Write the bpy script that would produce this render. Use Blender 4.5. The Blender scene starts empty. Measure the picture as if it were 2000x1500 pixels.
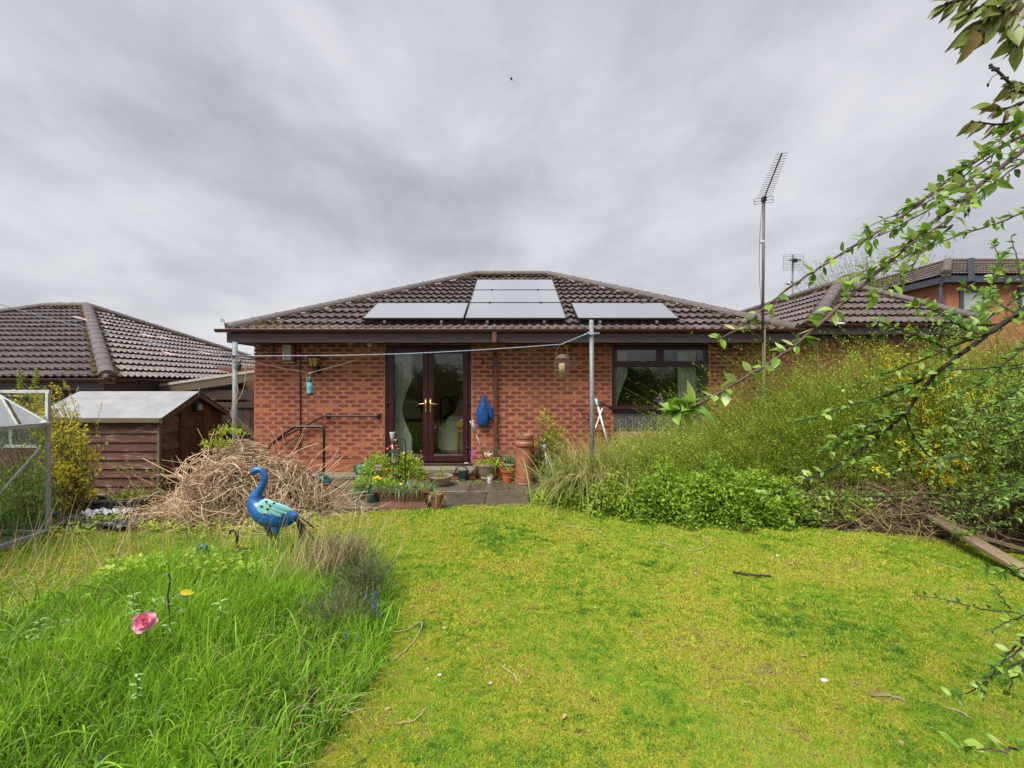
import bpy, math, random
import numpy as np
from mathutils import Vector, Matrix, Euler
random.seed(7)
rng = np.random.default_rng(11)
R = math.radians
scene = bpy.context.scene

# ------------------------------------------------------------------ camera, world, sun, exposure
CAM_H = 1.62
cam_data = bpy.data.cameras.new('camera')
cam_data.sensor_width = 36.0
cam_data.lens = 16.2
cam_data.clip_start = 0.02
cam_data.clip_end = 2000
cam = bpy.data.objects.new('camera', cam_data)
scene.collection.objects.link(cam)
cam.location = (0, 0, CAM_H)
cam.rotation_euler = (R(90), 0, 0)
scene.camera = cam

SUN_EL, SUN_AZ = R(59), R(218)      # azimuth measured from +Y clockwise: behind the camera, to the left
world = bpy.data.worlds.new('World')
scene.world = world
world.use_nodes = True
wn, wl = world.node_tree.nodes, world.node_tree.links
wn.clear()
def wnode(t, **kw):
    n = wn.new(t)
    for k, v in kw.items():
        setattr(n, k, v)
    return n
w_out = wnode('ShaderNodeOutputWorld')
sky = wnode('ShaderNodeTexSky', sky_type='NISHITA', sun_disc=False)
sky.sun_elevation = SUN_EL
sky.sun_rotation = SUN_AZ
bg_sky = wnode('ShaderNodeBackground'); bg_sky.inputs[1].default_value = 0.05
wl.new(sky.outputs[0], bg_sky.inputs[0])
tc = wnode('ShaderNodeTexCoord')
sep = wnode('ShaderNodeSeparateXYZ'); wl.new(tc.outputs['Generated'], sep.inputs[0])
def wmath(op, a, b=None, c=None):
    n = wnode('ShaderNodeMath', operation=op)
    for i, x in enumerate((a, b, c)):
        if x is None: continue
        if isinstance(x, (int, float)): n.inputs[i].default_value = x
        else: wl.new(x, n.inputs[i])
    return n.outputs[0]
zc = wmath('MAXIMUM', sep.outputs[2], 0.0)
den = wmath('ADD', zc, 0.24)
cmb = wnode('ShaderNodeCombineXYZ')
wl.new(wmath('DIVIDE', sep.outputs[0], den), cmb.inputs[0])
wl.new(wmath('DIVIDE', sep.outputs[1], den), cmb.inputs[1])
def wnoise(scale, detail, rough, dist, off):
    mp = wnode('ShaderNodeMapping'); mp.inputs['Location'].default_value = off
    mp.inputs['Scale'].default_value = (1.0, 0.75, 1)
    wl.new(cmb.outputs[0], mp.inputs[0])
    n = wnode('ShaderNodeTexNoise'); n.inputs['Scale'].default_value = scale
    n.inputs['Detail'].default_value = detail; n.inputs['Roughness'].default_value = rough
    n.inputs['Distortion'].default_value = dist
    wl.new(mp.outputs[0], n.inputs['Vector'])
    return n.outputs[0]
n1 = wnoise(0.85, 8, 0.52, 0.2, (3.1, 1.7, 0))
n2 = wnoise(2.8, 8, 0.58, 0.25, (8.3, 4.0, 0))
cl = wmath('ADD', wmath('MULTIPLY', n1, 0.66), wmath('MULTIPLY', n2, 0.34))
ramp = wnode('ShaderNodeValToRGB')
ramp.color_ramp.interpolation = 'B_SPLINE'
e = ramp.color_ramp.elements
e[0].position = 0.38; e[0].color = (0.325, 0.328, 0.360, 1)
e[1].position = 0.62; e[1].color = (0.675, 0.677, 0.705, 1)
m_ = ramp.color_ramp.elements.new(0.50); m_.color = (0.515, 0.518, 0.550, 1)
wl.new(cl, ramp.inputs[0])
# paler towards the horizon
hz = wnode('ShaderNodeMapRange'); hz.inputs[1].default_value = 0.0; hz.inputs[2].default_value = 0.42
hz.inputs[3].default_value = 0.55; hz.inputs[4].default_value = 0.0
wl.new(zc, hz.inputs[0])
mx = wnode('ShaderNodeMix', data_type='RGBA')
wl.new(hz.outputs[0], mx.inputs[0]); wl.new(ramp.outputs[0], mx.inputs[6]); mx.inputs[7].default_value = (0.590, 0.590, 0.610, 1)
bg_cl = wnode('ShaderNodeBackground'); bg_cl.inputs[1].default_value = 0.30
wl.new(mx.outputs[2], bg_cl.inputs[0])
wmix = wnode('ShaderNodeMixShader'); wmix.inputs[0].default_value = 0.94
wl.new(bg_sky.outputs[0], wmix.inputs[1]); wl.new(bg_cl.outputs[0], wmix.inputs[2])
wl.new(wmix.outputs[0], w_out.inputs[0])

sun_data = bpy.data.lights.new('sun', 'SUN')
sun_data.energy = 1.5
sun_data.angle = R(38)
sun_data.color = (1.0, 0.965, 0.91)
sun = bpy.data.objects.new('sun', sun_data)
scene.collection.objects.link(sun)
sdir = Vector((math.sin(SUN_AZ)*math.cos(SUN_EL), math.cos(SUN_AZ)*math.cos(SUN_EL), math.sin(SUN_EL)))
sun.rotation_euler = (-sdir).to_track_quat('-Z', 'Y').to_euler()

scene.view_settings.view_transform = 'Standard'
scene.view_settings.look = 'None'
scene.view_settings.exposure = 2.0
scene.view_settings.gamma = 1.0
scene.view_settings.use_curve_mapping = False
try:
    scene.cycles.max_bounces = 8
    scene.cycles.transparent_max_bounces = 16
    scene.cycles.sample_clamp_indirect = 6
except Exception:
    pass

# ------------------------------------------------------------------ helpers
def P(u, v, y):
    return Vector(((u-1000)/900.0*y, y, CAM_H-(v-750)/900.0*y))
def G(u, v, z=0.0):
    y = (CAM_H-z)*900.0/(v-750)
    return P(u, v, y)
def sstep(a, b, x):
    t = np.clip((x-a)/(b-a), 0, 1)
    return t*t*(3-2*t)

COL = scene.collection
WM = {}
def root(name, loc, label, cat, group=None, kind=None):
    o = bpy.data.objects.new(name, None)
    o.empty_display_size = 0.1
    COL.objects.link(o)
    o.location = loc
    WM[o.name] = Matrix.Translation(Vector(loc))
    tag(o, label, cat, group, kind)
    return o
def tag(o, label=None, cat=None, group=None, kind=None):
    if label: o['label'] = label
    if cat: o['category'] = cat
    if group: o['group'] = group
    if kind: o['kind'] = kind
    return o
def link(name, me, parent=None, mats=None, mw=None, label=None, kind=None):
    if mats is not None and not me.materials:
        for m in (mats if isinstance(mats, (list, tuple)) else [mats]):
            me.materials.append(m)
    o = bpy.data.objects.new(name, me)
    COL.objects.link(o)
    if mw is None: mw = Matrix.Identity(4)
    if parent is not None:
        o.parent = parent
        o.matrix_parent_inverse = WM.get(parent.name, Matrix.Identity(4)).inverted()
    o.matrix_basis = mw
    WM[o.name] = mw.copy()
    if label: o['label'] = label
    if kind: o['kind'] = kind
    return o

class MB:
    def __init__(s):
        s.v = []; s.f = []; s.m = []; s.uv = {}; s.r = {}
    def face(s, pts, mi=0, uv=None, rnd=None):
        b = len(s.v); s.v.extend([tuple(p) for p in pts])
        s.f.append(tuple(range(b, b+len(pts)))); s.m.append(mi)
        if uv is not None: s.uv[len(s.f)-1] = uv
        if rnd is not None: s.r[len(s.f)-1] = rnd
    def mesh(s, verts, faces, mi=0, mat=None):
        b = len(s.v)
        if mat is not None: verts = [mat @ Vector(p) for p in verts]
        s.v.extend([tuple(p) for p in verts])
        for f in faces:
            s.f.append(tuple(b+i for i in f)); s.m.append(mi)
    def box(s, x0, x1, y0, y1, z0, z1, mi=0, mat=None, bevel=0.0):
        if bevel > 0:
            return s.bbox(x0, x1, y0, y1, z0, z1, bevel, mi, mat)
        v = [(x, y, z) for z in (z0, z1) for y in (y0, y1) for x in (x0, x1)]
        s.mesh(v, [(0,2,3,1), (4,5,7,6), (0,1,5,4), (2,6,7,3), (0,4,6,2), (1,3,7,5)], mi, mat)
    def bbox(s, x0, x1, y0, y1, z0, z1, b, mi=0, mat=None):
        b = min(b, (x1-x0)*.45, (y1-y0)*.45, (z1-z0)*.45)
        X = (x0, x0+b, x1-b, x1); Y = (y0, y0+b, y1-b, y1); Z = (z0, z0+b, z1-b, z1)
        idx = {}; vs = []
        for i in range(4):
            for j in range(4):
                for k in range(4):
                    outer = (i in (0,3)) + (j in (0,3)) + (k in (0,3))
                    if outer == 1:
                        idx[(i,j,k)] = len(vs); vs.append((X[i], Y[j], Z[k]))
        fs = []
        for k in (0,3):
            q = [idx[(1,1,k)], idx[(2,1,k)], idx[(2,2,k)], idx[(1,2,k)]]; fs.append(q if k else q[::-1])
        for j in (0,3):
            q = [idx[(1,j,1)], idx[(2,j,1)], idx[(2,j,2)], idx[(1,j,2)]]; fs.append(q[::-1] if j else q)
        for i in (0,3):
            q = [idx[(i,1,1)], idx[(i,2,1)], idx[(i,2,2)], idx[(i,1,2)]]; fs.append(q if i else q[::-1])
        for i in (1,2):   # edges along x
            pass
        for j, jj in ((0,1),(3,2)):
            for k, kk in ((0,1),(3,2)):
                fs.append([idx[(1,j,kk)], idx[(2,j,kk)], idx[(2,jj,k)], idx[(1,jj,k)]])
        for i, ii in ((0,1),(3,2)):
            for k, kk in ((0,1),(3,2)):
                fs.append([idx[(i,1,kk)], idx[(i,2,kk)], idx[(ii,2,k)], idx[(ii,1,k)]])
        for i, ii in ((0,1),(3,2)):
            for j, jj in ((0,1),(3,2)):
                fs.append([idx[(i,jj,1)], idx[(i,jj,2)], idx[(ii,j,2)], idx[(ii,j,1)]])
        for i, ii in ((0,1),(3,2)):
            for j, jj in ((0,1),(3,2)):
                for k, kk in ((0,1),(3,2)):
                    fs.append([idx[(i,jj,kk)], idx[(ii,j,kk)], idx[(ii,jj,k)]])
        s.mesh(vs, fs, mi, mat)
    def tube(s, pts, r, n=8, mi=0, cap=True, squash=None):
        pts = [Vector(p) for p in pts]
        if isinstance(r, (int, float)): r = [r]*len(pts)
        if len(pts) < 2: return
        tan = []
        for i in range(len(pts)):
            a = pts[max(i-1, 0)]; b = pts[min(i+1, len(pts)-1)]
            t = (b-a)
            tan.append(t.normalized() if t.length > 1e-9 else Vector((0,0,1)))
        up = Vector((0,0,1)) if abs(tan[0].z) < .9 else Vector((0,1,0))
        nx = tan[0].cross(up).normalized()
        b0 = len(s.v)
        for i, p in enumerate(pts):
            t = tan[i]
            nx = (nx - t*nx.dot(t))
            nx = nx.normalized() if nx.length > 1e-6 else t.orthogonal().normalized()
            ny = t.cross(nx)
            for k in range(n):
                a = 2*math.pi*k/n
                sx, sy = (squash if squash else (1, 1))
                s.v.append(tuple(p + (nx*math.cos(a)*sx + ny*math.sin(a)*sy)*r[i]))
        for i in range(len(pts)-1):
            for k in range(n):
                k2 = (k+1) % n
                s.f.append((b0+i*n+k, b0+i*n+k2, b0+(i+1)*n+k2, b0+(i+1)*n+k)); s.m.append(mi)
        if cap:
            s.f.append(tuple(b0+k for k in range(n))[::-1]); s.m.append(mi)
            e0 = b0+(len(pts)-1)*n
            s.f.append(tuple(e0+k for k in range(n))); s.m.append(mi)
    def lathe(s, prof, c=(0,0,0), n=24, mi=0, mat=None, sx=1, sy=1):
        vs = []
        for (r, z) in prof:
            for k in range(n):
                a = 2*math.pi*k/n
                vs.append((c[0]+r*math.cos(a)*sx, c[1]+r*math.sin(a)*sy, c[2]+z))
        fs = []
        for i in range(len(prof)-1):
            for k in range(n):
                k2 = (k+1) % n
                fs.append((i*n+k, i*n+k2, (i+1)*n+k2, (i+1)*n+k))
        s.mesh(vs, fs, mi, mat)
    def ball(s, c, r, n=10, m=6, mi=0, mat=None):
        rx, ry, rz = (r, r, r) if isinstance(r, (int, float)) else r
        vs = []; fs = []
        for i in range(m+1):
            th = math.pi*i/m
            for k in range(n):
                a = 2*math.pi*k/n
                vs.append((c[0]+rx*math.sin(th)*math.cos(a), c[1]+ry*math.sin(th)*math.sin(a), c[2]-rz*math.cos(th)))
        for i in range(m):
            for k in range(n):
                k2 = (k+1) % n
                fs.append((i*n+k, i*n+k2, (i+1)*n+k2, (i+1)*n+k))
        s.mesh(vs, fs, mi, mat)
    def build(s, name, mats, parent=None, smooth=False, mw=None, label=None, kind=None, data_only=False):
        me = bpy.data.meshes.new(name)
        me.from_pydata(s.v, [], s.f)
        mats = mats if isinstance(mats, (list, tuple)) else [mats]
        for m in mats: me.materials.append(m)
        if len(mats) > 1:
            me.polygons.foreach_set('material_index', s.m)
        if smooth:
            me.polygons.foreach_set('use_smooth', [True]*len(s.f))
        if s.uv:
            uvl = me.uv_layers.new(name='uv')
            arr = np.full((len(me.loops), 2), -1.0, dtype=np.float32)
            li = 0
            for fi, f in enumerate(s.f):
                if fi in s.uv:
                    arr[li:li+len(f)] = s.uv[fi]
                li += len(f)
            uvl.data.foreach_set('uv', arr.ravel())
        if s.r:
            at = me.attributes.new('rnd', 'FLOAT', 'FACE')
            arr = np.zeros(len(s.f), dtype=np.float32)
            for k, x in s.r.items(): arr[k] = x
            at.data.foreach_set('value', arr)
        me.validate(); me.update()
        if data_only: return me
        o = link(name, me, parent, None, mw, label, kind)
        return o

def catmull(pts, n=6):
    pts = [Vector(p) for p in pts]
    if len(pts) < 3: return pts
    out = []
    for i in range(len(pts)-1):
        p0 = pts[i-1] if i else pts[0]*2-pts[1]
        p1, p2 = pts[i], pts[i+1]
        p3 = pts[i+2] if i+2 < len(pts) else pts[-1]*2-pts[-2]
        for k in range(n):
            t = k/n
            out.append(0.5*((2*p1)+(-p0+p2)*t+(2*p0-5*p1+4*p2-p3)*t*t+(-p0+3*p1-3*p2+p3)*t*t*t))
    out.append(pts[-1])
    return out

def np_mesh(name, V, F, mats, parent=None, tint=None, mi=None, kind=None, label=None, smooth=False):
    """V (N,3), F (M,k) with k 3 or 4; tint: a float per vertex."""
    me = bpy.data.meshes.new(name)
    V = np.ascontiguousarray(V, dtype=np.float32); F = np.ascontiguousarray(F, dtype=np.int32)
    me.vertices.add(len(V)); me.vertices.foreach_set('co', V.ravel())
    k = F.shape[1]
    me.loops.add(F.size); me.loops.foreach_set('vertex_index', F.ravel())
    me.polygons.add(len(F)); me.polygons.foreach_set('loop_start', np.arange(len(F), dtype=np.int32)*k)
    if tint is not None:
        at = me.attributes.new('tint', 'FLOAT', 'POINT'); at.data.foreach_set('value', np.ascontiguousarray(tint, dtype=np.float32))
    mats = mats if isinstance(mats, (list, tuple)) else [mats]
    for m in mats: me.materials.append(m)
    if mi is not None: me.polygons.foreach_set('material_index', mi)
    if smooth: me.polygons.foreach_set('use_smooth', np.ones(len(F), dtype=bool))
    me.update(calc_edges=True)
    return link(name, me, parent, None, None, label, kind)

def nrm(a):
    return a/np.maximum(np.linalg.norm(a, axis=1, keepdims=True), 1e-9)
def rnd_dirs(n):
    a = rng.normal(size=(n, 3)); return nrm(a)

def ribbons(root_, d, L, W, droop, nseg=4, tip=0.1, side=None, wig=0.0):
    """tapering strips: returns V, F, idx (strip of each vertex), t (0..1 along)."""
    n = len(root_)
    L = np.broadcast_to(L, (n,)); W = np.broadcast_to(W, (n,)); droop = np.broadcast_to(droop, (n,))
    if side is None:
        a = rng.uniform(0, 2*np.pi, n)
        side = np.stack([np.cos(a), np.sin(a), np.zeros(n)], 1)
        side = nrm(side - d*np.sum(side*d, 1, keepdims=True))
    ts = np.linspace(0, 1, nseg+1)
    V = np.zeros((n, nseg+1, 2, 3)); T = np.zeros((n, nseg+1, 2))
    ph = rng.uniform(0, 6.28, n)
    for i, t in enumerate(ts):
        c = root_ + d*(L*t)[:, None]
        c = c + np.stack([np.zeros(n), np.zeros(n), -droop*L*t*t], 1)
        if wig: c = c + side*(wig*L*np.sin(ph+5*t)*t)[:, None]
        w = W*(1-(1-tip)*t**1.6)*0.5
        V[:, i, 0] = c - side*w[:, None]; V[:, i, 1] = c + side*w[:, None]
        T[:, i, :] = t
    V = V.reshape(-1, 3); T = T.reshape(-1)
    base = (np.arange(n)*(nseg+1)*2)[:, None]
    F = []
    for i in range(nseg):
        F.append(np.concatenate([base+2*i, base+2*i+1, base+2*i+3, base+2*i+2], 1))
    F = np.stack(F, 1).reshape(-1, 4)
    idx = np.repeat(np.arange(n), (nseg+1)*2)
    return V, F, idx, T

def leafquads(c, ax, nr, L, W, fold=0.15):
    """folded diamond leaves, 2 triangles each; c base point, ax tip direction, nr normal."""
    n = len(c)
    L = np.broadcast_to(L, (n,))[:, None]; W = np.broadcast_to(W, (n,))[:, None]
    ax = nrm(ax); nr = nrm(nr - ax*np.sum(nr*ax, 1, keepdims=True)); sd = np.cross(ax, nr)
    V = np.stack([c, c+ax*L*.5-sd*W*.5+nr*W*fold, c+ax*L, c+ax*L*.5+sd*W*.5+nr*W*fold], 1).reshape(-1, 3)
    b = (np.arange(n)*4)[:, None]
    F = np.concatenate([np.concatenate([b, b+1, b+2], 1), np.concatenate([b, b+2, b+3], 1)], 0)
    return V, F, np.repeat(np.arange(n), 4)

def polytubes(paths, r, name, mat, parent=None, kind=None, tint=None, label=None):
    """many 3-sided tubes: paths (n, k, 3), r (n,) or (n,k)."""
    n, k, _ = paths.shape
    r = np.asarray(r, float); r = np.broadcast_to(r[:, None] if r.ndim == 1 else r, (n, k))
    tan = np.gradient(paths, axis=1); tan = tan/np.maximum(np.linalg.norm(tan, axis=2, keepdims=True), 1e-9)
    ref = np.zeros_like(tan); ref[..., 0] = .31; ref[..., 1] = .83; ref[..., 2] = .46
    a = np.cross(tan, ref); a /= np.maximum(np.linalg.norm(a, axis=2, keepdims=True), 1e-9)
    b = np.cross(tan, a)
    V = np.zeros((n, k, 3, 3))
    for j in range(3):
        an = 2*np.pi*j/3
        V[:, :, j] = paths + (a*np.cos(an)+b*np.sin(an))*r[..., None]
    base = (np.arange(n)*k*3)[:, None, None]
    i = (np.arange(k-1)*3)[None, :, None]
    F = []
    for j in range(3):
        j2 = (j+1) % 3
        F.append(np.concatenate([base+i+j, base+i+j2, base+i+3+j2, base+i+3+j], 2))
    F = np.stack(F, 2).reshape(-1, 4)
    tv = None if tint is None else np.repeat(tint, k*3)
    return np_mesh(name, V.reshape(-1, 3), F, mat, parent, tv, kind=kind, label=label, smooth=True)

# ------------------------------------------------------------------ materials
class NT:
    def __init__(s, name):
        s.m = bpy.data.materials.new(name); s.m.use_nodes = True
        s.n = s.m.node_tree.nodes; s.l = s.m.node_tree.links; s.n.clear()
        s.out = s.n.new('ShaderNodeOutputMaterial')
    def node(s, t, ins=None, **kw):
        n = s.n.new(t)
        for k, v in kw.items(): setattr(n, k, v)
        for k, v in (ins or {}).items():
            if isinstance(v, bpy.types.NodeSocket): s.l.new(v, n.inputs[k])
            else: n.inputs[k].default_value = v
        return n
    def math(s, op, a, b=0.0, c=0.0, clamp=False):
        n = s.n.new('ShaderNodeMath'); n.operation = op; n.use_clamp = clamp
        for i, x in enumerate((a, b, c)):
            if isinstance(x, bpy.types.NodeSocket): s.l.new(x, n.inputs[i])
            else: n.inputs[i].default_value = x
        return n.outputs[0]
    def mix(s, f, a, b, blend='MIX'):
        n = s.n.new('ShaderNodeMix'); n.data_type = 'RGBA'; n.blend_type = blend
        for i, x in ((0, f), (6, a), (7, b)):
            if isinstance(x, bpy.types.NodeSocket): s.l.new(x, n.inputs[i])
            elif i == 0: n.inputs[i].default_value = x
            else: n.inputs[i].default_value = (*x, 1) if len(x) == 3 else x
        return n.outputs[2]
    def ramp(s, f, stops, interp='LINEAR'):
        n = s.n.new('ShaderNodeValToRGB'); cr = n.color_ramp; cr.interpolation = interp
        while len(cr.elements) > 1: cr.elements.remove(cr.elements[-1])
        for i, (p, c) in enumerate(stops):
            e = cr.elements[0] if i == 0 else cr.elements.new(p)
            e.position = p; e.color = (*c, 1)
        s.l.new(f, n.inputs[0]); return n.outputs[0]
    def noise(s, vec, scale, detail=4, rough=.55, dist=0.0, off=None):
        n = s.node('ShaderNodeTexNoise', {'Scale': scale, 'Detail': detail, 'Roughness': rough, 'Distortion': dist})
        if vec is not None:
            if off: 
                mp = s.node('ShaderNodeMapping', {0: vec}); mp.inputs[1].default_value = off; vec = mp.outputs[0]
            s.l.new(vec, n.inputs['Vector'])
        return n.outputs[0]
    def step(s, x, a, b):
        n = s.node('ShaderNodeMapRange', {0: x, 1: a, 2: b}, interpolation_type='SMOOTHSTEP'); return n.outputs[0]
    def coord(s, which='Object'):
        return s.node('ShaderNodeTexCoord').outputs[which]
    def pos(s): return s.node('ShaderNodeNewGeometry').outputs['Position']
    def bsdf(s, col, rough=.6, bump=None, bstr=.3, bdist=.01, **kw):
        p = s.node('ShaderNodeBsdfPrincipled')
        for k, v in (('Base Color', col), ('Roughness', rough)):
            if isinstance(v, bpy.types.NodeSocket): s.l.new(v, p.inputs[k])
            else: p.inputs[k].default_value = (*v, 1) if k == 'Base Color' and len(v) == 3 else v
        for k, v in kw.items(): 
            kk = k.replace('_', ' ')
            if isinstance(v, bpy.types.NodeSocket): s.l.new(v, p.inputs[kk])
            else: p.inputs[kk].default_value = v
        if bump is not None:
            b = s.node('ShaderNodeBump', {'Strength': bstr, 'Distance': bdist, 'Height': bump})
            s.l.new(b.outputs[0], p.inputs['Normal'])
        s.l.new(p.outputs[0], s.out.inputs[0]); s.p = p
        return p

def pm(name, c1, c2=None, scale=8, rough=.6, bump=.2, bdist=.004, stretch=None, detail=5, **kw):
    t = NT(name); co = t.coord()
    if stretch:
        mp = t.node('ShaderNodeMapping', {0: co}); mp.inputs[3].default_value = stretch; co = mp.outputs[0]
    n = t.noise(co, scale, detail, .6)
    c2 = c2 or tuple(x*.75 for x in c1)
    col = t.mix(t.step(n, .3, .7), c1, c2)
    rnd = t.node('ShaderNodeObjectInfo').outputs['Random']
    v = t.math('MULTIPLY_ADD', rnd, .16, .92)
    hsv = t.node('ShaderNodeHueSaturation', {'Color': col, 'Value': v})
    t.bsdf(hsv.outputs[0], rough, n if bump else None, bump, bdist, **kw)
    return t.m

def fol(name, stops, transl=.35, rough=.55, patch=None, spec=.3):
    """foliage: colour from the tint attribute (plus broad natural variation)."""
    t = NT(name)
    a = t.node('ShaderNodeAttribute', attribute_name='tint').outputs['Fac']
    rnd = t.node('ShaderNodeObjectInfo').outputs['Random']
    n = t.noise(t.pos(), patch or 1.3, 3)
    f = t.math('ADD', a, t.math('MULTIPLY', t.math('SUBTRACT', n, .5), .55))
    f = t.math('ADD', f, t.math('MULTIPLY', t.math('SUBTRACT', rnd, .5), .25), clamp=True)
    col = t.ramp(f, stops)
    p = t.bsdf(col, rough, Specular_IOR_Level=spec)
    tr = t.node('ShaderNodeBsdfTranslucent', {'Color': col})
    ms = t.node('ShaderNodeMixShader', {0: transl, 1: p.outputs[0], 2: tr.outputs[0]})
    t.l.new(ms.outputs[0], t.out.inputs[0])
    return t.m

M = {}
def brick_mat(name, mid, rim, var):
    t = NT(name)
    uv = t.node('ShaderNodeUVMap', uv_map='uv').outputs[0]
    s = t.node('ShaderNodeSeparateXYZ', {0: uv})
    pos = t.pos()
    nz = t.noise(pos, 38, 3)
    nz2 = t.noise(pos, 9, 3)
    w = t.math('MULTIPLY', t.math('SUBTRACT', nz, .5), .7)
    dx = t.math('ABSOLUTE', t.math('MULTIPLY_ADD', s.outputs[0], 2, -1))
    dy = t.math('ABSOLUTE', t.math('MULTIPLY_ADD', s.outputs[1], 2, -1))
    e = t.math('ADD', t.math('POWER', t.math('MULTIPLY', dx, 1.12), 4), t.math('POWER', t.math('MULTIPLY', dy, 1.18), 2.6))
    e = t.math('ADD', e, w)
    f = t.step(e, .55, 1.0)
    a = t.node('ShaderNodeAttribute', attribute_name='rnd').outputs['Fac']
    r = t.node('ShaderNodeObjectInfo').outputs['Random']
    r = t.math('FRACT', t.math('ADD', a, r))
    midc = t.ramp(r, [(0, mid[0]), (.35, mid[1]), (.7, mid[2]), (1, mid[0])])
    rimc = t.mix(r, rim[0], rim[1])
    col = t.mix(f, midc, rimc)
    light = t.math('GREATER_THAN', t.math('FRACT', t.math('MULTIPLY', r, 7.31)), var)
    col = t.mix(t.math('MULTIPLY', light, .7), col, rimc)
    col = t.mix(t.math('MULTIPLY', t.step(nz2, .45, .75), .35), col, (.30, .16, .10))
    sp = t.noise(pos, 160, 2); n7 = t.noise(pos, 1.1, 4, .6); col = t.mix(t.math('MULTIPLY', t.step(n7, .45, .7), .28), col, (.20, .09, .06))
    col = t.mix(t.math('MULTIPLY', t.step(sp, .62, .75), .35), col, (.55, .33, .22))
    t.bsdf(col, .85, t.noise(pos, 90, 4), .35, .004, Specular_IOR_Level=.25)
    return t.m
M['brick'] = brick_mat('dragfaced brick', [(.215, .058, .050), (.27, .080, .060), (.165, .050, .052)], [(.585, .222, .100), (.51, .175, .085)], .93)
M['brick_plain'] = brick_mat('plain orange brick', [(.40, .125, .055), (.34, .10, .05), (.44, .15, .07)], [(.45, .15, .07), (.40, .13, .06)], .9)
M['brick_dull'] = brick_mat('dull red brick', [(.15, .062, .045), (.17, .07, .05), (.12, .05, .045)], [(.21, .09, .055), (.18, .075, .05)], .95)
M['mortar'] = pm('mortar', (.56, .41, .27), (.44, .31, .20), 30, .95, .5)
M['mortar_grey'] = pm('grey mortar', (.22, .16, .12), (.16, .11, .09), 30, .95, .5)

def tile_mat(name, c1, c2, moss=.45, wetness=.42):
    t = NT(name); pos = t.pos()
    r = t.node('ShaderNodeObjectInfo').outputs['Random']
    a = t.node('ShaderNodeAttribute', attribute_name='rnd').outputs['Fac']
    r = t.math('FRACT', t.math('ADD', a, r))
    n = t.noise(pos, 14, 5, .6); n2 = t.noise(pos, 2.2, 4, .6)
    col = t.mix(t.step(n, .3, .7), c1, c2)
    hsv = t.node('ShaderNodeHueSaturation', {'Color': col, 'Value': t.math('MULTIPLY_ADD', r, .45, .8)}); col = hsv.outputs[0]
    # lichen and moss sit low on the slope and beside the hips; here by broad noise
    mfac = t.step(t.math('ADD', n2, t.math('MULTIPLY', n, .25)), moss+.25, moss+.42)
    mcol = t.mix(t.noise(pos, 60, 3), (.10, .085, .02), (.21, .15, .05))
    col = t.mix(t.math('MULTIPLY', mfac, .8), col, mcol)
    rg = t.math('MULTIPLY_ADD', n, .3, wetness-.12)
    t.bsdf(col, rg, t.noise(pos, 120, 3), .25, .003, Specular_IOR_Level=.45)
    return t.m
M['tile'] = tile_mat('wet brown concrete tile', (.150, .118, .114), (.085, .064, .063), .45, .38)
M['tile_edge'] = pm('shadow painted tile edge', (.030, .022, .020), (.016, .012, .011), 30, .8, .3)  # step shadow under each course, painted near black on the tile front faces
M['tile_far'] = tile_mat('grey brown far tile', (.13, .10, .085), (.09, .07, .062), .5, .6)
M['ridge'] = pm('weathered ridge tile', (.13, .108, .105), (.09, .072, .07), 12, .75, .35)
M['moss'] = pm('roof moss', (.13, .095, .02), (.045, .035, .015), 30, 1, .9, .02)
M['gutter'] = pm('brown plastic gutter', (.115, .038, .030), (.085, .03, .026), 6, .38, .04)
M['fascia'] = pm('dark brown fascia', (.075, .048, .052), (.060, .039, .043), 3, .42, .05)
M['soffit'] = pm('soffit', (.045, .03, .03), None, 3, .6, .05)
M['fascia_grey'] = pm('slate grey cladding', (.10, .10, .125), (.075, .075, .095), 4, .6, .1)
M['rosewood'] = pm('rosewood plastic', (.070, .014, .020), (.034, .009, .013), 5, .34, .05, stretch=(14, 14, .8))
M['downpipe'] = pm('brown downpipe', (.16, .055, .048), (.12, .045, .04), 5, .42, .04)
M['blackmetal'] = pm('black metal', (.012, .012, .014), (.02, .018, .018), 20, .35, .08)
M['blackplastic'] = pm('black plastic', (.014, .014, .018), (.022, .022, .026), 12, .45, .1)
M['galv'] = pm('galvanised steel', (.27, .29, .30), (.17, .19, .20), 22, .6, .2, Metallic=.15)
M['alu'] = pm('dull aluminium', (.42, .42, .41), (.30, .29, .28), 18, .5, .1, Metallic=.45)
M['brass'] = pm('brass', (.62, .45, .16), (.50, .35, .12), 10, .25, .03, Metallic=.8)
M['white'] = pm('white plastic', (.66, .66, .66), (.58, .58, .58), 6, .4, .03)
M['cream'] = pm('cream leather', (.72, .68, .50), (.64, .60, .44), 5, .5, .08)
M['pine'] = pm('pine wood', (.46, .27, .09), (.38, .2, .06), 4, .45, .05, stretch=(1, 1, .1))
M['yellow'] = pm('yellow card', (.62, .52, .04), None, 5, .5, 0)
M['solar'] = None
t = NT('solar glass')
n_ = t.noise(t.coord(), 2.0, 2)
p = t.bsdf((.05, .055, .075), .12)
gl = t.node('ShaderNodeBsdfGlossy', {'Color': (1, 1, 1, 1), 'Roughness': .10})
ms = t.node('ShaderNodeMixShader', {0: t.math('MULTIPLY_ADD', t.node('ShaderNodeLayerWeight', {0: .5}).outputs['Facing'], .70, .42), 1: p.outputs[0], 2: gl.outputs[0]})
t.l.new(ms.outputs[0], t.out.inputs[0])
M['solar'] = t.m
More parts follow.
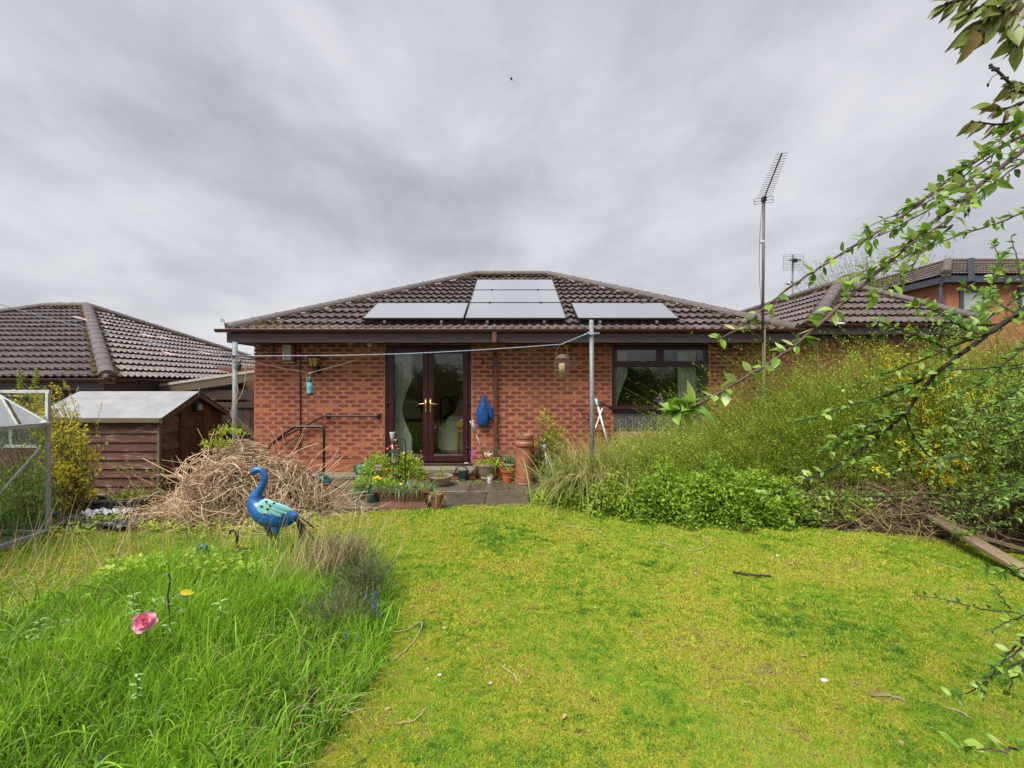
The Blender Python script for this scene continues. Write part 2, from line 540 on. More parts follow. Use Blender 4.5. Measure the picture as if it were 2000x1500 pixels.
def glass_mat(name, tintc=(1, 1, 1), refl=1.0):
    t = NT(name)
    fc_ = t.node('ShaderNodeLayerWeight', {0: .5}).outputs['Facing']
    f = t.math('MULTIPLY_ADD', t.math('POWER', fc_, 4.0), .9, .055*refl, clamp=True)
    tr = t.node('ShaderNodeBsdfTransparent', {'Color': (*tintc, 1)})
    gl = t.node('ShaderNodeBsdfGlossy', {'Color': (1, 1, 1, 1), 'Roughness': .015})
    ms = t.node('ShaderNodeMixShader', {0: f, 1: tr.outputs[0], 2: gl.outputs[0]})
    t.l.new(ms.outputs[0], t.out.inputs[0]); return t.m
M['glass'] = glass_mat('window glass', (.92, .95, .93), .8)
M['glass_green'] = glass_mat('greenhouse glass', (.90, .95, .93), .45)
M['glass_roof'] = glass_mat('dusty greenhouse roof glass', (.8, .85, .83), 7.0)
t = NT('curtain net'); c = t.coord()
wv = t.node('ShaderNodeTexWave', {'Vector': c, 'Scale': 9.0, 'Distortion': 2.0, 'Detail': 2.0}); col = t.mix(wv.outputs['Fac'], (.86, .88, .80), (.70, .72, .64))
p = t.bsdf(col, .9); tr = t.node('ShaderNodeBsdfTranslucent', {'Color': col}); ms = t.node('ShaderNodeMixShader', {0: .4, 1: p.outputs[0], 2: tr.outputs[0]}); t.l.new(ms.outputs[0], t.out.inputs[0])
M['curtain'] = t.m
M['blue_fabric'] = pm('blue fabric', (.03, .08, .22), (.04, .11, .3), 8, .8, .1)
M['blue_bag'] = pm('blue plastic bag', (.012, .10, .33), (.006, .05, .20), 14, .3, .9, .02)
def wood_mat(name, c1, c2, weather, wamt=.3, axis=(1, 14, 14)):
    t = NT(name); co = t.coord()
    mp = t.node('ShaderNodeMapping', {0: co}); mp.inputs[3].default_value = axis
    g = t.noise(mp.outputs[0], 5, 6, .65); n2 = t.noise(t.pos(), 3, 4, .6)
    rnd = t.node('ShaderNodeObjectInfo').outputs['Random']
    col = t.mix(t.step(g, .3, .72), c1, c2)
    w = t.math('MULTIPLY', t.step(g, .5, .68), t.step(t.math('ADD', n2, t.math('MULTIPLY', rnd, .3)), .45, .75))
    col = t.mix(t.math('MULTIPLY', w, wamt*2, clamp=True), col, weather)
    hsv = t.node('ShaderNodeHueSaturation', {'Color': col, 'Value': t.math('MULTIPLY_ADD', rnd, .35, .82)})
    t.bsdf(hsv.outputs[0], .7, g, .35, .004); return t.m
M['shed'] = wood_mat('brown stained shed board', (.135, .048, .025), (.07, .025, .015), (.45, .34, .26), .5)
M['shed_door'] = wood_mat('brown stained door board', (.10, .036, .020), (.060, .022, .014), (.26, .15, .10), .3, (14, 14, 1))
M['bargeboard'] = wood_mat('mossy old timber', (.16, .115, .07), (.10, .08, .045), (.2, .19, .12), .4)
M['plank'] = wood_mat('grey weathered plank', (.25, .18, .10), (.17, .12, .07), (.38, .32, .24), .4)
M['gate'] = wood_mat('dark gate timber', (.055, .032, .024), (.035, .022, .018), (.12, .08, .06), .2, (14, 14, 1))
M['felt'] = pm('shed roof felt', (.27, .27, .28), (.20, .20, .21), 3, .6, .4, Specular_IOR_Level=.4)
M['slab'] = None
t = NT('wet paving slab'); pos = t.pos(); n = t.noise(pos, 7, 6, .65); n2 = t.noise(pos, 1.6, 4); rnd = t.node('ShaderNodeObjectInfo').outputs['Random']
col = t.mix(t.step(n, .3, .7), (.125, .105, .075), (.065, .056, .042)); col = t.mix(t.math('MULTIPLY', t.step(n2, .5, .7), .5), col, (.085, .085, .035))
hsv = t.node('ShaderNodeHueSaturation', {'Color': col, 'Value': t.math('MULTIPLY_ADD', rnd, .5, .75)})
t.bsdf(hsv.outputs[0], t.math('MULTIPLY_ADD', n2, .5, .12), t.noise(pos, 60, 4), .3, .004)
M['slab'] = t.m
M['concrete'] = pm('stained concrete', (.24, .215, .15), (.15, .14, .09), 9, .75, .4)
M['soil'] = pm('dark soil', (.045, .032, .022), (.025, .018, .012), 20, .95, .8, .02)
M['terracotta'] = pm('terracotta', (.36, .115, .055), (.26, .085, .045), 9, .7, .25)
M['terracotta_old'] = pm('old glazed clay', (.36, .125, .065), (.20, .09, .05), 8, .55, .4)
M['brownpot'] = pm('brown plastic planter', (.215, .085, .055), (.15, .065, .045), 6, .5, .1)
M['beigepot'] = pm('beige stone pot', (.36, .27, .19), (.27, .20, .135), 7, .75, .25)
M['orangepot'] = pm('orange plastic pot', (.46, .11, .035), (.38, .09, .03), 7, .45, .1)
M['greenpot'] = pm('dark green plastic', (.010, .060, .036), (.015, .045, .03), 9, .4, .1)
M['teal'] = pm('teal plastic', (.030, .125, .105), (.025, .095, .085), 7, .42, .1)
M['dustytwine'] = pm('twine', (.48, .38, .26), None, 30, .9, .2)
M['blue_line'] = pm('blue line', (.22, .30, .50), (.45, .48, .58), 60, .6, .1)
M['paperwhite'] = pm('white label', (.6, .6, .55), None, 9, .6, 0)
M['redlabel'] = pm('dark red box', (.20, .018, .028), None, 6, .45, 0)
M['amber'] = pm('amber glass', (.42, .27, .06), (.5, .34, .1), 5, .3, .1)
M['gold_ink'] = pm('gold ink', (.42, .33, .10), None, 5, .6, 0)
M['red_ink'] = pm('red ink', (.5, .05, .03), None, 5, .6, 0)
M['wall_room'] = pm('room wall', (.72, .56, .38), (.64, .48, .32), 4, .9, .02)
M['wall_room2'] = pm('green room wall', (.30, .29, .18), (.24, .22, .14), 4, .9, .02)
M['carpet'] = pm('carpet', (.34, .30, .27), (.24, .22, .20), 40, .95, .3)
M['darkwood'] = pm('dark mahogany', (.05, .016, .010), (.035, .012, .008), 6, .3, .05)
# ------------------------------------------------------------------ ground
def gz(x, y):
    x = np.asarray(x, float); y = np.asarray(y, float)
    z = -0.47*sstep(5.4, 6.7, y)*sstep(-4.15, -4.75, x)
    z = z + .05*np.exp(-(((x+2.3)/1.2)**2+((y-2.7)/1.3)**2))
    z = z + .012*np.sin(x*2.1+1)*np.cos(y*1.7)*sstep(5.6, 5.0, y)
    return z
def graded(a, b, core0, core1, step, far):
    c = list(np.arange(core0, core1+step, step))
    lo = list(core0-np.geomspace(step, core0-a, far))[::-1]; hi = list(c[-1]+np.geomspace(step, b-c[-1], far))
    return np.array(lo+c+hi)
gx = graded(-400, 400, -9, 9, .25, 26); gy = graded(-300, 700, -3, 11, .25, 26)
X, Y = np.meshgrid(gx, gy)
V = np.stack([X, Y, gz(X, Y)], 2).reshape(-1, 3)
nx_, ny_ = len(gx), len(gy)
i, j = np.meshgrid(np.arange(nx_-1), np.arange(ny_-1)); b = (j*nx_+i).ravel()
F = np.stack([b, b+1, b+1+nx_, b+nx_], 1)

# one colour field shared by the soil sheet and by the moss and grass on it
def lawn_nodes(t):
    pos = t.pos()
    n1 = t.noise(pos, 1.15, 5, .6, .4); n2 = t.noise(pos, 5.5, 5, .6, 0, (4, 7, 0)); n3 = t.noise(pos, .55, 3, .5, 0, (9, 2, 0))
    f = t.math('ADD', t.math('MULTIPLY', n1, .62), t.math('MULTIPLY', n2, .38))
    return pos, f, n1, n2, n3
t = NT('lawn soil'); pos, f, n1, n2, n3 = lawn_nodes(t)
col = t.ramp(f, [(.33, (.020, .034, .006)), (.45, (.035, .048, .008)), (.55, (.05, .05, .010)), (.68, (.055, .042, .02))])
sp = t.noise(pos, 45, 4, .7); col = t.mix(t.math('MULTIPLY', t.step(sp, .5, .7), .6), col, (.05, .045, .015))
t.bsdf(col, .95, sp, .9, .02); M['lawn_soil'] = t.m
ground = np_mesh('ground', V, F, M['lawn_soil'], smooth=True); ground['kind'] = 'structure'
ground['label'] = 'mossy lawn soil of the back garden'
for nm, edge in (('moss', 0), ('grass', 1)):
    t = NT('lawn '+nm); pos, f, n1, n2, n3 = lawn_nodes(t)
    rnd = t.node('ShaderNodeObjectInfo').outputs['Random']
    a = t.node('ShaderNodeAttribute', attribute_name='tint').outputs['Fac']
    f = t.math('ADD', f, t.math('MULTIPLY', t.math('SUBTRACT', rnd, .5), .20))
    n9 = t.noise(pos, 13, 3, .6, 0, (1, 5, 0)); f = t.math('ADD', f, t.math('MULTIPLY', t.math('SUBTRACT', n9, .5), .42))
    f = t.math('ADD', f, t.math('MULTIPLY', t.math('SUBTRACT', a, .5), .16))
    if nm == 'moss':
        st = [(.28, (.06, .17, .016)), (.37, (.15, .30, .024)), (.45, (.29, .41, .030)), (.53, (.44, .47, .036)), (.60, (.47, .44, .05)), (.67, (.40, .34, .12)), (.76, (.20, .15, .07))]
    else:
        st = [(.30, (.16, .36, .035)), (.45, (.25, .46, .04)), (.58, (.36, .52, .05)), (.72, (.47, .48, .16))]
    col = t.ramp(f, st); p = t.bsdf(col, .6, Specular_IOR_Level=.25)
    tr = t.node('ShaderNodeBsdfTranslucent', {'Color': col}); ms = t.node('ShaderNodeMixShader', {0: .2, 1: p.outputs[0], 2: tr.outputs[0]})
    t.l.new(ms.outputs[0], t.out.inputs[0]); M['lawn_'+nm] = t.m

# ------------------------------------------------------------------ brickwork
BL, BH, JT = .215, .065, .010
def brick_local():
    mb = MB()
    L, H, D = BL, BH, .02
    q = [(0,0),(1,0),(1,1),(0,1)]
    mb.face([(0,-D,0),(L,-D,0),(L,-D,H),(0,-D,H)], 0, q)
    for f in ([(0,0,0),(L,0,0),(L,-D,0),(0,-D,0)], [(0,-D,H),(L,-D,H),(L,0,H),(0,0,H)], [(0,0,0),(0,-D,0),(0,-D,H),(0,0,H)], [(L,-D,0),(L,0,0),(L,0,H),(L,-D,H)]):
        mb.face(f)
    return mb
_bricks = {}
def brick_wall(parent, O, ex, nrml, x0, x1, z0, z1, openings, n_single, mat, plinth=0, mplinth=None, phase=0):
    """bricks proud of a mortar plane; ex along the wall, nrml outwards; first n_single (nearest) are objects."""
    ex = Vector(ex); nrml = Vector(nrml); O = Vector(O)
    pitch = BL+JT; course = BH+JT
    items = []
    nr = int((z1-z0)/course)
    for r in range(nr):
        z = z0+r*course
        off = (0 if (r+phase) % 2 else pitch/2)
        x = x0-off
        while x < x1-.02:
            a, b_ = max(x, x0), min(x+BL, x1)
            segs = [(a, b_)]
            for (oa, ob, za, zb) in openings:
                if z+BH > za+.01 and z < zb-.01:
                    ns = []
                    for (p_, q_) in segs:
                        if q_ <= oa or p_ >= ob: ns.append((p_, q_)); continue
                        if p_ < oa: ns.append((p_, oa))
                        if q_ > ob: ns.append((ob, q_))
                    segs = ns
            for (p_, q_) in segs:
                if q_-p_ > .03: items.append((p_, q_, z, r))
            x += pitch
    Rm = Matrix(((ex.x, -nrml.x, 0), (ex.y, -nrml.y, 0), (0, 0, 1))).to_4x4()
    out = []
    for (p_, q_, z, r) in items:
        w = O + ex*p_ + Vector((0, 0, z))
        out.append(((w-Vector((0,0,CAM_H))).length, w, (q_-p_)/BL, r < plinth))
    out.sort(key=lambda k: k[0])
    loc = brick_local()
    big = {0: MB(), 1: MB()}
    for i, (d, w, sx, pl) in enumerate(out):
        jit = nrml*random.uniform(-.0015, .0015)
        mw = Matrix.Translation(w+jit) @ Rm @ Matrix.Diagonal((sx, 1, 1, 1))
        m_ = (mplinth or mat) if pl else mat
        if i < n_single:
            key = m_.name
            if key not in _bricks: _bricks[key] = brick_local().build('brick', m_, data_only=True)
            link('brick', _bricks[key], parent, None, mw)
        else:
            B = big[1 if pl else 0]; rv = random.random(); b0 = len(B.v)
            B.v.extend([tuple(mw @ Vector(v)) for v in loc.v])
            for fi, f in enumerate(loc.f):
                B.f.append(tuple(b0+k for k in f)); B.m.append(0); B.r[len(B.f)-1] = rv
                B.uv[len(B.f)-1] = loc.uv.get(fi, [(0, 0)]*4)
    for k, B in big.items():
        if B.f: B.build('brick', (mplinth or mat) if k else mat, parent, kind='stuff')

# ------------------------------------------------------------------ roof tiles
GAUGE, COVER = .345, .30
def tile_faces():
    prof = []
    for k in range(2):
        o = k*.15
        prof += [(o, .004), (o+.068, .0), (o+.080, .019), (o+.092, .026), (o+.124, .026), (o+.138, .019)]
    prof.append((.30, .004))
    top = []; L = GAUGE+.05
    V = []; F = []
    for (s, h) in prof:
        V += [(s, 0, h*1.15+.024), (s, .004, h*1.15+.054), (s, L, h*.8+.004)]
    for i in range(len(prof)-1):
        a, b_ = 3*i, 3*i+3
        F.append((a, b_, b_+1, a+1)); F.append((a+1, b_+1, b_+2, a+2))
    return V, F
TV, TF = tile_faces()
def clip_poly(pts, fn):
    out = []
    for i in range(len(pts)):
        p, q = pts[i], pts[(i+1) % len(pts)]
        a, b_ = fn(p), fn(q)
        if a >= 0: out.append(p)
        if (a >= 0) != (b_ >= 0):
            t_ = a/(a-b_); out.append(tuple(p[k]+(q[k]-p[k])*t_ for k in range(3)))
    return out
def roof_face(parent, A, ex, run, rise, L, sl, sr, T, n_single, mat, name='roof_tile', gauge=GAUGE, under=None):
    """A: eave start; ex: along the eave; run: horizontal unit into the roof; trapezoid s in [sl*t, L-sr*t], t in [0,T] up the slope."""
    A, ex, run = Vector(A), Vector(ex), Vector(run)
    th = math.atan(rise); es = (run*math.cos(th)+Vector((0,0,math.sin(th)))).normalized(); n = ex.cross(es).normalized()
    if n.z < 0: n = -n
    flip = ex.cross(es).dot(n) < 0
    base = Matrix(((ex.x, es.x, n.x, A.x), (ex.y, es.y, n.y, A.y), (ex.z, es.z, n.z, A.z), (0, 0, 0, 1)))
    cells = []
    for r in range(int(math.ceil(T/gauge))):
        t0 = r*gauge
        c = 0
        while c*COVER < L:
            s0 = c*COVER; c += 1
            lo0, hi0 = sl*t0, L-sr*t0; t1 = min(t0+gauge, T); lo1, hi1 = sl*t1, L-sr*t1
            if s0+COVER <= min(lo0, lo1) or s0 >= max(hi0, hi1): continue
            full = s0 >= max(lo0, lo1) and s0+COVER <= min(hi0, hi1) and t0+gauge+.04 <= T
            w = base @ Vector((s0+.15, t0+.15, 0))
            cells.append(((w-Vector((0,0,CAM_H))).length, s0, t0, full))
    cells.sort(key=lambda k: k[0])
    me = None; big = MB()
    for i, (d, s0, t0, full) in enumerate(cells):
        jl = Matrix.Translation((random.uniform(-.002,.002), random.uniform(-.004,.004), random.uniform(0,.003)))
        mw = base @ Matrix.Translation((s0, t0, 0)) @ jl
        if full and i < n_single:
            if me is None:
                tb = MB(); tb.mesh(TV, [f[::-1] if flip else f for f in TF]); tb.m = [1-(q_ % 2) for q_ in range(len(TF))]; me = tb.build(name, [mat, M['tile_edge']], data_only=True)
            link(name, me, parent, None, mw); continue
        faces = []
        fns = [lambda p: (p[0]+s0)-sl*(p[1]+t0), lambda p: L-sr*(p[1]+t0)-(p[0]+s0), lambda p: T-(p[1]+t0)]
        for fi_, f in enumerate(TF):
            pts = [TV[k] for k in f]
            if not full:
                for fn in fns:
                    pts = clip_poly(pts, fn)
                    if len(pts) < 3: break
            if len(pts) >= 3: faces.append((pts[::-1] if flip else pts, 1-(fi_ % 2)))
        if not faces: continue
        if i < n_single:
            tb = MB()
            for pts, em in faces: tb.face(pts, em)
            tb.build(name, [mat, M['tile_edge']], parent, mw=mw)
        else:
            rv = random.random()
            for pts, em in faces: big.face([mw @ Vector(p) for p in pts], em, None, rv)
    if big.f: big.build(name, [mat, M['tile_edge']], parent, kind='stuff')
    return base

def ridge_run(parent, a, b_, r=.115, seg=.42, mat=None, moss=True, lift=.02, name='ridge_tile', singles=True):
    a, b_ = Vector(a), Vector(b_); d = (b_-a); L = d.length; d.normalize()
    side = d.cross(Vector((0,0,1))).normalized(); up = side.cross(d).normalized()
    n = max(1, int(round(L/seg))); s_ = L/n
    Rm = Matrix(((side.x, d.x, up.x, 0), (side.y, d.y, up.y, 0), (side.z, d.z, up.z, 0), (0,0,0,1)))
    mb = MB(); k = 8
    ring = [(r*math.cos(math.pi*(i/k)), r*.82*math.sin(math.pi*(i/k))) for i in range(k+1)]
    V = []; F = []
    for y_, sc in ((0, 1.06), (.035, 1.06), (.036, 1.0), (s_+.01, .98)):
        V += [(x*sc, y_, z*sc) for x, z in ring]
    m_ = k+1
    for q in range(3):
        for i in range(k): F.append((q*m_+i, (q+1)*m_+i, (q+1)*m_+i+1, q*m_+i+1))
    F.append(tuple(range(m_))); F.append(tuple(3*m_+i for i in range(m_))[::-1])
    mb.mesh(V, F); me = mb.build(name, mat or M['ridge'], data_only=True)
    for i in range(n):
        p = a+d*(i*s_)+up*lift
        link(name, me, parent, None, Matrix.Translation(p) @ Rm @ Matrix.Rotation(random.uniform(-.02,.02), 4, 'Y'))
    # mortar bedding under the ridge tiles
    bd = MB(); w_ = r*.93; q0, q1 = a-up*.005, b_-up*.005
    bd.mesh([q0+side*w_, q0+side*w_-up*.13, q1+side*w_-up*.13, q1+side*w_, q0-side*w_, q0-side*w_-up*.13, q1-side*w_-up*.13, q1-side*w_],
            [(0,1,2,3), (4,7,6,5), (0,4,5,1), (2,6,7,3)])
    bd.mesh([p_+up*.032 for p_ in (q0+side*w_, q1+side*w_, q1-side*w_, q0-side*w_)], [(0,1,2,3)])
    bd.build('mortar_bed', M['mortar_grey'], parent)
    if moss:
        # moss and bedding mortar along both flanks
        N = int(L*55); V = []; mm = MB()
        for _ in range(N):
            q = random.random()*L; sd = random.choice((-1, 1)); off = r*random.uniform(.75, 1.35)
            c = a+d*q+side*sd*off+up*(lift-.035+random.uniform(-.01,.01))
            s2 = random.uniform(.012, .035)*(1.5 if q < .9 else 1)
            mm.ball(c, (s2*1.4, s2*1.2, s2*.7), 5, 3)
        mm.build('roof_moss', M['moss'], parent, kind='stuff')


# ------------------------------------------------------------------ the bungalow
FY = 8.10            # facade plane
house = root('bungalow', (0, FY, 0), 'red brick bungalow with brown tiled hipped roof and rosewood french doors facing the lawn', 'bungalow')
WX0, WX1 = -4.53, 4.53; WZ = 2.36
DX0, DX1, DZ0, DZ1 = -2.235, -.715, .20, 2.315
NX0, NX1, NZ0, NZ1 = 1.755, 3.465, 1.175, 2.315
def wall_with_holes(mb, x0, x1, z0, z1, y0, y1, holes):
    xs = sorted({x0, x1, *[h[0] for h in holes], *[h[1] for h in holes]})
    for a, b_ in zip(xs, xs[1:]):
        zs = [(z0, z1)]
        for h in holes:
            if a >= h[0]-1e-6 and b_ <= h[1]+1e-6:
                zs = [(p, q) for (p, q) in ((z0, h[2]), (h[3], z1)) if q-p > 1e-4]
        for (p, q) in zs: mb.box(a, b_, y0, y1, p, q)
mb = MB()
wall_with_holes(mb, WX0+.02, WX1-.02, -.6, WZ, FY+.005, FY+.26, [(DX0, DX1, DZ0, DZ1), (NX0, NX1, NZ0, NZ1)])
mb.box(WX0+.02, WX0+.26, FY+.26, FY+7.6, -.6, WZ); mb.box(WX1-.26, WX1-.02, FY+.26, FY+7.6, -.6, WZ)
mb.box(WX0+.26, WX1-.26, FY+7.35, FY+7.6, -.6, WZ)
mb.build('wall', M['mortar'], house)
brick_wall(house, (0, FY+.018, .005), (1,0,0), (0,-1,0), WX0, WX1, 0, 2.34, [(DX0-.004, DX1+.004, 0, 2.4), (NX0-.004, NX1+.004, NZ0-.02, 2.4), (NX0+.1, NX1-.1, .55, NZ0-.03)], 300, M['brick'], 4, M['brick_plain'])
# side return, seen from a step to the left
brick_wall(house, (WX0+.02, FY+.02, .005), (0,1,0), (-1,0,0), 0, 7.5, -.45, 2.34, [], 0, M['brick'], 4, M['brick_plain'])
brick_wall(house, (WX1-.02, FY+.02, .005), (0,1,0), (1,0,0), 0, 7.5, 0, 2.34, [], 0, M['brick'], 4, M['brick_plain'])
mb = MB(); mb.box(WX0+.01, DX0-.01, FY-.004, FY+.012, .312, .320); mb.box(DX1+.01, WX1-.01, FY-.004, FY+.012, .312, .320)
mb.build('damp_course', M['blackplastic'], house)
# roof
EY = 7.62; EXH = 4.76; EZ = 2.475; TAN = .467
Rr = 3.86; TH = math.atan(TAN); T_ = Rr/math.cos(TH)
sl = math.cos(TH)
roof_face(house, (-EXH, EY, EZ), (1,0,0), (0,1,0), TAN, 2*EXH, sl, sl, T_, 300, M['tile'])
RD = 2*Rr
roof_face(house, (-EXH, EY+RD, EZ), (0,-1,0), (1,0,0), TAN, RD, sl, sl, T_, 0, M['tile'])
roof_face(house, (EXH, EY, EZ), (0,1,0), (-1,0,0), TAN, RD, sl, sl, T_, 0, M['tile'])
roof_face(house, (EXH, EY+RD, EZ), (-1,0,0), (0,-1,0), TAN, 2*EXH, sl, sl, T_, 0, M['tile'])
RZ = EZ+Rr*TAN
A1 = Vector((-EXH+.04, EY+.04, EZ)); A2 = Vector((-EXH+Rr, EY+Rr, RZ)); B2 = Vector((EXH-Rr, EY+Rr, RZ)); B1 = Vector((EXH-.04, EY+.04, EZ))
mb = MB()
mb.face([(-EXH+.05,EY+.05,EZ-.012),(EXH-.05,EY+.05,EZ-.012),B2-Vector((0,0,.03)),A2-Vector((0,0,.03))])
mb.face([(-EXH+.05,EY+RD-.05,EZ-.012),(-EXH+.05,EY+.05,EZ-.012),A2-Vector((0,0,.03))])
mb.face([(EXH-.05,EY+.05,EZ-.012),(EXH-.05,EY+RD-.05,EZ-.012),B2-Vector((0,0,.03))])
mb.face([(EXH-.05,EY+RD-.05,EZ-.012),(-EXH+.05,EY+RD-.05,EZ-.012),A2-Vector((0,0,.03)),B2-Vector((0,0,.03))])
mb.build('roof', M['soffit'], house)
zz = Vector((0,0,.045))
ridge_run(house, A1+zz, A2+zz); ridge_run(house, A2+zz, B2+zz); ridge_run(house, B1+zz, B2+zz)
ridge_run(house, Vector((-EXH+.04, EY+RD-.04, EZ))+zz, A2+zz, moss=False); ridge_run(house, Vector((EXH-.04, EY+RD-.04, EZ))+zz, B2+zz, moss=False)
# clumps of moss lying on the lowest tiles at both ends
def roof_moss_patch(parent, spots):
    mm = MB()
    for (x, y, spread, n) in spots:
        for _ in range(n):
            px = x+random.gauss(0, spread); py = max(EY+.02, y+abs(random.gauss(0, spread*.45)))
            if px < -EXH+(py-EY) or px > EXH-(py-EY): continue
            s2 = random.uniform(.012, .04)
            mm.ball((px, py, EZ+(py-EY)*TAN+.035), (s2*1.6, s2*1.2, s2*.6), 6, 3)
    mm.build('roof_moss', M['moss'], parent, kind='stuff')
roof_moss_patch(house, [(-4.35, EY+.12, .22, 150), (-3.9, EY+.05, .22, 90), (-3.3, EY+.05, .3, 40), (4.1, EY+.12, .26, 160), (4.4, EY+.1, .12, 60)])
# fascia, soffit, gutter
FB, FT = 2.305, 2.462
mb = MB(); mb.box(-EXH+.055, EXH-.055, EY-.022, EY, FB, FT); mb.build('fascia', M['fascia'], house)
mb = MB(); mb.box(-EXH+.055, -EXH+.077, EY+.001, EY+RD, FB, FT); mb.build('fascia', M['fascia'], house)
mb = MB(); mb.box(EXH-.077, EXH-.055, EY+.001, EY+RD, FB, FT); mb.build('fascia', M['fascia'], house)
mb = MB(); mb.box(-EXH+.078, EXH-.078, EY+.001, FY-.012, FB+.012, FB+.02)
mb.box(-EXH+.078, WX0-.006, FY-.010, EY+RD, FB+.012, FB+.02); mb.box(WX1+.006, EXH-.078, FY-.010, EY+RD, FB+.012, FB+.02)
mb.build('soffit', M['soffit'], house)
def gutter(parent, a, b_, r=.052):
    a, b_ = Vector(a), Vector(b_); d = (b_-a).normalized(); s_ = d.cross(Vector((0,0,1))); L = (b_-a).length
    mb = MB(); k = 8
    for (ra, fl) in ((r, 1), (r-.004, -1)):
        V = []; F = []
        for q in (0, L):
            for i in range(k+1):
                an = math.pi+math.pi*i/k; V.append(a+d*q+s_*(math.cos(an)*ra)+Vector((0,0,math.sin(an)*ra)))
        for i in range(k): F.append((i, i+1, k+2+i, k+1+i)[::fl])
        mb.mesh(V, F)
    # rolled front lip and end caps
    for sg in (-1, 1): mb.tube([a+s_*sg*r, b_+s_*sg*r], .006, 6)
    for q in (a, b_):
        mb.mesh([q+s_*(math.cos(math.pi+math.pi*i/k)*r)+Vector((0,0,math.sin(math.pi+math.pi*i/k)*r)) for i in range(k+1)], [tuple(range(k+1))])
    g_ = mb.build('gutter', M['gutter'], parent, smooth=False)
    nb = int(L/1.55)
    for i in range(nb):
        p = a+d*(.5+i*1.55); bb = MB()
        pts = [p+s_*(math.cos(math.pi+math.pi*j/8)*(r+.004))+Vector((0,0,math.sin(math.pi+math.pi*j/8)*(r+.004))) for j in range(9)]
        pts2 = [q+d*.035 for q in pts]
        bb.mesh(pts+pts2, [(j, j+1, 10+j, 9+j) for j in range(8)])
        bb.build('gutter_bracket', M['gutter'], g_)
gutter(house, (-EXH-.09, EY-.075, 2.515), (EXH+.02, EY-.075, 2.515))
# downpipe with swan neck
mb = MB(); dx = (968-1000)/900*FY
mb.box(dx-.038, dx+.038, EY-.108, EY-.05, 2.30, 2.475, bevel=.006)
mb.mesh([(dx-.034, EY-.105, 2.31), (dx+.034, EY-.105, 2.31), (dx+.034, EY-.045, 2.31), (dx-.034, EY-.045, 2.31),
         (dx-.034, FY-.075, 2.10), (dx+.034, FY-.075, 2.10), (dx+.034, FY-.012, 2.10), (dx-.034, FY-.012, 2.10)],
        [(0,1,5,4), (1,2,6,5), (2,3,7,6), (3,0,4,7)])
mb.box(dx-.034, dx+.034, FY-.075, FY-.012, .12, 2.11, bevel=.008)
dp = mb.build('downpipe', M['downpipe'], house)
for z in (1.97, 1.08):
    mb = MB(); mb.box(dx-.062, dx+.062, FY-.085, FY-.006, z, z+.032, bevel=.004); mb.build('pipe_clip', M['downpipe'], dp)
# wall cable
mb = MB(); cx = (587-1000)/900*FY
mb.tube(catmull([(cx-.03, FY-.012, 2.31), (cx, FY-.02, 2.25), (cx, FY-.02, 2.1), (cx+.002, FY-.02, 1.2), (cx+.004, FY-.02, .62), (cx-.02, FY-.03, .5), (cx-.02, FY-.02, .4)], 5), .011, 6)
mb.tube(catmull([(cx+.02, FY-.02, .75), (cx-.03, FY-.05, .62), (cx-.05, FY-.03, .45), (cx-.01, FY-.02, .38)], 5), .006, 5)
mb.build('cable', M['blackplastic'], house)
for z in (2.05, 1.88, 1.62, 1.35, 1.1, .85):
    mb = MB(); mb.ball((cx-.008, FY-.026, z), .007, 6, 4); mb.build('cable_clip', M['white'], house)

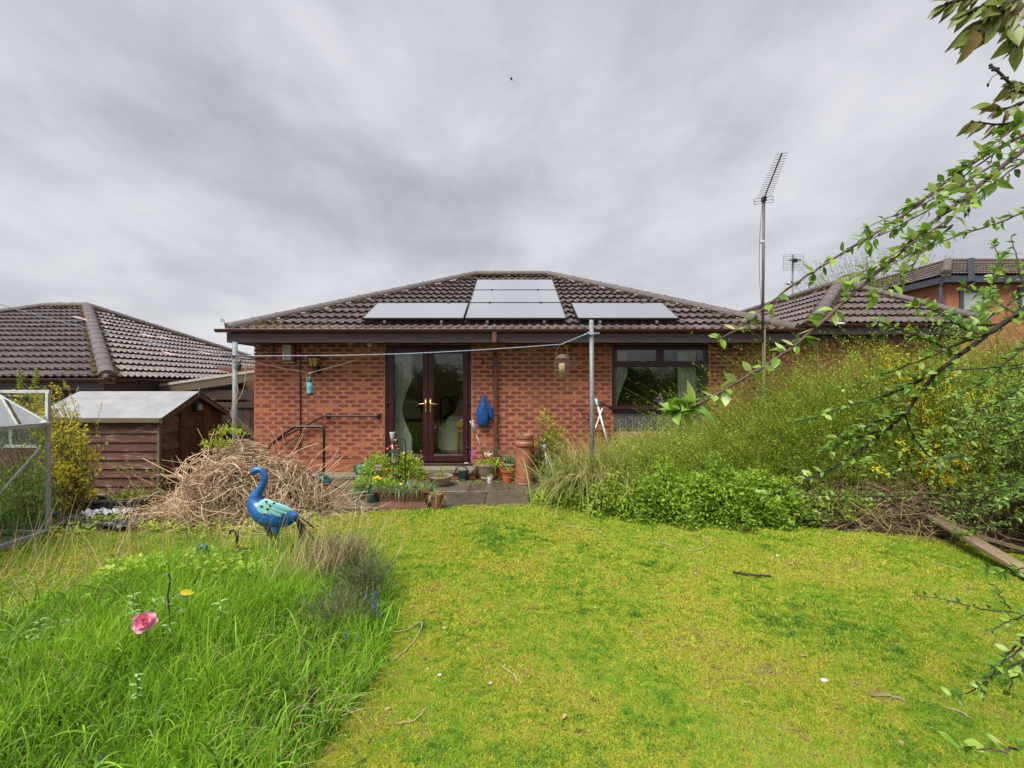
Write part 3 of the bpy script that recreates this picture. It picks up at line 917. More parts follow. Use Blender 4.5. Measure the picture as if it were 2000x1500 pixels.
# ------------------------------------------------------------------ french doors
def frame_rect(mb, x0, x1, z0, z1, y0, y1, w, b=.008, wb=None):
    wb = wb if wb is not None else w
    mb.box(x0, x0+w, y0, y1, z0, z1, bevel=b); mb.box(x1-w, x1, y0, y1, z0, z1, bevel=b)
    mb.box(x0+w-.001, x1-w+.001, y0+.0007, y1-.0007, z0, z0+wb, bevel=b); mb.box(x0+w-.001, x1-w+.001, y0+.0007, y1-.0007, z1-w, z1, bevel=b)
mb = MB(); dy = FY+.03
frame_rect(mb, DX0+.003, DX1-.003, DZ0+.0, DZ1-.003, dy, dy+.07, .055, .006, .045)
mb.box(DX0-.01, DX1+.02, dy-.09, dy-.001, DZ0+.001, DZ0+.03, bevel=.006)
fd = mb.build('french_door', M['rosewood'], house)
LW = (DX1-DX0-.11)/2
for k, sgn in ((0, 1), (1, -1)):
    x0 = DX0+.057+k*(LW-.002); x1 = x0+LW-.002
    mb = MB(); frame_rect(mb, x0, x1, DZ0+.047, DZ1-.06, dy-.022, dy+.04, .088, .010, .125)
    # beading round the pane
    frame_rect(mb, x0+.084, x1-.084, DZ0+.168, DZ1-.145, dy-.012, dy+.02, .014, .005)
    mb.build('door_leaf', M['rosewood'], fd)
    mb = MB(); mb.box(x0+.097, x1-.097, dy+.006, dy+.012, DZ0+.181, DZ1-.158); mb.build('pane', M['glass'], fd)
    hx = x1-.042 if k == 0 else x0+.042
    mb = MB(); hz_ = 1.27
    mb.tube([(hx, dy-.028, hz_-.16), (hx, dy-.028, hz_+.10)], .017, 10, squash=(1, .5))
    dirx = -1 if k == 0 else 1
    mb.tube(catmull([(hx, dy-.03, hz_+.005), (hx, dy-.07, hz_+.005), (hx+dirx*.03, dy-.078, hz_+.005), (hx+dirx*.13, dy-.072, hz_-.004)], 4), [.011]*3+[.010]*9+[.007], 8)
    mb.build('door_handle', M['brass'], fd, smooth=True)
    mb = MB(); mb.box(hx-.006, hx+.006, dy-.045, dy-.036, hz_-.10, hz_-.07, bevel=.003); mb.build('lock_cylinder', M['brass'], fd)
    ox = DX0+.03 if k == 0 else DX1-.03
    for z in (2.09, 1.27, .48):
        mb = MB(); mb.tube([(ox, dy-.02, z-.05), (ox, dy-.02, z+.035)], .014, 8); mb.box(min(ox, ox+(-dirx)*.075), max(ox, ox+(-dirx)*.075), dy-.04, dy-.01, z-.0, z+.035, bevel=.006)
        mb.build('hinge', M['blackplastic'], fd)
mb = MB(); mb.box(DX1-.12, DX1-.05, dy-.094, dy-.06, DZ0+.032, DZ0+.046, bevel=.002); mb.build('weather_cap', M['white'], fd)

# ------------------------------------------------------------------ window
mb = MB(); wy = FY+.03
frame_rect(mb, NX0+.003, NX1-.003, NZ0+.003, NZ1-.003, wy, wy+.07, .06, .006)
mz = 1.62-(713-750)/900*FY
mb.box(NX0+.06, NX1-.06, wy+.001, wy+.069, mz-.03, mz+.03, bevel=.006)
mx_ = (NX0+NX1)/2; mb.box(mx_-.03, mx_+.03, wy+.0016, wy+.068, mz+.029, NZ1-.06, bevel=.006)
mb.box(NX0-.02, NX1+.02, wy-.11, wy-.0005, NZ0-.002, NZ0+.035, bevel=.006)
win = mb.build('window', M['rosewood'], house)
for (a, b_) in ((NX0+.045, mx_-.018), (mx_+.018, NX1-.045)):
    mb = MB(); frame_rect(mb, a, b_, mz+.018, NZ1-.045, wy-.02, wy-.002, .052, .007); sh = mb.build('casement', M['rosewood'], win)
    mb = MB(); mb.box(a+.05, b_-.05, wy-.006, wy-.003, mz+.066, NZ1-.095); mb.build('pane', M['glass'], win)
mb = MB(); mb.box(NX0+.06, NX1-.06, wy+.02, wy+.026, NZ0+.06, mz-.03); mb.build('pane', M['glass'], win)
mb = MB(); mb.box(NX0-.01, NX1+.01, FY-.03, FY+.02, NZ0-.055, NZ0-.004, bevel=.004); mb.build('window_sill', M['fascia'], house)
# grey slatted infill under the window
for i in range(15):
    x = NX0+.03+i*.112
    mb = MB(); mb.box(x, x+.100, FY-.01+.004*(i%2), FY+.012, .80, NZ0-.06, bevel=.006); mb.build('cladding_slat', M['fascia_grey'], house)

# ------------------------------------------------------------------ rooms behind the glass
mb = MB()
mb.box(-4.2, 1.15, 8.38, 12.3, .15, .2, 0)
mb.build('floor', M['carpet'], house)
mb = MB(); mb.box(-4.2, 1.2, 11.3, 11.4, .2, 2.33); mb.box(-4.25, -4.2, 8.38, 12.3, .2, 2.33); mb.box(1.15, 1.2, 8.38, 12.3, .2, 2.33); mb.build('room_wall', M['wall_room'], house)
mb = MB(); mb.box(1.25, 4.2, 11.9, 12.0, .2, 2.33); mb.box(1.21, 1.25, 8.38, 11.9, .2, 2.33); mb.box(4.2, 4.25, 8.38, 11.9, .2, 2.33); mb.box(1.25, 4.2, 8.38, 11.9, .15, .2); mb.build('room_wall', M['wall_room2'], house)
mb = MB(); mb.box(-4.25, 4.25, 8.37, 12.4, 2.331, 2.35); mb.build('ceiling', M['white'], house)
def drape(name, label, x0, x1, z0, z1, y, mat, waist=None, sidewaist=0, parent=None, group=None):
    """hanging curtain with folds; waist = (z, keep fraction, +1 keeps the high-x edge / -1 the low-x edge)."""
    nx, nz = 40, 26; V = []; 
    for j in range(nz+1):
        z = z0+(z1-z0)*j/nz
        for i in range(nx+1):
            s = i/nx; 
            w = 1.0
            if waist:
                wz, keep, e_ = waist; d_ = abs(z-wz)/(.55 if z > wz else .5)
                w = keep+(1-keep)*min(1, d_)**1.3
            x = x0+(x1-x0)*s*w if sidewaist < 0 else x1-(x1-x0)*(1-s)*w
            V.append((x, y+.018*math.sin(s*46+.6*math.sin(z*3))+.006*math.sin(s*17+z*4), z))
    F = [(j*(nx+1)+i, j*(nx+1)+i+1, (j+1)*(nx+1)+i+1, (j+1)*(nx+1)+i) for j in range(nz) for i in range(nx)]
    mb = MB(); mb.mesh(V, F); o = mb.build(name, mat, None, smooth=True); return tag(o, label, 'curtain', group)
drape('curtain', 'pale net curtain tied back at the left french door', -2.14, -1.83, .22, 2.22, 8.42, M['curtain'], (1.15, .38, -1), -1)
drape('curtain', 'narrow strip of pale curtain at the right french door', -.92, -.80, .9, 2.22, 8.42, M['curtain'], (1.2, .3, 1), 1)
drape('curtain', 'white net curtain draped at the left of the kitchen window', 1.83, 2.08, 1.2, 2.2, 8.3, M['curtain'], (1.25, .25, -1), -1)
drape('curtain', 'white net curtain gathered at the right of the kitchen window', 2.99, 3.33, 1.2, 2.2, 8.32, M['curtain'])
drape('curtain', 'blue outer curtain edge beside the white net at the kitchen window', 3.31, 3.45, 1.2, 2.05, 8.36, M['blue_fabric'])
# sofa
so = root('sofa', (-.95, 9.35, .2), 'cream leather sofa end seen behind the right french door', 'sofa')
mb = MB(); mb.box(-1.42, .4, 9.15, 10.0, .24, .62, bevel=.08); mb.build('seat', M['cream'], so)
mb = MB(); mb.box(-1.30, .4, 8.95, 9.28, .22, 1.02, bevel=.11); mb.build('backrest', M['cream'], so)
mb = MB(); mb.box(-1.48, -1.22, 9.2, 10.0, .24, .82, bevel=.09); mb.build('arm', M['cream'], so)
mb = MB(); mb.mesh([(-1.18,8.95,1.03),(-.4,8.93,1.08),(-.4,9.2,1.38),(-.72,9.2,1.36),(-.95,9.1,1.16)], [(0,1,2,3,4)]); mb.mesh([(-1.18,8.94,1.0),(-.4,8.92,1.0),(-.4,8.93,1.08),(-1.18,8.95,1.03)], [(0,1,2,3)])
o = mb.build('throw', M['redlabel'], None); tag(o, 'dark red throw over the back of the cream sofa', 'throw')
tb = root('side_table', (-.92, 8.72, .2), 'small pine side table standing inside the french door', 'table')
mb = MB(); mb.box(-1.06, -.56, 8.60, 8.88, .80, .83, bevel=.005); mb.build('table_top', M['pine'], tb)
mb = MB(); mb.box(-1.03, -.59, 8.63, 8.85, .72, .80); mb.build('apron', M['pine'], tb)
for (x, y) in ((-1.03, 8.63), (-.62, 8.63), (-1.03, 8.84), (-.62, 8.84)):
    mb = MB(); mb.tube([(x+.015, y, .2), (x+.015, y, .45), (x+.015, y, .8)], [.012, .019, .019], 8); mb.build('leg', M['pine'], tb, smooth=True)
tx = root('tissue_box', (-.9, 8.7, .83), 'bright yellow tissue box on the pine side table', 'box')
mb = MB(); mb.box(-1.04, -.72, 8.62, 8.78, .832, .93, bevel=.003); mb.build('carton', M['yellow'], tx)
mb = MB(); mb.mesh([(-1.0,8.66,.93),(-.8,8.66,.93),(-.78,8.74,.93),(-.98,8.74,.93),(-.92,8.7,.985),(-.86,8.69,.99)], [(0,1,5,4),(1,2,5),(2,3,4,5),(3,0,4)]); mb.build('tissue', M['white'], tx)
ch = root('dining_chair', (-1.35, 10.6, .2), 'dark mahogany dining chair with curved back inside the room', 'chair')
mb = MB(); mb.box(-1.62, -1.15, 10.4, 10.85, .62, .68, bevel=.01); mb.build('seat', M['darkwood'], ch)
mb = MB()
for x in (-1.60, -1.17): mb.tube(catmull([(x, 10.4, .68), (x, 10.38, 1.0), (x, 10.34, 1.24)], 4), .018, 6)
mb.tube(catmull([(-1.60, 10.34, 1.22), (-1.5, 10.33, 1.32), (-1.39, 10.33, 1.30), (-1.27, 10.33, 1.32), (-1.17, 10.34, 1.22)], 5), .022, 6)
mb.tube(catmull([(-1.39, 10.33, 1.3), (-1.36, 10.35, 1.1), (-1.39, 10.38, .7)], 5), [.05]*5+[.03]*5+[.045], 6, squash=(1, .3)); mb.ball((-1.39, 10.36, .86), (.17, .05, .11), 10, 6)
mb.build('backrest', M['darkwood'], ch, smooth=True)
for (x, y) in ((-1.6, 10.42), (-1.17, 10.42), (-1.6, 10.83), (-1.17, 10.83)):
    mb = MB(); mb.box(x-.018, x+.018, y-.018, y+.018, .2, .62); mb.build('leg', M['darkwood'], ch)
sb = root('sideboard', (-3, 11, .2), 'dark wooden sideboard deep inside the dining room', 'cabinet')
mb = MB(); mb.box(-3.6, -2.1, 10.8, 11.28, .28, 1.12, bevel=.01); mb.box(-3.65, -2.05, 10.76, 11.28, 1.12, 1.16); mb.build('body', M['darkwood'], sb)
for x in (-3.55, -3.06, -2.57):
    mb = MB(); mb.box(x, x+.45, 10.78, 10.799, .36, 1.04, bevel=.008); d_ = mb.build('door', M['darkwood'], sb)
    mb = MB(); mb.ball((x+.4, 10.77, .72), .014, 6, 4); mb.build('knob', M['brass'], d_)
for (x, z, lb) in ((-2.9, 1.75, 'dark framed picture on the far dining room wall'),):
    pc = root('picture', (x, 11.29, z), lb, 'picture')
    mb = MB(); mb.box(x-.35, x+.35, 11.26, 11.295, z-.28, z+.28, bevel=.01); mb.build('frame', M['darkwood'], pc)
    mb = MB(); mb.box(x-.29, x+.29, 11.25, 11.262, z-.22, z+.22); mb.build('print', M['wall_room2'], pc)
for z, lb in ((2.02, 'upper small dark picture beside the right door curtain'), (1.74, 'lower small dark picture beside the right door curtain')):
    pc = root('picture', (-1.05, 11.29, z), lb, 'picture')
    mb = MB(); mb.box(-1.28, -1.02, 11.26, 11.295, z-.12, z+.12, bevel=.01); mb.build('frame', M['blackmetal'], pc)
    mb = MB(); mb.box(-1.25, -1.05, 11.25, 11.262, z-.09, z+.09); mb.build('print', M['wall_room2'], pc)
# flowers on the kitchen window sill
vs = root('vase_of_flowers', P(1290, 786, 8.28), 'pink flower bunch in a vase inside the kitchen window', 'vase')
b0 = P(1290, 790, 8.28)
mb = MB(); mb.lathe([(.0,0), (.03,0), (.045,.03), (.025,.07), (.03,.08)], (b0.x, b0.y, 1.235), 12); mb.build('vase', M['white'], vs, smooth=True)
mb = MB()
for _ in range(26): mb.ball((b0.x+random.gauss(0,.04), b0.y+random.gauss(0,.03), 1.37+random.gauss(0,.035)), random.uniform(.012,.022), 6, 4)
M['pinkpale'] = pm('pale pink petals', (.62, .36, .44), (.5, .25, .36), 30, .8, .1); mb.build('blossom', M['pinkpale'], vs, kind='stuff')
mb = MB()
for _ in range(22):
    a = random.uniform(-1.3, 1.3); mb.tube([(b0.x, b0.y, 1.3), (b0.x+math.sin(a)*random.uniform(.06,.12), b0.y+random.uniform(-.03,.03), 1.31+math.cos(a)*random.uniform(.08,.14))], [.004, .002], 4)
M['stem_green'] = pm('stem green', (.07, .15, .03), (.05, .11, .03), 20, .6, .1); mb.build('stem', M['stem_green'], vs, kind='stuff')
# ------------------------------------------------------------------ left neighbour (stands lower)
NYc = 8.2; NXc = -.878*NYc; NE = CAM_H+.0133*NYc-.02
nb = root('neighbour_bungalow', (NXc-4, NYc+.4, -.5), 'lower neighbouring bungalow with brown tiled hipped roof beyond the shed', 'bungalow')
NR = .564*NYc; NT_ = .436; nth = math.atan(NT_); nT = NR/math.cos(nth); nsl = math.cos(nth); NL = 9.0+1.33
roof_face(nb, (NXc-NL, NYc, NE), (1,0,0), (0,1,0), NT_, NL, nsl, nsl, nT, 130, M['tile'])
roof_face(nb, (NXc, NYc, NE), (0,1,0), (-1,0,0), NT_, 2*NR, nsl, nsl, nT, 170, M['tile'])
roof_face(nb, (NXc, NYc+2*NR, NE), (-1,0,0), (0,-1,0), NT_, NL, nsl, nsl, nT, 0, M['tile'])
roof_face(nb, (NXc-NL, NYc+2*NR, NE), (0,-1,0), (1,0,0), NT_, 2*NR, nsl, nsl, nT, 0, M['tile'])
c1 = Vector((NXc, NYc, NE)); c2 = Vector((NXc, NYc+2*NR, NE)); c3 = Vector((NXc-NL, NYc+2*NR, NE)); c4 = Vector((NXc-NL, NYc, NE))
nzr = NE+NR*NT_; a1 = Vector((NXc-NR, NYc+NR, nzr)); a2 = Vector((NXc-NL+NR, NYc+NR, nzr)); dn = Vector((0,0,.03))
mb = MB(); mb.face([c4-dn, c1-dn, a1-dn, a2-dn]); mb.face([c1-dn, c2-dn, a1-dn]); mb.face([c2-dn, c3-dn, a2-dn, a1-dn]); mb.face([c3-dn, c4-dn, a2-dn]); mb.build('roof', M['soffit'], nb)
zz = Vector((0,0,.045))
for p, q, ms in ((c1, a1, True), (a1, a2, True), (c2, a1, True), (c3, a2, False), (c4, a2, False)):
    ridge_run(nb, p+zz, q+zz, r=.12, moss=ms)
# dark open end of the near hip tile
mb = MB(); mb.ball((c1.x-.02, c1.y-.03, c1.z+.05), (.07, .03, .05), 8, 5); mb.build('mortar_plug', M['mortar_grey'], nb)
# pale salvaged tiles, lighter than the rest
M['tile_pale'] = tile_mat('pale worn tile', (.50, .38, .37), (.36, .26, .25), .9, .6)
run_ = Vector((-1,0,0)); es_ = (run_*math.cos(nth)+Vector((0,0,math.sin(nth)))); nrm_ = Vector((math.sin(nth), 0, math.cos(nth)))
bm_ = Matrix(((0, es_.x, nrm_.x, c1.x), (1, es_.y, nrm_.y, c1.y), (0, es_.z, nrm_.z, c1.z), (0,0,0,1)))
pm_ = None
for (s0, t0) in ((3.0, 10), (3.6, 10), (4.2, 8), (4.8, 8), (3.3, 4), (5.1, 5)):
    tb = MB(); tb.mesh([(v[0]*.5, v[1], v[2]) for v in TV], TF)
    tb.build('roof_tile', M['tile_pale'], nb, mw=bm_ @ Matrix.Translation((s0, t0*GAUGE+.003, .014)), label='pale bleached tile')
mb = MB(); mb.box(NXc-NL+.1, NXc-.08, NYc+.022, NYc+.045, NE-.20, NE-.03); mb.build('fascia', M['fascia'], nb)
mb = MB(); mb.box(NXc-.10, NXc-.078, NYc+.046, NYc+2*NR, NE-.20, NE-.03); mb.build('fascia', M['fascia'], nb)
gutter(nb, (NXc-NL, NYc-.045, NE+.0), (NXc+.03, NYc-.045, NE+.0)); gutter(nb, (NXc+.045, NYc+.03, NE+.0), (NXc+.045, NYc+2*NR, NE+.0))
mb = MB(); mb.box(NXc-NL+.4, NXc-.42, NYc+.42, NYc+.6, -1, NE-.1); mb.box(NXc-.6, NXc-.42, NYc+.61, NYc+2*NR-.4, -1, NE-.1); mb.box(NXc-NL+.4, NXc-.6, NYc+2*NR-.6, NYc+2*NR-.4, -1, NE-.1); mb.build('wall', M['mortar_grey'], nb)
mb = MB(); mb.box(NXc-NL+.1, NXc-.1, NYc+.046, NYc+.42, NE-.205, NE-.19); mb.box(NXc-.42, NXc-.1, NYc+.43, NYc+2*NR, NE-.205, NE-.19); mb.build('soffit', M['soffit'], nb)
brick_wall(nb, (NXc-.42-4.0, NYc+.434, -.5), (1,0,0), (0,-1,0), 0, 4.0, 0, 2.0, [(1.7, 2.9, .9, 2.2)], 60, M['brick_dull'])
brick_wall(nb, (NXc-.434, NYc+.44, -.5), (0,1,0), (1,0,0), 0, 8.2, 0, 2.0, [], 60, M['brick_dull'])
wf = MB(); wx0, wx1 = NXc-.42-2.28, NXc-.42-1.12; frame_rect(wf, wx0, wx1, .42, 1.44, NYc+.40, NYc+.43, .06); frame_rect(wf, wx0+.5, wx0+.56+.0, .42, 1.44, NYc+.401, NYc+.429, .03); wo = wf.build('window', M['white'], nb)
mb = MB(); mb.box(wx0+.06, wx1-.06, NYc+.412, NYc+.416, .48, 1.38); mb.build('pane', M['glass'], wo)
mb = MB(); mb.box(NXc-.30, NXc-.02, NYc+.05, NYc+.12, NE-.205-.06, NE-.206, bevel=.01); mb.build('vent_box', M['terracotta'], nb)

# ------------------------------------------------------------------ car port between the houses
cp = root('car_port', (-5.9, 9.5, -.5), 'lean-to car port roof with pale edge between the two bungalows', 'car port')
y_ = 9.5; z0_ = P(297, 757, y_).z; z1_ = z0_+.42; x0_ = P(297, 757, y_).x; x1_ = WX0-.03
d_ = Vector((x1_-x0_, 0, z1_-z0_))
def slope_box(mb, ya, yb, dz0, dz1, xa=0, xb=1):
    p = Vector((x0_, 0, z0_)); A = p+d_*xa; B = p+d_*xb
    mb.mesh([(A.x, ya, A.z+dz0), (B.x, ya, B.z+dz0), (B.x, yb, B.z+dz0), (A.x, yb, A.z+dz0), (A.x, ya, A.z+dz1), (B.x, ya, B.z+dz1), (B.x, yb, B.z+dz1), (A.x, yb, A.z+dz1)],
            [(0,3,2,1), (4,5,6,7), (0,1,5,4), (1,2,6,5), (2,3,7,6), (3,0,4,7)])
mb = MB(); slope_box(mb, y_, y_+.07, .0, .05); mb.build('edge_trim', M['alu'], cp)
M['palewood'] = pm('pale weathered edge board', (.50, .47, .38), (.36, .34, .26), 12, .8, .2)
mb = MB(); slope_box(mb, y_-.012, y_-.001, .002, .052); mb.build('edge_trim', M['palewood'], cp)
mb = MB(); slope_box(mb, y_+.071, y_+4, .02, .035); mb.build('roof_sheet', M['glass_green'], cp)
mb = MB(); slope_box(mb, y_+.002, y_+.06, -.17, -.002); mb.build('beam', M['bargeboard'], cp)
mb = MB(); mb.box(x0_+.2, x1_, y_+.061, y_+.12, 1.30, 1.50); mb.build('tie_beam', M['gate'], cp)
for xx in (-6.2, -4.75):
    mb = MB(); mb.box(xx-.05, xx+.05, y_+.002, y_+.1, -.5, 1.3+.25*(xx > -5)); mb.build('post', M['gate'], cp)
bw = root('brick_garage_wall', (-6, 12.2, -.5), 'dull red brick wall in the shade behind the car port', 'wall')
mb = MB(); mb.box(-8, -4.3, 12.21, 12.4, -.6, 2.1); mb.build('backing', M['mortar_grey'], bw)
brick_wall(bw, (-8, 12.225, -.5), (1,0,0), (0,-1,0), 0, 3.7, 0, 2.55, [], 200, M['brick_dull'])
gt = root('garden_gate', (-5.0, 8.7, -.47), 'dark brown boarded side gate with diagonal brace beside the bungalow', 'gate')
gx0, gx1 = -5.62, -4.56; gy_ = 8.7; gzt = 1.29
for i in range(8):
    w_ = (gx1-gx0)/8; mb = MB(); mb.box(gx0+i*w_+.003, gx0+(i+1)*w_-.003, gy_+.03, gy_+.05, -.44, gzt-.03, bevel=.003); mb.build('board', M['gate'], gt)
for z in (gzt-.12, .3, -.38):
    mb = MB(); mb.box(gx0, gx1, gy_+.0, gy_+.029, z, z+.10, bevel=.004); mb.build('rail', M['gate'], gt)
mb = MB(); mb.mesh([(gx0+.12, gy_+.002, gzt-.13), (gx0+.24, gy_+.002, gzt-.13), (gx1, gy_+.002, .40), (gx1-.12, gy_+.002, .40), (gx0+.12, gy_+.028, gzt-.13), (gx0+.24, gy_+.028, gzt-.13), (gx1, gy_+.028, .40), (gx1-.12, gy_+.028, .40)], [(0,3,2,1), (4,5,6,7), (0,1,5,4), (1,2,6,5), (2,3,7,6), (3,0,4,7)]); mb.build('brace', M['bargeboard'], gt)
mb = MB(); mb.box(gx0-.11, gx0-.005, gy_, gy_+.1, -.5, gzt+.04, bevel=.006); mb.build('post', M['gate'], gt)

# ------------------------------------------------------------------ garage roof on the right
gr = root('garage', (8, 9.9, 0), 'red brick garage with brown hipped tile roof to the right of the bungalow', 'garage')
GY = 9.5; GXl = 6.23; GW = 3.62; GE = CAM_H+.1333*GY-.04; GT = .655; gth = math.atan(GT); gs = math.cos(gth); GR = GW/2; GD = 12.0
roof_face(gr, (GXl, GY, GE), (1,0,0), (0,1,0), GT, GW, gs, gs, GR/math.cos(gth), 80, M['tile'])
roof_face(gr, (GXl, GY+GD, GE), (0,-1,0), (1,0,0), GT, GD, 0, gs, GR/math.cos(gth), 180, M['tile'])
roof_face(gr, (GXl+GW, GY, GE), (0,1,0), (-1,0,0), GT, GD, gs, 0, GR/math.cos(gth), 0, M['tile'])
q1 = Vector((GXl, GY, GE)); q2 = Vector((GXl+GW, GY, GE)); qa = Vector((GXl+GR, GY+GR, GE+GR*GT)); qb = Vector((GXl+GR, GY+GD, GE+GR*GT))
mb = MB(); mb.face([q1-dn, q2-dn, qa-dn]); mb.face([Vector((GXl, GY+GD, GE))-dn, q1-dn, qa-dn, qb-dn]); mb.face([q2-dn, Vector((GXl+GW, GY+GD, GE))-dn, qb-dn, qa-dn]); mb.build('roof', M['soffit'], gr)
ridge_run(gr, q1+zz, qa+zz, r=.13); ridge_run(gr, q2+zz, qa+zz, r=.12); ridge_run(gr, qa+zz, qb+zz, r=.12)
gutter(gr, (GXl-.06, GY-.05, GE-.0), (GXl+GW+.06, GY-.05, GE-.0)); gutter(gr, (GXl-.05, GY+GD, GE), (GXl-.05, GY, GE))
mb = MB(); mb.box(GXl+.02, GXl+GW-.02, GY+.0, GY+.02, GE-.20, GE-.04); mb.build('fascia', M['fascia'], gr)
mb = MB(); mb.box(GXl+.02, GXl+.04, GY+.021, GY+GD, GE-.20, GE-.04); mb.build('fascia', M['fascia'], gr)
mb = MB(); mb.box(GXl+.3, GXl+GW-.3, GY+.33, GY+.5, -.2, GE-.1); mb.box(GXl+.3, GXl+.45, GY+.51, GY+GD, -.2, GE-.1); mb.box(GXl+GW-.45, GXl+GW-.3, GY+.51, GY+GD, -.2, GE-.1); mb.build('wall', M['mortar_grey'], gr)
mb = MB(); mb.box(GXl+.04, GXl+GW-.04, GY+.021, GY+.33, GE-.2, GE-.19); mb.build('soffit', M['soffit'], gr)
brick_wall(gr, (GXl+.305, GY+.32, .0), (0,1,0), (-1,0,0), 0, GD-.4, 0, GE-.25, [], 0, M['brick'])
brick_wall(gr, (GXl+.28, GY+.335, .0), (1,0,0), (0,-1,0), 0, GW-.56, 0, GE-.25, [], 150, M['brick'])
sl_ = P(1641, 633, GY-.1); dl = root('security_light', sl_, 'round pale security light on the garage gutter', 'light')
mb = MB(); mb.lathe([(0,.03), (.06,.03), (.085,.02), (.09,0), (.07,-.02), (0,-.025)], sl_, 16); mb.build('dome', M['white'], dl, smooth=True)
mb = MB(); mb.box(sl_.x-.03, sl_.x+.03, sl_.y-.02, GY-.02, sl_.z-.06, sl_.z-.02); mb.build('bracket', M['blackplastic'], dl)

# ------------------------------------------------------------------ two storey house far right
fh = root('brick_house', (22, 24, 0), 'distant two storey orange brick house with grey roof and dark framed windows', 'house')
def far_brick():
    t = NT('distant orange brick'); co = t.coord()
    mp = t.node('ShaderNodeMapping', {0: co}); mp.inputs[2].default_value = (R(90), 0, 0)
    sp = t.node('ShaderNodeSeparateXYZ', {0: t.pos()}); cb = t.node('ShaderNodeCombineXYZ', {0: t.math('ADD', sp.outputs[0], sp.outputs[1]), 1: sp.outputs[2]})
    b_ = t.node('ShaderNodeTexBrick', {'Vector': cb.outputs[0], 'Color1': (.42, .135, .055, 1), 'Color2': (.30, .09, .045, 1), 'Mortar': (.40, .25, .15, 1), 'Scale': 1.0, 'Mortar Size': .008, 'Brick Width': .225, 'Row Height': .075})
    t.bsdf(b_.outputs[0], .9); return t.m
M['far_brick'] = far_brick()
HX, HY, HE = 18.83, 20.0, CAM_H+214/900*20
mb = MB(); mb.box(HX+.4, HX+14, HY+.4, HY+.7, -.5, HE-.05); mb.box(HX+.4, HX+.7, HY+.71, HY+12, -.5, HE-.05); mb.build('wall', M['far_brick'], fh)
hr = 1.9; ht = .55; hth = math.atan(ht); hs = math.cos(hth)
roof_face(fh, (HX, HY, HE), (1,0,0), (0,1,0), ht, 15, hs, 0, hr/math.cos(hth), 0, M['tile_far'])
roof_face(fh, (HX, HY+12, HE), (0,-1,0), (1,0,0), ht, 12, 0, hs, hr/math.cos(hth), 0, M['tile_far'])
k0 = Vector((HX, HY, HE)); k1 = Vector((HX+hr, HY+hr, HE+hr*ht))
mb = MB(); mb.face([k0-dn, Vector((HX+15, HY, HE))-dn, Vector((HX+15, HY+hr, k1.z))-dn, k1-dn]); mb.face([Vector((HX, HY+12, HE))-dn, k0-dn, k1-dn, Vector((HX+hr, HY+12, k1.z))-dn]); mb.face([k1-dn, Vector((HX+15, HY+hr, k1.z))-dn, Vector((HX+15, HY+12, k1.z))-dn, Vector((HX+hr, HY+12, k1.z))-dn]); mb.build('roof', M['soffit'], fh)
ridge_run(fh, k0+zz, k1+zz, r=.17, moss=False); ridge_run(fh, k1+zz, Vector((HX+15, HY+hr, k1.z))+zz, r=.12, moss=False); ridge_run(fh, k1+zz, Vector((HX+hr, HY+12, k1.z))+zz, r=.12, moss=False)
M['slategrey'] = pm('slate grey frame', (.07, .08, .10), (.05, .06, .08), 6, .5, .05)
mb = MB(); mb.box(HX+.05, HX+15, HY+.02, HY+.06, HE-.32, HE-.02); mb.box(HX+.02, HX+.06, HY+.061, HY+12, HE-.32, HE-.02); mb.build('fascia', M['slategrey'], fh)
mb = MB(); mb.box(HX+.06, HX+15, HY+.061, HY+.4, HE-.32, HE-.30); mb.build('soffit', M['slategrey'], fh)
for (u0, u1, v0, v1) in ((1873, 1925, 565, 612), (1987, 2045, 563, 612)):
    a = P(u0, v1, HY+.4); b_ = P(u1, v0, HY+.4)
    mb = MB(); frame_rect(mb, a.x, b_.x, a.z, b_.z, HY+.33, HY+.399, .16, .01); w1 = mb.build('window', M['slategrey'], fh)
    mb = MB(); mb.box(a.x+.16, b_.x-.16, HY+.36, HY+.37, a.z+.16, b_.z-.16); M.setdefault('farpane', pm('net backed pane', (.45, .47, .47), None, 3, .15, 0)); mb.build('pane', M['farpane'], w1)
mb = MB(); px = P(1838, 580, HY+.3).x; mb.tube([(px, HY+.2, HE-.3), (px, HY+.32, HE-.5), (px, HY+.32, 0)], .07, 6); mb.tube([(P(1896,0,HY).x, HY+.0, HE+.7), (P(1896,0,HY).x, HY+.0, HE-.3)], .12, 6); mb.build('downpipe', M['slategrey'], fh)

# ------------------------------------------------------------------ aerials
am = P(1492, 388, 7.4); ta = root('tv_aerial', (am.x, 7.4, 0), 'tall pole mounted television aerial rising above the right end of the gutter', 'aerial')
mb = MB(); mb.tube([(am.x, 7.4, 0), (am.x, 7.4, 2.5)], .026, 10); mb.build('pole', M['bargeboard'], ta, smooth=True)
M['mast'] = pm('rusty painted mast', (.16, .11, .12), (.10, .075, .085), 9, .6, .2)
mb = MB(); mb.tube([(am.x-.03, 7.385, 2.3), (am.x, 7.4, am.z+.02)], .021, 10); mb.build('mast', M['mast'], ta, smooth=True)
s0 = Vector((am.x, 7.4, am.z)); e0 = P(1527, 300, 6.0); bd = (e0-s0); bdn = bd.normalized(); sd = bdn.cross(Vector((0,0,1))).normalized()
mb = MB(); mb.tube([s0-bdn*.08, e0], .010, 6); bo = mb.build('boom', M['blackmetal'], ta)
for i in range(19):
    c = s0+bd*(.06+.94*i/18); h_ = .105-.035*i/18
    mb = MB(); mb.tube([c-sd*h_, c+sd*h_], .0035, 5); mb.build('element', M['blackmetal'], bo)
mb = MB()
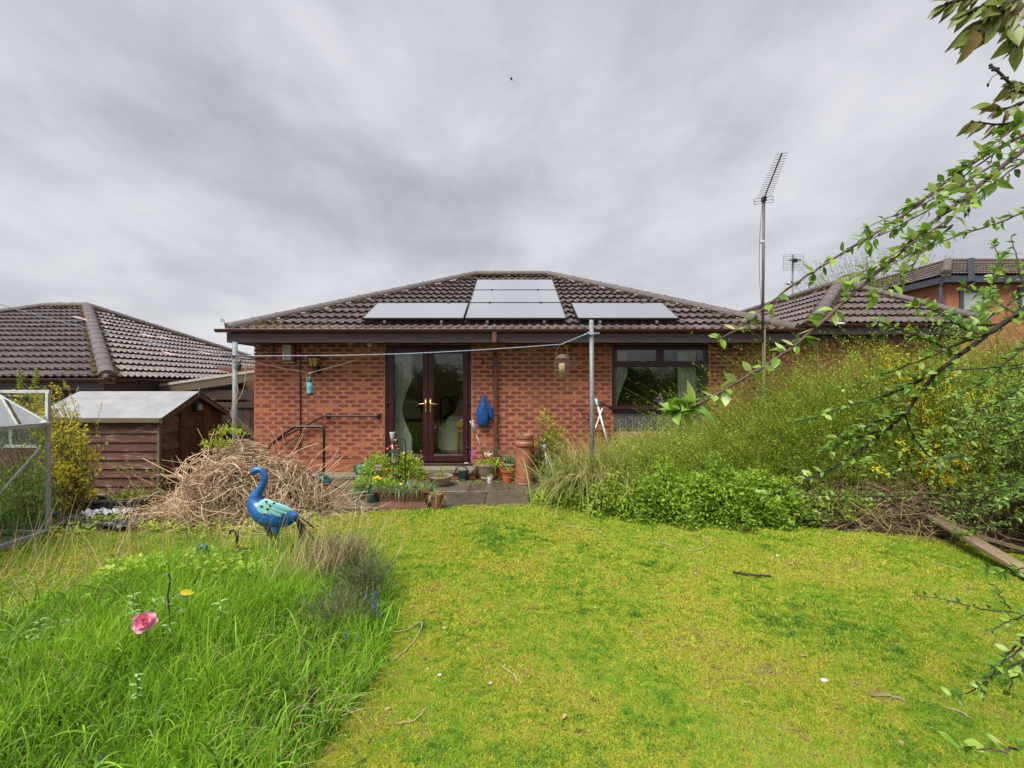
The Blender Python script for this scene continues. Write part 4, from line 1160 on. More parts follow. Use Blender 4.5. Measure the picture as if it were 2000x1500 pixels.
for sg in (-1, 1):
    c = s0-bdn*.03+Vector((0,0,-.02+.0)); o_ = sd*sg*.075
    for zz_ in (-.045, 0, .045): mb.tube([c+sd*sg*.015+Vector((0,0,zz_)), c+sd*sg*.135+Vector((0,0,zz_))], .004, 5)
    for xx in (.015, .135): mb.tube([c+sd*sg*xx+Vector((0,0,-.045)), c+sd*sg*xx+Vector((0,0,.045))], .004, 5)
mb.build('reflector', M['blackmetal'], ta)
mb = MB(); mb.box(s0.x-.03, s0.x+.03, 7.36, 7.44, s0.z-.05, s0.z+.03, bevel=.008); mb.build('clamp', M['blackplastic'], ta)
mb = MB(); mb.tube(catmull([s0+Vector((-.03,-.02,-.04)), s0+Vector((-.07,-.02,-.5)), s0+Vector((-.085,-.02,-1.1)), s0+Vector((-.05,-.02,-1.75)), s0+Vector((-.02,-.02,-1.95)), (am.x-.02, 7.37, 2.0)], 6), .004, 5); mb.build('cable', M['blackplastic'], ta)
c = P(1486, 472, 7.4); mb = MB(); mb.box(c.x-.02, c.x+.05, 7.375, 7.425, c.z-.02, c.z+.02, bevel=.004); mb.build('cable_clip', M['white'], ta)
gb = P(1548, 580, 13.1); ga = root('grid_aerial', (gb.x, 13.1, gb.z), 'small grid television aerial on the garage ridge', 'aerial')
gt_ = P(1548, 497, 13.1).z; gbz = P(0, 580, 13.1).z-.1
mb = MB(); mb.tube([(gb.x, 13.1, gbz), (gb.x, 13.1, gt_)], .022, 8); mb.build('mast', M['galv'], ga)
mb = MB(); w_ = .29
for i in range(9):
    z = gt_-.02-.43*i/8; mb.tube([(gb.x-w_, 13.06, z), (gb.x+w_, 13.06, z)], .006, 5)
for xx in (-w_, -.02, .02, w_): mb.tube([(gb.x+xx, 13.06, gt_-.02), (gb.x+xx, 13.06, gt_-.45)], .006, 5)
mb.build('reflector', M['galv'], ga)
mb = MB(); mb.box(gb.x-.05, gb.x+.06, 12.95, 13.05, gt_-.25, gt_-.15, bevel=.01); mb.box(gb.x-.17, gb.x+.17, 12.96, 13.0, gt_-.21, gt_-.18); mb.build('dipole_box', M['blackplastic'], ga)
sc_ = P(436, 630, 7.6); hk = root('gutter_hook', sc_, 'small curled metal hook standing on the left roof corner', 'hook')
mb = MB(); mb.tube(catmull([sc_+Vector((.03,0,-.1)), sc_+Vector((.02,0,0)), sc_+Vector((0,0,.05)), sc_+Vector((-.035,0,.055)), sc_+Vector((-.035,0,.02)), sc_+Vector((-.01,0,.02)), sc_+Vector((-.005,0,.035))], 5), .005, 6); mb.build('hook_wire', M['blackmetal'], hk)

# ------------------------------------------------------------------ solar panels (things fixed on the roof)
def panel(xa, xb, t0, t1, lab):
    # t along the slope from the eave
    es = Vector((0, math.cos(TH), math.sin(TH))); n = Vector((0, -math.sin(TH), math.cos(TH)))
    o = Vector((0, EY, EZ)); base = Matrix(((1, es.x, n.x, xa), (0, es.y, n.y, o.y+es.y*t0), (0, es.z, n.z, o.z+es.z*t0), (0,0,0,1)))
    W = xb-xa; H = t1-t0
    r_ = root('solar_module', base @ Vector((W/2, 0, .1)), lab, 'solar panel', 'solar panels on the bungalow roof')
    mb = MB(); z0, z1 = .105, .145; f_ = .014
    for (a, b_, c, d) in ((0, W, 0, f_), (0, W, H-f_, H), (0, f_, f_, H-f_), (W-f_, W, f_, H-f_)): mb.box(a, b_, c, d, z0, z1, mat=base)
    mb.build('frame', M['blackmetal'], r_)
    mb = MB(); mb.box(f_, W-f_, f_, H-f_, z0+.005, z1-.003, mat=base); mb.build('glass', M['solar'], r_)
    mb = MB()
    for k in (.22, .78): mb.box(W*k-.02, W*k+.02, -.03, H+.03, .055, .095, mat=base); mb.box(W*k-.02, W*k+.02, .1, .14, .02, .06, mat=base); mb.box(W*k-.02, W*k+.02, H-.14, H-.1, .02, .06, mat=base)
    mb.build('rail', M['alu'], r_)
    for k in (.22, .78):
        mb = MB(); mb.box(W*k-.025, W*k+.025, H-.012, H+.022, z1-.002, z1+.012, bevel=.003, mat=base); mb.build('clamp', M['blackmetal'], r_)
PW, PH = 1.735, 1.0
tb0 = .33
xa_c = P(909, 614, 7.95).x
for k, nm in enumerate(('lowest', 'middle', 'topmost')):
    panel(xa_c, xa_c+PW, tb0+k*(PH+.02), tb0+k*(PH+.02)+PH, nm+' solar panel of the central stack of three under the ridge')
panel(xa_c-.02-PW, xa_c-.02, tb0, tb0+PH, 'solar panel left of the central stack above the french doors')
xr_ = P(1127, 614, 7.95).x; panel(xr_, xr_+PW, tb0, tb0+PH, 'solar panel standing apart on the right above the kitchen window')

# ------------------------------------------------------------------ patio
pt = root('patio', (-1, 7, 0), None, None, kind='structure')
mb = MB(); mb.box(-3.6, 2.6, 6.0, FY-.001, -.09, -.02); mb.build('bedding', M['soil'], pt)
def slab(x0, x1, y0, y1, z=.012):
    mb = MB(); mb.box(x0+.006, x1-.006, y0+.006, y1-.006, -.05, z+random.uniform(-.004, .004), bevel=.006)
    mb.build('paving_slab', M['slab'], pt)
for (y0, y1, off) in ((6.02, 6.91, .18), (6.91, 7.8, -.1)):
    x = -3.6+off; 
    while x < 2.4: slab(x, x+.61, y0, y1); x += .61
x = -3.5
while x < 2.3: slab(x, x+.61, 7.8, FY-.012); x += .61
ks = root('kerb_step', (-2.9, 7.9, 0), 'mossy raised stone kerb along the wall near the handrail', 'kerb')
for i in range(3):
    mb = MB(); mb.box(-3.85+i*.6, -3.26+i*.6, 7.72, FY-.012, .015, .075, bevel=.008); mb.build('stone', M['concrete'], ks)
st = root('door_step', (-1.4, 7.9, 0), 'mossy concrete step on red bricks below the french doors', 'step')
mb = MB(); mb.box(-1.72, -.60, 7.70, FY-.07, .125, .195, bevel=.01); mb.build('tread', M['concrete'], st)
for i in range(5):
    mb = MB(); mb.box(-1.68+i*.215, -1.475+i*.215, 7.75, FY-.012, .012, .123, bevel=.004); mb.build('brick', M['brick_plain'], st)

# ------------------------------------------------------------------ fittings on the wall
def wx(u, y=FY): return (u-1000)/900*y
def wz(v, y=FY): return CAM_H-(v-750)/900*y
y_ = FY-.03
ab = root('alarm_box', (wx(565), y_, wz(690)), 'white and red burglar alarm box with vertical lettering', 'alarm box')
x0, x1 = wx(553, FY-.06), wx(576, FY-.06)
mb = MB(); mb.box(x0, x1, FY-.085, FY-.004, wz(707.5), wz(673), bevel=.006); mb.build('casing', M['redlabel'], ab)
mb = MB(); mb.box(x0-.002, x1-.055, FY-.092, FY-.0855, wz(704), wz(674.5), bevel=.002); lp = mb.build('face_plate', M['paperwhite'], ab)
M['creamplastic'] = pm('cream plastic', (.55, .48, .25), None, 5, .5, .02)
mb = MB(); mb.box(x0-.004, x1+.004, FY-.088, FY-.004, wz(709.5), wz(707.4), bevel=.002); mb.build('base_lip', M['creamplastic'], ab)
def letter(parent, ch_, loc, size, mat, rot=(R(90), 0, 0)):
    cu = bpy.data.curves.new('letter', 'FONT'); cu.body = ch_; cu.size = size; cu.extrude = .0008; cu.align_x = 'CENTER'; cu.materials.append(mat)
    tmp = bpy.data.objects.new('letter', cu); COL.objects.link(tmp); bpy.context.view_layer.update()
    me = bpy.data.meshes.new_from_object(tmp.evaluated_get(bpy.context.evaluated_depsgraph_get())); bpy.data.objects.remove(tmp)
    if not me.materials: me.materials.append(mat)
    o = bpy.data.objects.new('letter', me); COL.objects.link(o); o.parent = parent; o.matrix_parent_inverse = WM.get(parent.name, Matrix.Identity(4)).inverted()
    o.matrix_basis = Matrix.Translation(loc) @ Euler(rot).to_matrix().to_4x4(); return o
lx = (x0+x1-.057)/2
for ch_, v, m_ in (('N.', 683.5, 'gold_ink'), ('S.', 692, 'gold_ink'), ('L.', 700.5, 'red_ink')): letter(lp, ch_, (lx, FY-.0935, wz(v)), .085, M[m_])
# wall lantern
lc = Vector((wx(620), FY-.14, wz(710))); wlan = root('wall_lantern', lc, 'black coach lantern with amber glass on the brick wall', 'wall lamp')
mb = MB(); n6 = 6
def hexring(c, r, z): return [(c.x+r*math.cos(math.pi/6+i*math.pi/3), c.y+r*math.sin(math.pi/6+i*math.pi/3), c.z+z) for i in range(6)]
def loft(mb, rings, cap0=True, cap1=True):
    n = len(rings[0]); vs = [p for r_ in rings for p in r_]; fs = []
    for q in range(len(rings)-1):
        for i in range(n): fs.append((q*n+i, q*n+(i+1)%n, (q+1)*n+(i+1)%n, (q+1)*n+i))
    if cap0: fs.append(tuple(range(n))[::-1])
    if cap1: fs.append(tuple((len(rings)-1)*n+i for i in range(n)))
    mb.mesh(vs, fs)
loft(mb, [hexring(lc, .125, .088), hexring(lc, .12, .10), hexring(lc, .06, .135), hexring(lc, .028, .145), hexring(lc, .026, .17), hexring(lc, .012, .175)]); mb.build('cap', M['blackmetal'], wlan)
mb = MB(); loft(mb, [hexring(lc, .062, -.055), hexring(lc, .100, .088)]); mb.build('lamp_glass', M['amber'], wlan)
mb = MB()
for i in range(6): mb.tube([hexring(lc, .064, -.06)[i], hexring(lc, .104, .09)[i]], .007, 5)
loft(mb, [hexring(lc, .066, -.075), hexring(lc, .07, -.056)]); mb.build('frame', M['blackmetal'], wlan)
mb = MB(); mb.tube(catmull([lc+Vector((0,0,-.07)), lc+Vector((0,.0,-.13)), lc+Vector((0,.06,-.14)), lc+Vector((.02,.13,-.12))], 5), .02, 8)
mb.tube([lc+Vector((0,0,-.12)), lc+Vector((0,0,-.24))], [.022, .006], 8); mb.ball(lc+Vector((.03,.12,-.12)), (.05, .02, .07), 10, 6); mb.build('bracket', M['blackmetal'], wlan, smooth=True)
# security domes under the soffit
for (u, v, lab) in ((722, 672, 'white dome camera under the fascia beside the french doors'), (1408, 671, 'white twin eyed sensor under the fascia right of the kitchen window')):
    c = Vector((wx(u, 7.95), 7.95, wz(v, 7.95))); dc = root('security_camera', c, lab, 'camera')
    mb = MB(); mb.ball(c, (.052, .05, .045), 14, 8); mb.build('dome', M['white'], dc, smooth=True)
    mb = MB()
    for k in (-.016, .016): mb.ball(c+Vector((k, -.045, -.012)), (.010, .008, .012), 8, 5)
    mb.build('lens', M['blackplastic'], dc)
    mb = MB(); mb.tube([c+Vector((0,0,.02)), c+Vector((0,0,.08))], .04, 12); mb.build('mount', M['white'], dc)
for (u, v, lab) in ((685, 671, 'pale flat soffit light above the wall lantern'), (1372, 669, 'pale flat soffit light above the kitchen window')):
    c = Vector((wx(u, 7.9), 7.9, wz(v, 7.9))); mb = MB(); mb.tube([c+Vector((0,0,-.01)), c+Vector((0,0,.03))], [.05, .055], 14)
    o = mb.build('soffit_light', M['creamplastic']); tag(o, lab, 'light')
# hanging basket brackets
for (u, lab) in ((535, 'black basket bracket left of the alarm box'), (1411, 'black basket bracket right of the kitchen window')):
    s = -1 if u < 1000 else 1
    c = Vector((wx(u), FY-.01, wz(684))); br = root('basket_bracket', c, lab, 'bracket', 'empty basket brackets on the wall')
    mb = MB(); mb.box(c.x-.012, c.x+.012, FY-.018, FY-.004, c.z-.14, c.z+.12, bevel=.003); mb.build('back_plate', M['blackmetal'], br)
    e_ = Vector((c.x+s*.12, FY-.30, c.z+.05)); mb = MB(); mb.tube([c+Vector((0,-.01,.10)), e_], .007, 6); mb.tube([c+Vector((0,-.01,-.10)), e_-(e_-c)*.2], .006, 6); mb.build('arm', M['blackmetal'], br)
    mb = MB(); mb.ball(e_+Vector((0,0,.01)), .016, 8, 5); mb.build('arm_tip', M['white'], br)
c = Vector((wx(943), FY-.01, wz(705))); mb = MB(); mb.tube([c+Vector((0,-.01,.07)), c+Vector((0,-.01,-.07))], .009, 6); mb.tube([c+Vector((0,-.01,.0)), c+Vector((0,-.06,.0)), c+Vector((0,-.07,.03))], .007, 6)
tag(mb.build('wall_hook', M['blackmetal']), 'small black iron hook beside the downpipe', 'hook')
# grab rail, handrails
gr_ = root('grab_rail', (wx(690), FY-.07, wz(812)), 'short black horizontal grab rail beside the french doors', 'handrail')
mb = MB(); a, b_ = Vector((wx(642), FY-.02, wz(812))), Vector((wx(740), FY-.02, wz(812)))
mb.tube(catmull([a, a+Vector((.01,-.05,0)), a+Vector((.05,-.075,0)), b_+Vector((-.05,-.075,0)), b_+Vector((-.01,-.05,0)), b_], 6), .019, 12); mb.build('bar', M['blackmetal'], gr_, smooth=True)
for q in (a, b_):
    mb = MB(); mb.tube([q+Vector((0,.02,0)), q+Vector((0,-.004,0)), q+Vector((0,-.02,0))], [.045, .045, .026], 16); mb.build('flange', M['blackmetal'], gr_)
tr = root('tubular_handrail', (wx(600), 7.5, 0), 'black tubular handrail bending down the steps at the left corner', 'handrail')
yy = 7.5; mb = MB(); c = [P(505, 892, yy), P(545, 855, yy), P(574, 835, yy), P(584, 833.5, yy), P(624, 833.5, yy), P(631, 836, yy), P(633, 845, yy), P(632, 930, yy), P(632, 944, yy)]
mb.tube(catmull(c, 5), .021, 12); mb.build('rail', M['blackmetal'], tr, smooth=True)
mb = MB(); mb.tube([P(632, 941, yy), P(632, 946, yy)], .05, 12); mb.build('foot', M['blackmetal'], tr)
mr = root('sloping_handrail', (wx(600), FY-.08, .8), 'maroon sloping wall handrail above the side steps', 'handrail')
mb = MB(); yy = FY-.09; mb.tube([P(540, 860, yy), P(631, 813, yy)], .024, 10); mb.build('rail', M['gutter'], mr)
mb = MB(); mb.tube([P(600, 829, yy), P(600, 832, FY-.01)], .009, 6); mb.tube([P(556, 852, yy), P(556, 856, FY-.01)], .009, 6); mb.build('wall_stay', M['blackmetal'], mr)
c = P(617, 830, yy); 
# blue bag
hk_ = Vector((wx(944), FY-.03, wz(770))); bg = root('blue_bag', hk_, 'crumpled blue plastic bag hanging from a nail on the brick wall', 'bag')
prof = [(768, 944, 1.2, .01), (775, 944.5, 3, .02), (783, 944, 6, .03), (795, 943, 9, .045), (808, 942, 11.5, .06), (820, 942, 12.5, .065), (828, 943, 10.5, .05), (833, 944, 5, .03)]
mb = MB(); rings = []
for (v, u, hw, dp_) in prof:
    ring = []
    for k in range(20):
        a = 2*math.pi*k/20; w = 1+.13*math.sin(5*a+v*.3)+.06*math.sin(9*a-v*.2)
        ring.append((wx(u, 8.0)+hw/900*8*math.cos(a)*w, FY-.09+dp_*math.sin(a)*w, wz(v, 8.0)))
    rings.append(ring)
loft(mb, rings); mb.build('bag_body', M['blue_bag'], bg, smooth=True)
mb = MB(); rings = []
for (v, u, hw, dp_) in [(778, 945, 2, .01), (786, 950, 4.5, .02), (797, 955, 6.5, .02), (806, 956.5, 6.5, .02), (811, 957, 5, .015), (817, 962, 1.4, .008), (822, 963, .7, .005)]:
    rings.append([(wx(u, 8.0)+hw/900*8*math.cos(2*math.pi*k/14)*(1+.15*math.sin(4*k+v)), FY-.085+dp_*math.sin(2*math.pi*k/14), wz(v, 8.0)) for k in range(14)])
loft(mb, rings); mb.build('bag_flap', M['blue_bag'], bg, smooth=True)
mb = MB(); mb.tube([hk_+Vector((0,.02,.02)), hk_+Vector((0,-.04,.02)), hk_+Vector((0,-.04,.04))], .006, 6); mb.tube([hk_+Vector((0,-.04,.03)), hk_+Vector((0,-.05,-.03))], .008, 6); mb.build('loop', M['blackmetal'], bg)

# ------------------------------------------------------------------ washing line posts and lines
def post(u, vt, vb, y, dia, lab, cross):
    p0 = P(u, vt, y); x = p0.x; zt = p0.z; zb = float(gz(x, y))-.05
    r_ = root('washing_line_post', (x, y, zb), lab, 'post', 'galvanised washing line posts')
    mb = MB(); xb = P(u+(2 if u > 1000 else 0), vb, y).x; mb.tube([(xb, y, zb), (x, y, zt)], dia/2, 14); mb.build('post', M['galv'], r_, smooth=True)
    return r_, x, y, zt
pl, lxp, lyp, lzt = post(459, 668, 945, 6.0, .062, 'galvanised washing line post rising from the dead brushwood by the shed', 0)
pr_, rxp, ryp, rzt = post(1155, 625, 858, 6.3, .058, 'galvanised washing line post standing in the long grass before the kitchen window', 0)
c = P(462, 695, 6.0); mb = MB(); mb.tube([c+Vector((-.16,-.04,0)), c+Vector((.14,-.04,-.0))], .012, 8); mb.build('cross_bar', M['blackmetal'], pl)
mb = MB(); mb.tube([c+Vector((0,0,-.16)), c+Vector((.0,0,-.1))], .036, 12); mb.build('collar', M['galv'], pl)
c2_ = P(467, 716, 5.95); mb = MB(); mb.ball(c2_, (.028, .03, .055), 8, 6); mb.tube([c2_+Vector((0,0,.04)), c2_+Vector((.03,0,.08))], .01, 6); mb.build('cleat', M['blackplastic'], pl)
mb = MB(); mb.tube(catmull([P(477, 712, 5.95), P(480, 730, 5.95), P(474, 765, 5.95), P(460, 790, 5.95), P(455, 815, 5.95)], 5), .004, 5); mb.tube(catmull([P(452, 735, 5.95), P(465, 760, 5.95), P(452, 800, 5.95), P(457, 830, 5.95)], 5), .004, 5); mb.build('loose_cord', M['dustytwine'], pl)
for zc_ in (708, 880): 
    cc = P(459, zc_, 6.0); mb = MB(); mb.tube([cc, cc+Vector((0,0,.02))], .034, 12); mb.build('band', M['blackmetal'] if zc_ > 800 else M['dustytwine'], pl)
cr = P(1155, 651.5, 6.3); mb = MB(); mb.tube([cr+Vector((-.10,-.03,-.015)), cr+Vector((.105,-.03,.0))], .012, 8); mb.tube([cr+Vector((0,0,-.02)), cr+Vector((0,0,.02))], .036, 12); mb.build('cross_bar', M['galv'], pr_)
mb = MB()
for k in range(5): mb.tube(catmull([cr+Vector((-.06+.02*k,-.05,.02)), cr+Vector((-.02+.01*k,-.055,-.02)), cr+Vector((.02,-.05,.02*math.sin(k))), cr+Vector((.04,-.02,.0))], 4), .004, 5)
mb.build('line_knot', M['blue_line'], pr_)
wl_ = root('washing_line', (0, 6.2, 2), 'blue and white washing line strung across the facade between two posts', 'washing line')
pA, pB, pC = P(462, 695, 5.96), P(1096, 672.5, 6.25), P(1150, 650, 6.25)
pts = [pA+(pB-pA)*t_+Vector((0,0,-.05*math.sin(math.pi*t_))) for t_ in np.linspace(0, 1, 16)]+[pB+(pC-pB)*.5, pC]
mb = MB(); mb.tube(pts, .0052, 6); mb.build('line', M['blue_line'], wl_)
e_ = P(0, 580, 4.4); far_ = e_+(e_-pA)*.35
pts = [pA+(far_-pA)*t_+Vector((0,0,-.10*math.sin(math.pi*t_))) for t_ in np.linspace(0, 1, 18)]
mb = MB(); mb.tube(pts, .0045, 6); mb.build('line', M['blue_line'], wl_)
fp = root('fence_post', (far_.x, far_.y, 0), 'tall timber post holding the far end of the washing line', 'post')
mb = MB(); mb.box(far_.x-.05, far_.x+.05, far_.y-.05, far_.y+.05, -.1, far_.z+.08, bevel=.006); mb.build('post', M['plank'], fp)
# string to the wall with a green fat feeder
fsx = P(605, 728, 7.1); a_ = P(463, 700, 5.97); b_ = P(726, 694, FY-.02)
sg = root('string', fsx, 'slack pale string tied from the left post to the wall', 'string')
mb = MB(); mb.tube([a_, a_*.7+fsx*.3+Vector((0,0,-.01)), a_*.3+fsx*.7+Vector((0,0,-.015)), fsx, fsx*.6+b_*.4+Vector((0,0,-.01)), b_], .0042, 5); mb.build('cord', M['dustytwine'], sg)
mb = MB(); mb.ball(fsx+Vector((0,0,-.01)), (.02, .014, .016), 8, 5); mb.tube(catmull([fsx, fsx+Vector((-.05,0,-.05)), fsx+Vector((-.045,-.0,-.12)), fsx+Vector((-.06,0,-.17))], 5), .004, 5); mb.build('knot', M['dustytwine'], sg)
bf = root('bird_feeder', fsx, 'green plastic bird feeder with turquoise label hanging on the string', 'bird feeder')
k_ = 7.1/900; z_ = lambda v: wz(v, 7.1)
mb = MB(); mb.lathe([(0, z_(735)), (.022, z_(736.5)), (.036, z_(740)), (.034, z_(744)), (.03, z_(747))], (fsx.x, 7.1, 0), 16); mb.build('cap', M['teal'], bf, smooth=True)
M['feedlabel'] = None
t = NT('turquoise label'); sp_ = t.node('ShaderNodeSeparateXYZ', {0: t.pos()}); 
g1 = t.math('GREATER_THAN', sp_.outputs[2], z_(762)); nz_ = t.noise(t.pos(), 60, 2)
col = t.mix(g1, t.mix(t.step(nz_, .45, .5), (.55, .6, .58), (.18, .52, .55)), t.mix(t.step(nz_, .55, .6), (.12, .47, .50), (.03, .20, .42)))
t.bsdf(col, .35); M['feedlabel'] = t.m
mb = MB(); mb.lathe([(.038, z_(747)), (.043, z_(748)), (.043, z_(766)), (.040, z_(767))], (fsx.x, 7.1, 0), 18); mb.build('label_sleeve', M['feedlabel'], bf, smooth=True)
mb = MB(); mb.lathe([(.038, z_(767)), (.046, z_(768)), (.05, z_(770.5)), (.045, z_(772)), (0, z_(772.5))], (fsx.x, 7.1, 0), 18); mb.build('tray', M['greenpot'], bf, smooth=True)
mb = MB(); mb.tube([fsx, (fsx.x, 7.1, z_(736))], .004, 5); mb.build('hanger', M['dustytwine'], bf)
# squirrel proof seed feeder
y6 = 6.25; cfd = P(1098, 712, y6); sf = root('seed_feeder', P(1098, 735, y6), 'brown wire cage seed feeder hanging from the washing line', 'bird feeder')
zf = lambda v: wz(v, y6); xf = cfd.x
M['rustwire'] = pm('rusty wire', (.20, .13, .09), (.12, .08, .06), 30, .6, .1)
M['seed'] = pm('bird seed', (.62, .45, .24), (.30, .2, .1), 90, .8, .6, .004)
mb = MB(); mb.lathe([(.0, zf(732)), (.042, zf(732)), (.044, zf(710)), (.0, zf(709))], (xf, y6, 0), 14); mb.build('seed_tube', M['seed'], sf, smooth=True)
mb = MB(); R_ = .098
for k in range(14):
    a = 2*math.pi*k/14; c_, s_ = math.cos(a), math.sin(a)
    mb.tube([(xf, y6, zf(691.5)), (xf+R_*.6*c_, y6+R_*.6*s_, zf(694)), (xf+R_*c_, y6+R_*s_, zf(701)), (xf+R_*1.03*c_, y6+R_*1.03*s_, zf(720)), (xf+R_*.98*c_, y6+R_*.98*s_, zf(735))], .0028, 4)
for v in (700, 708, 716, 724, 735):
    mb.tube([(xf+R_*1.02*math.cos(2*math.pi*k/20), y6+R_*1.02*math.sin(2*math.pi*k/20), zf(v)) for k in range(21)], .0028, 4, cap=False)
mb.build('cage', M['rustwire'], sf)
mb = MB(); mb.lathe([(0, zf(691)), (.03, zf(693)), (.062, zf(697)), (.066, zf(699))], (xf, y6, 0), 14); mb.build('lid', M['rustwire'], sf, smooth=True)
mb = MB(); mb.tube(catmull([(xf-.075, y6, zf(702)), (xf-.072, y6, zf(685)), (xf-.04, y6, zf(676)), (xf-.01, y6, zf(673)), (xf+.04, y6, zf(676)), (xf+.072, y6, zf(685)), (xf+.075, y6, zf(702))], 5), .004, 5); mb.build('handle', M['rustwire'], sf)
# ------------------------------------------------------------------ foliage materials
M['f_bright'] = fol('bright spring leaves', [(0, (.07, .15, .015)), (.35, (.19, .32, .026)), (.7, (.33, .48, .042)), (1, (.50, .62, .09))])
M['f_broom'] = fol('olive broom twigs', [(0, (.12, .19, .03)), (.3, (.27, .37, .05)), (.6, (.43, .54, .07)), (.85, (.60, .67, .10)), (1, (.82, .76, .12))], .45, patch=2.2)
M['f_straw'] = fol('straw and green blades', [(0, (.12, .20, .03)), (.35, (.24, .32, .06)), (.6, (.42, .37, .13)), (1, (.55, .43, .22))], .3)
M['f_grass'] = fol('lush long grass', [(0, (.06, .16, .014)), (.35, (.20, .40, .025)), (.7, (.36, .60, .04)), (1, (.58, .70, .12))], .4, patch=2.5)
M['f_dry'] = fol('dry straw stems', [(0, (.25, .17, .08)), (.5, (.45, .32, .16)), (1, (.62, .48, .27))], .1, .7)
M['f_brush'] = fol('dead pinkish brown bracken stems', [(0, (.10, .06, .045)), (.35, (.34, .20, .13)), (.7, (.54, .37, .23)), (1, (.72, .56, .38))], .0, .75, patch=2.6)
M['f_twig'] = fol('dead dark twigs', [(0, (.05, .035, .028)), (.5, (.14, .095, .065)), (1, (.36, .26, .17))], .0, .8)
M['f_yellow'] = fol('yellow blossom', [(0, (.60, .46, .012)), (.5, (.80, .66, .02)), (1, (.88, .78, .06))], .45)
M['f_forsy'] = fol('young forsythia leaves', [(0, (.10, .18, .02)), (.5, (.24, .33, .03)), (1, (.42, .46, .05))], .35)
M['f_dark'] = fol('dark evergreen leaves', [(0, (.015, .035, .012)), (.5, (.035, .075, .02)), (1, (.08, .14, .035))], .2)
M['f_brush_dk'] = fol('brownish bare hedge', [(0, (.05, .04, .02)), (.5, (.14, .11, .05)), (1, (.26, .24, .08))], .1)
M['f_glaucous'] = fol('blue green leek leaves', [(0, (.09, .17, .07)), (.5, (.19, .30, .14)), (1, (.34, .44, .26))], .25)
M['f_silver'] = fol('silvery woolly leaves', [(0, (.16, .28, .08)), (.5, (.26, .40, .16)), (1, (.42, .55, .32))], .2)
M['f_lav'] = fol('grey green lavender', [(0, (.07, .075, .045)), (.5, (.13, .15, .08)), (1, (.24, .25, .15))], .15)
M['f_coton'] = fol('fresh cotoneaster leaves', [(0, (.09, .20, .025)), (.4, (.20, .36, .04)), (.8, (.33, .48, .07)), (1, (.48, .58, .20))], .35, .38, patch=6, spec=.5)
M['f_cherry'] = fol('bronze green cherry leaves', [(0, (.16, .060, .030)), (.4, (.19, .14, .03)), (1, (.20, .26, .04))], .4, .4, patch=8, spec=.5)
M['bark'] = pm('purple brown bark', (.13, .075, .065), (.07, .042, .04), 30, .7, .4)
M['bark_dark'] = pm('dark bark', (.045, .034, .028), (.025, .02, .018), 20, .85, .6)

def H2(x, y): return gz(x, y)
def in_poly(px, py, poly):
    ins = np.zeros(len(px), bool); n = len(poly); j = n-1
    for i in range(n):
        xi, yi = poly[i]; xj, yj = poly[j]
        c = ((yi > py) != (yj > py)) & (px < (xj-xi)*(py-yi)/((yj-yi) or 1e-9)+xi)
        ins ^= c; j = i
    return ins
def scatter_poly(poly, n):
    xs = [p[0] for p in poly]; ys = [p[1] for p in poly]; out = []
    tot = 0
    while tot < n:
        x = rng.uniform(min(xs), max(xs), n*2); y = rng.uniform(min(ys), max(ys), n*2)
        k = in_poly(x, y, poly); out.append(np.stack([x[k], y[k]], 1)); tot += k.sum()
        if k.sum() == 0: break
    return np.concatenate(out)[:n]
def ground_pts(xy, dz=0.0):
    return np.concatenate([xy, (gz(xy[:, 0], xy[:, 1])+dz)[:, None]], 1)

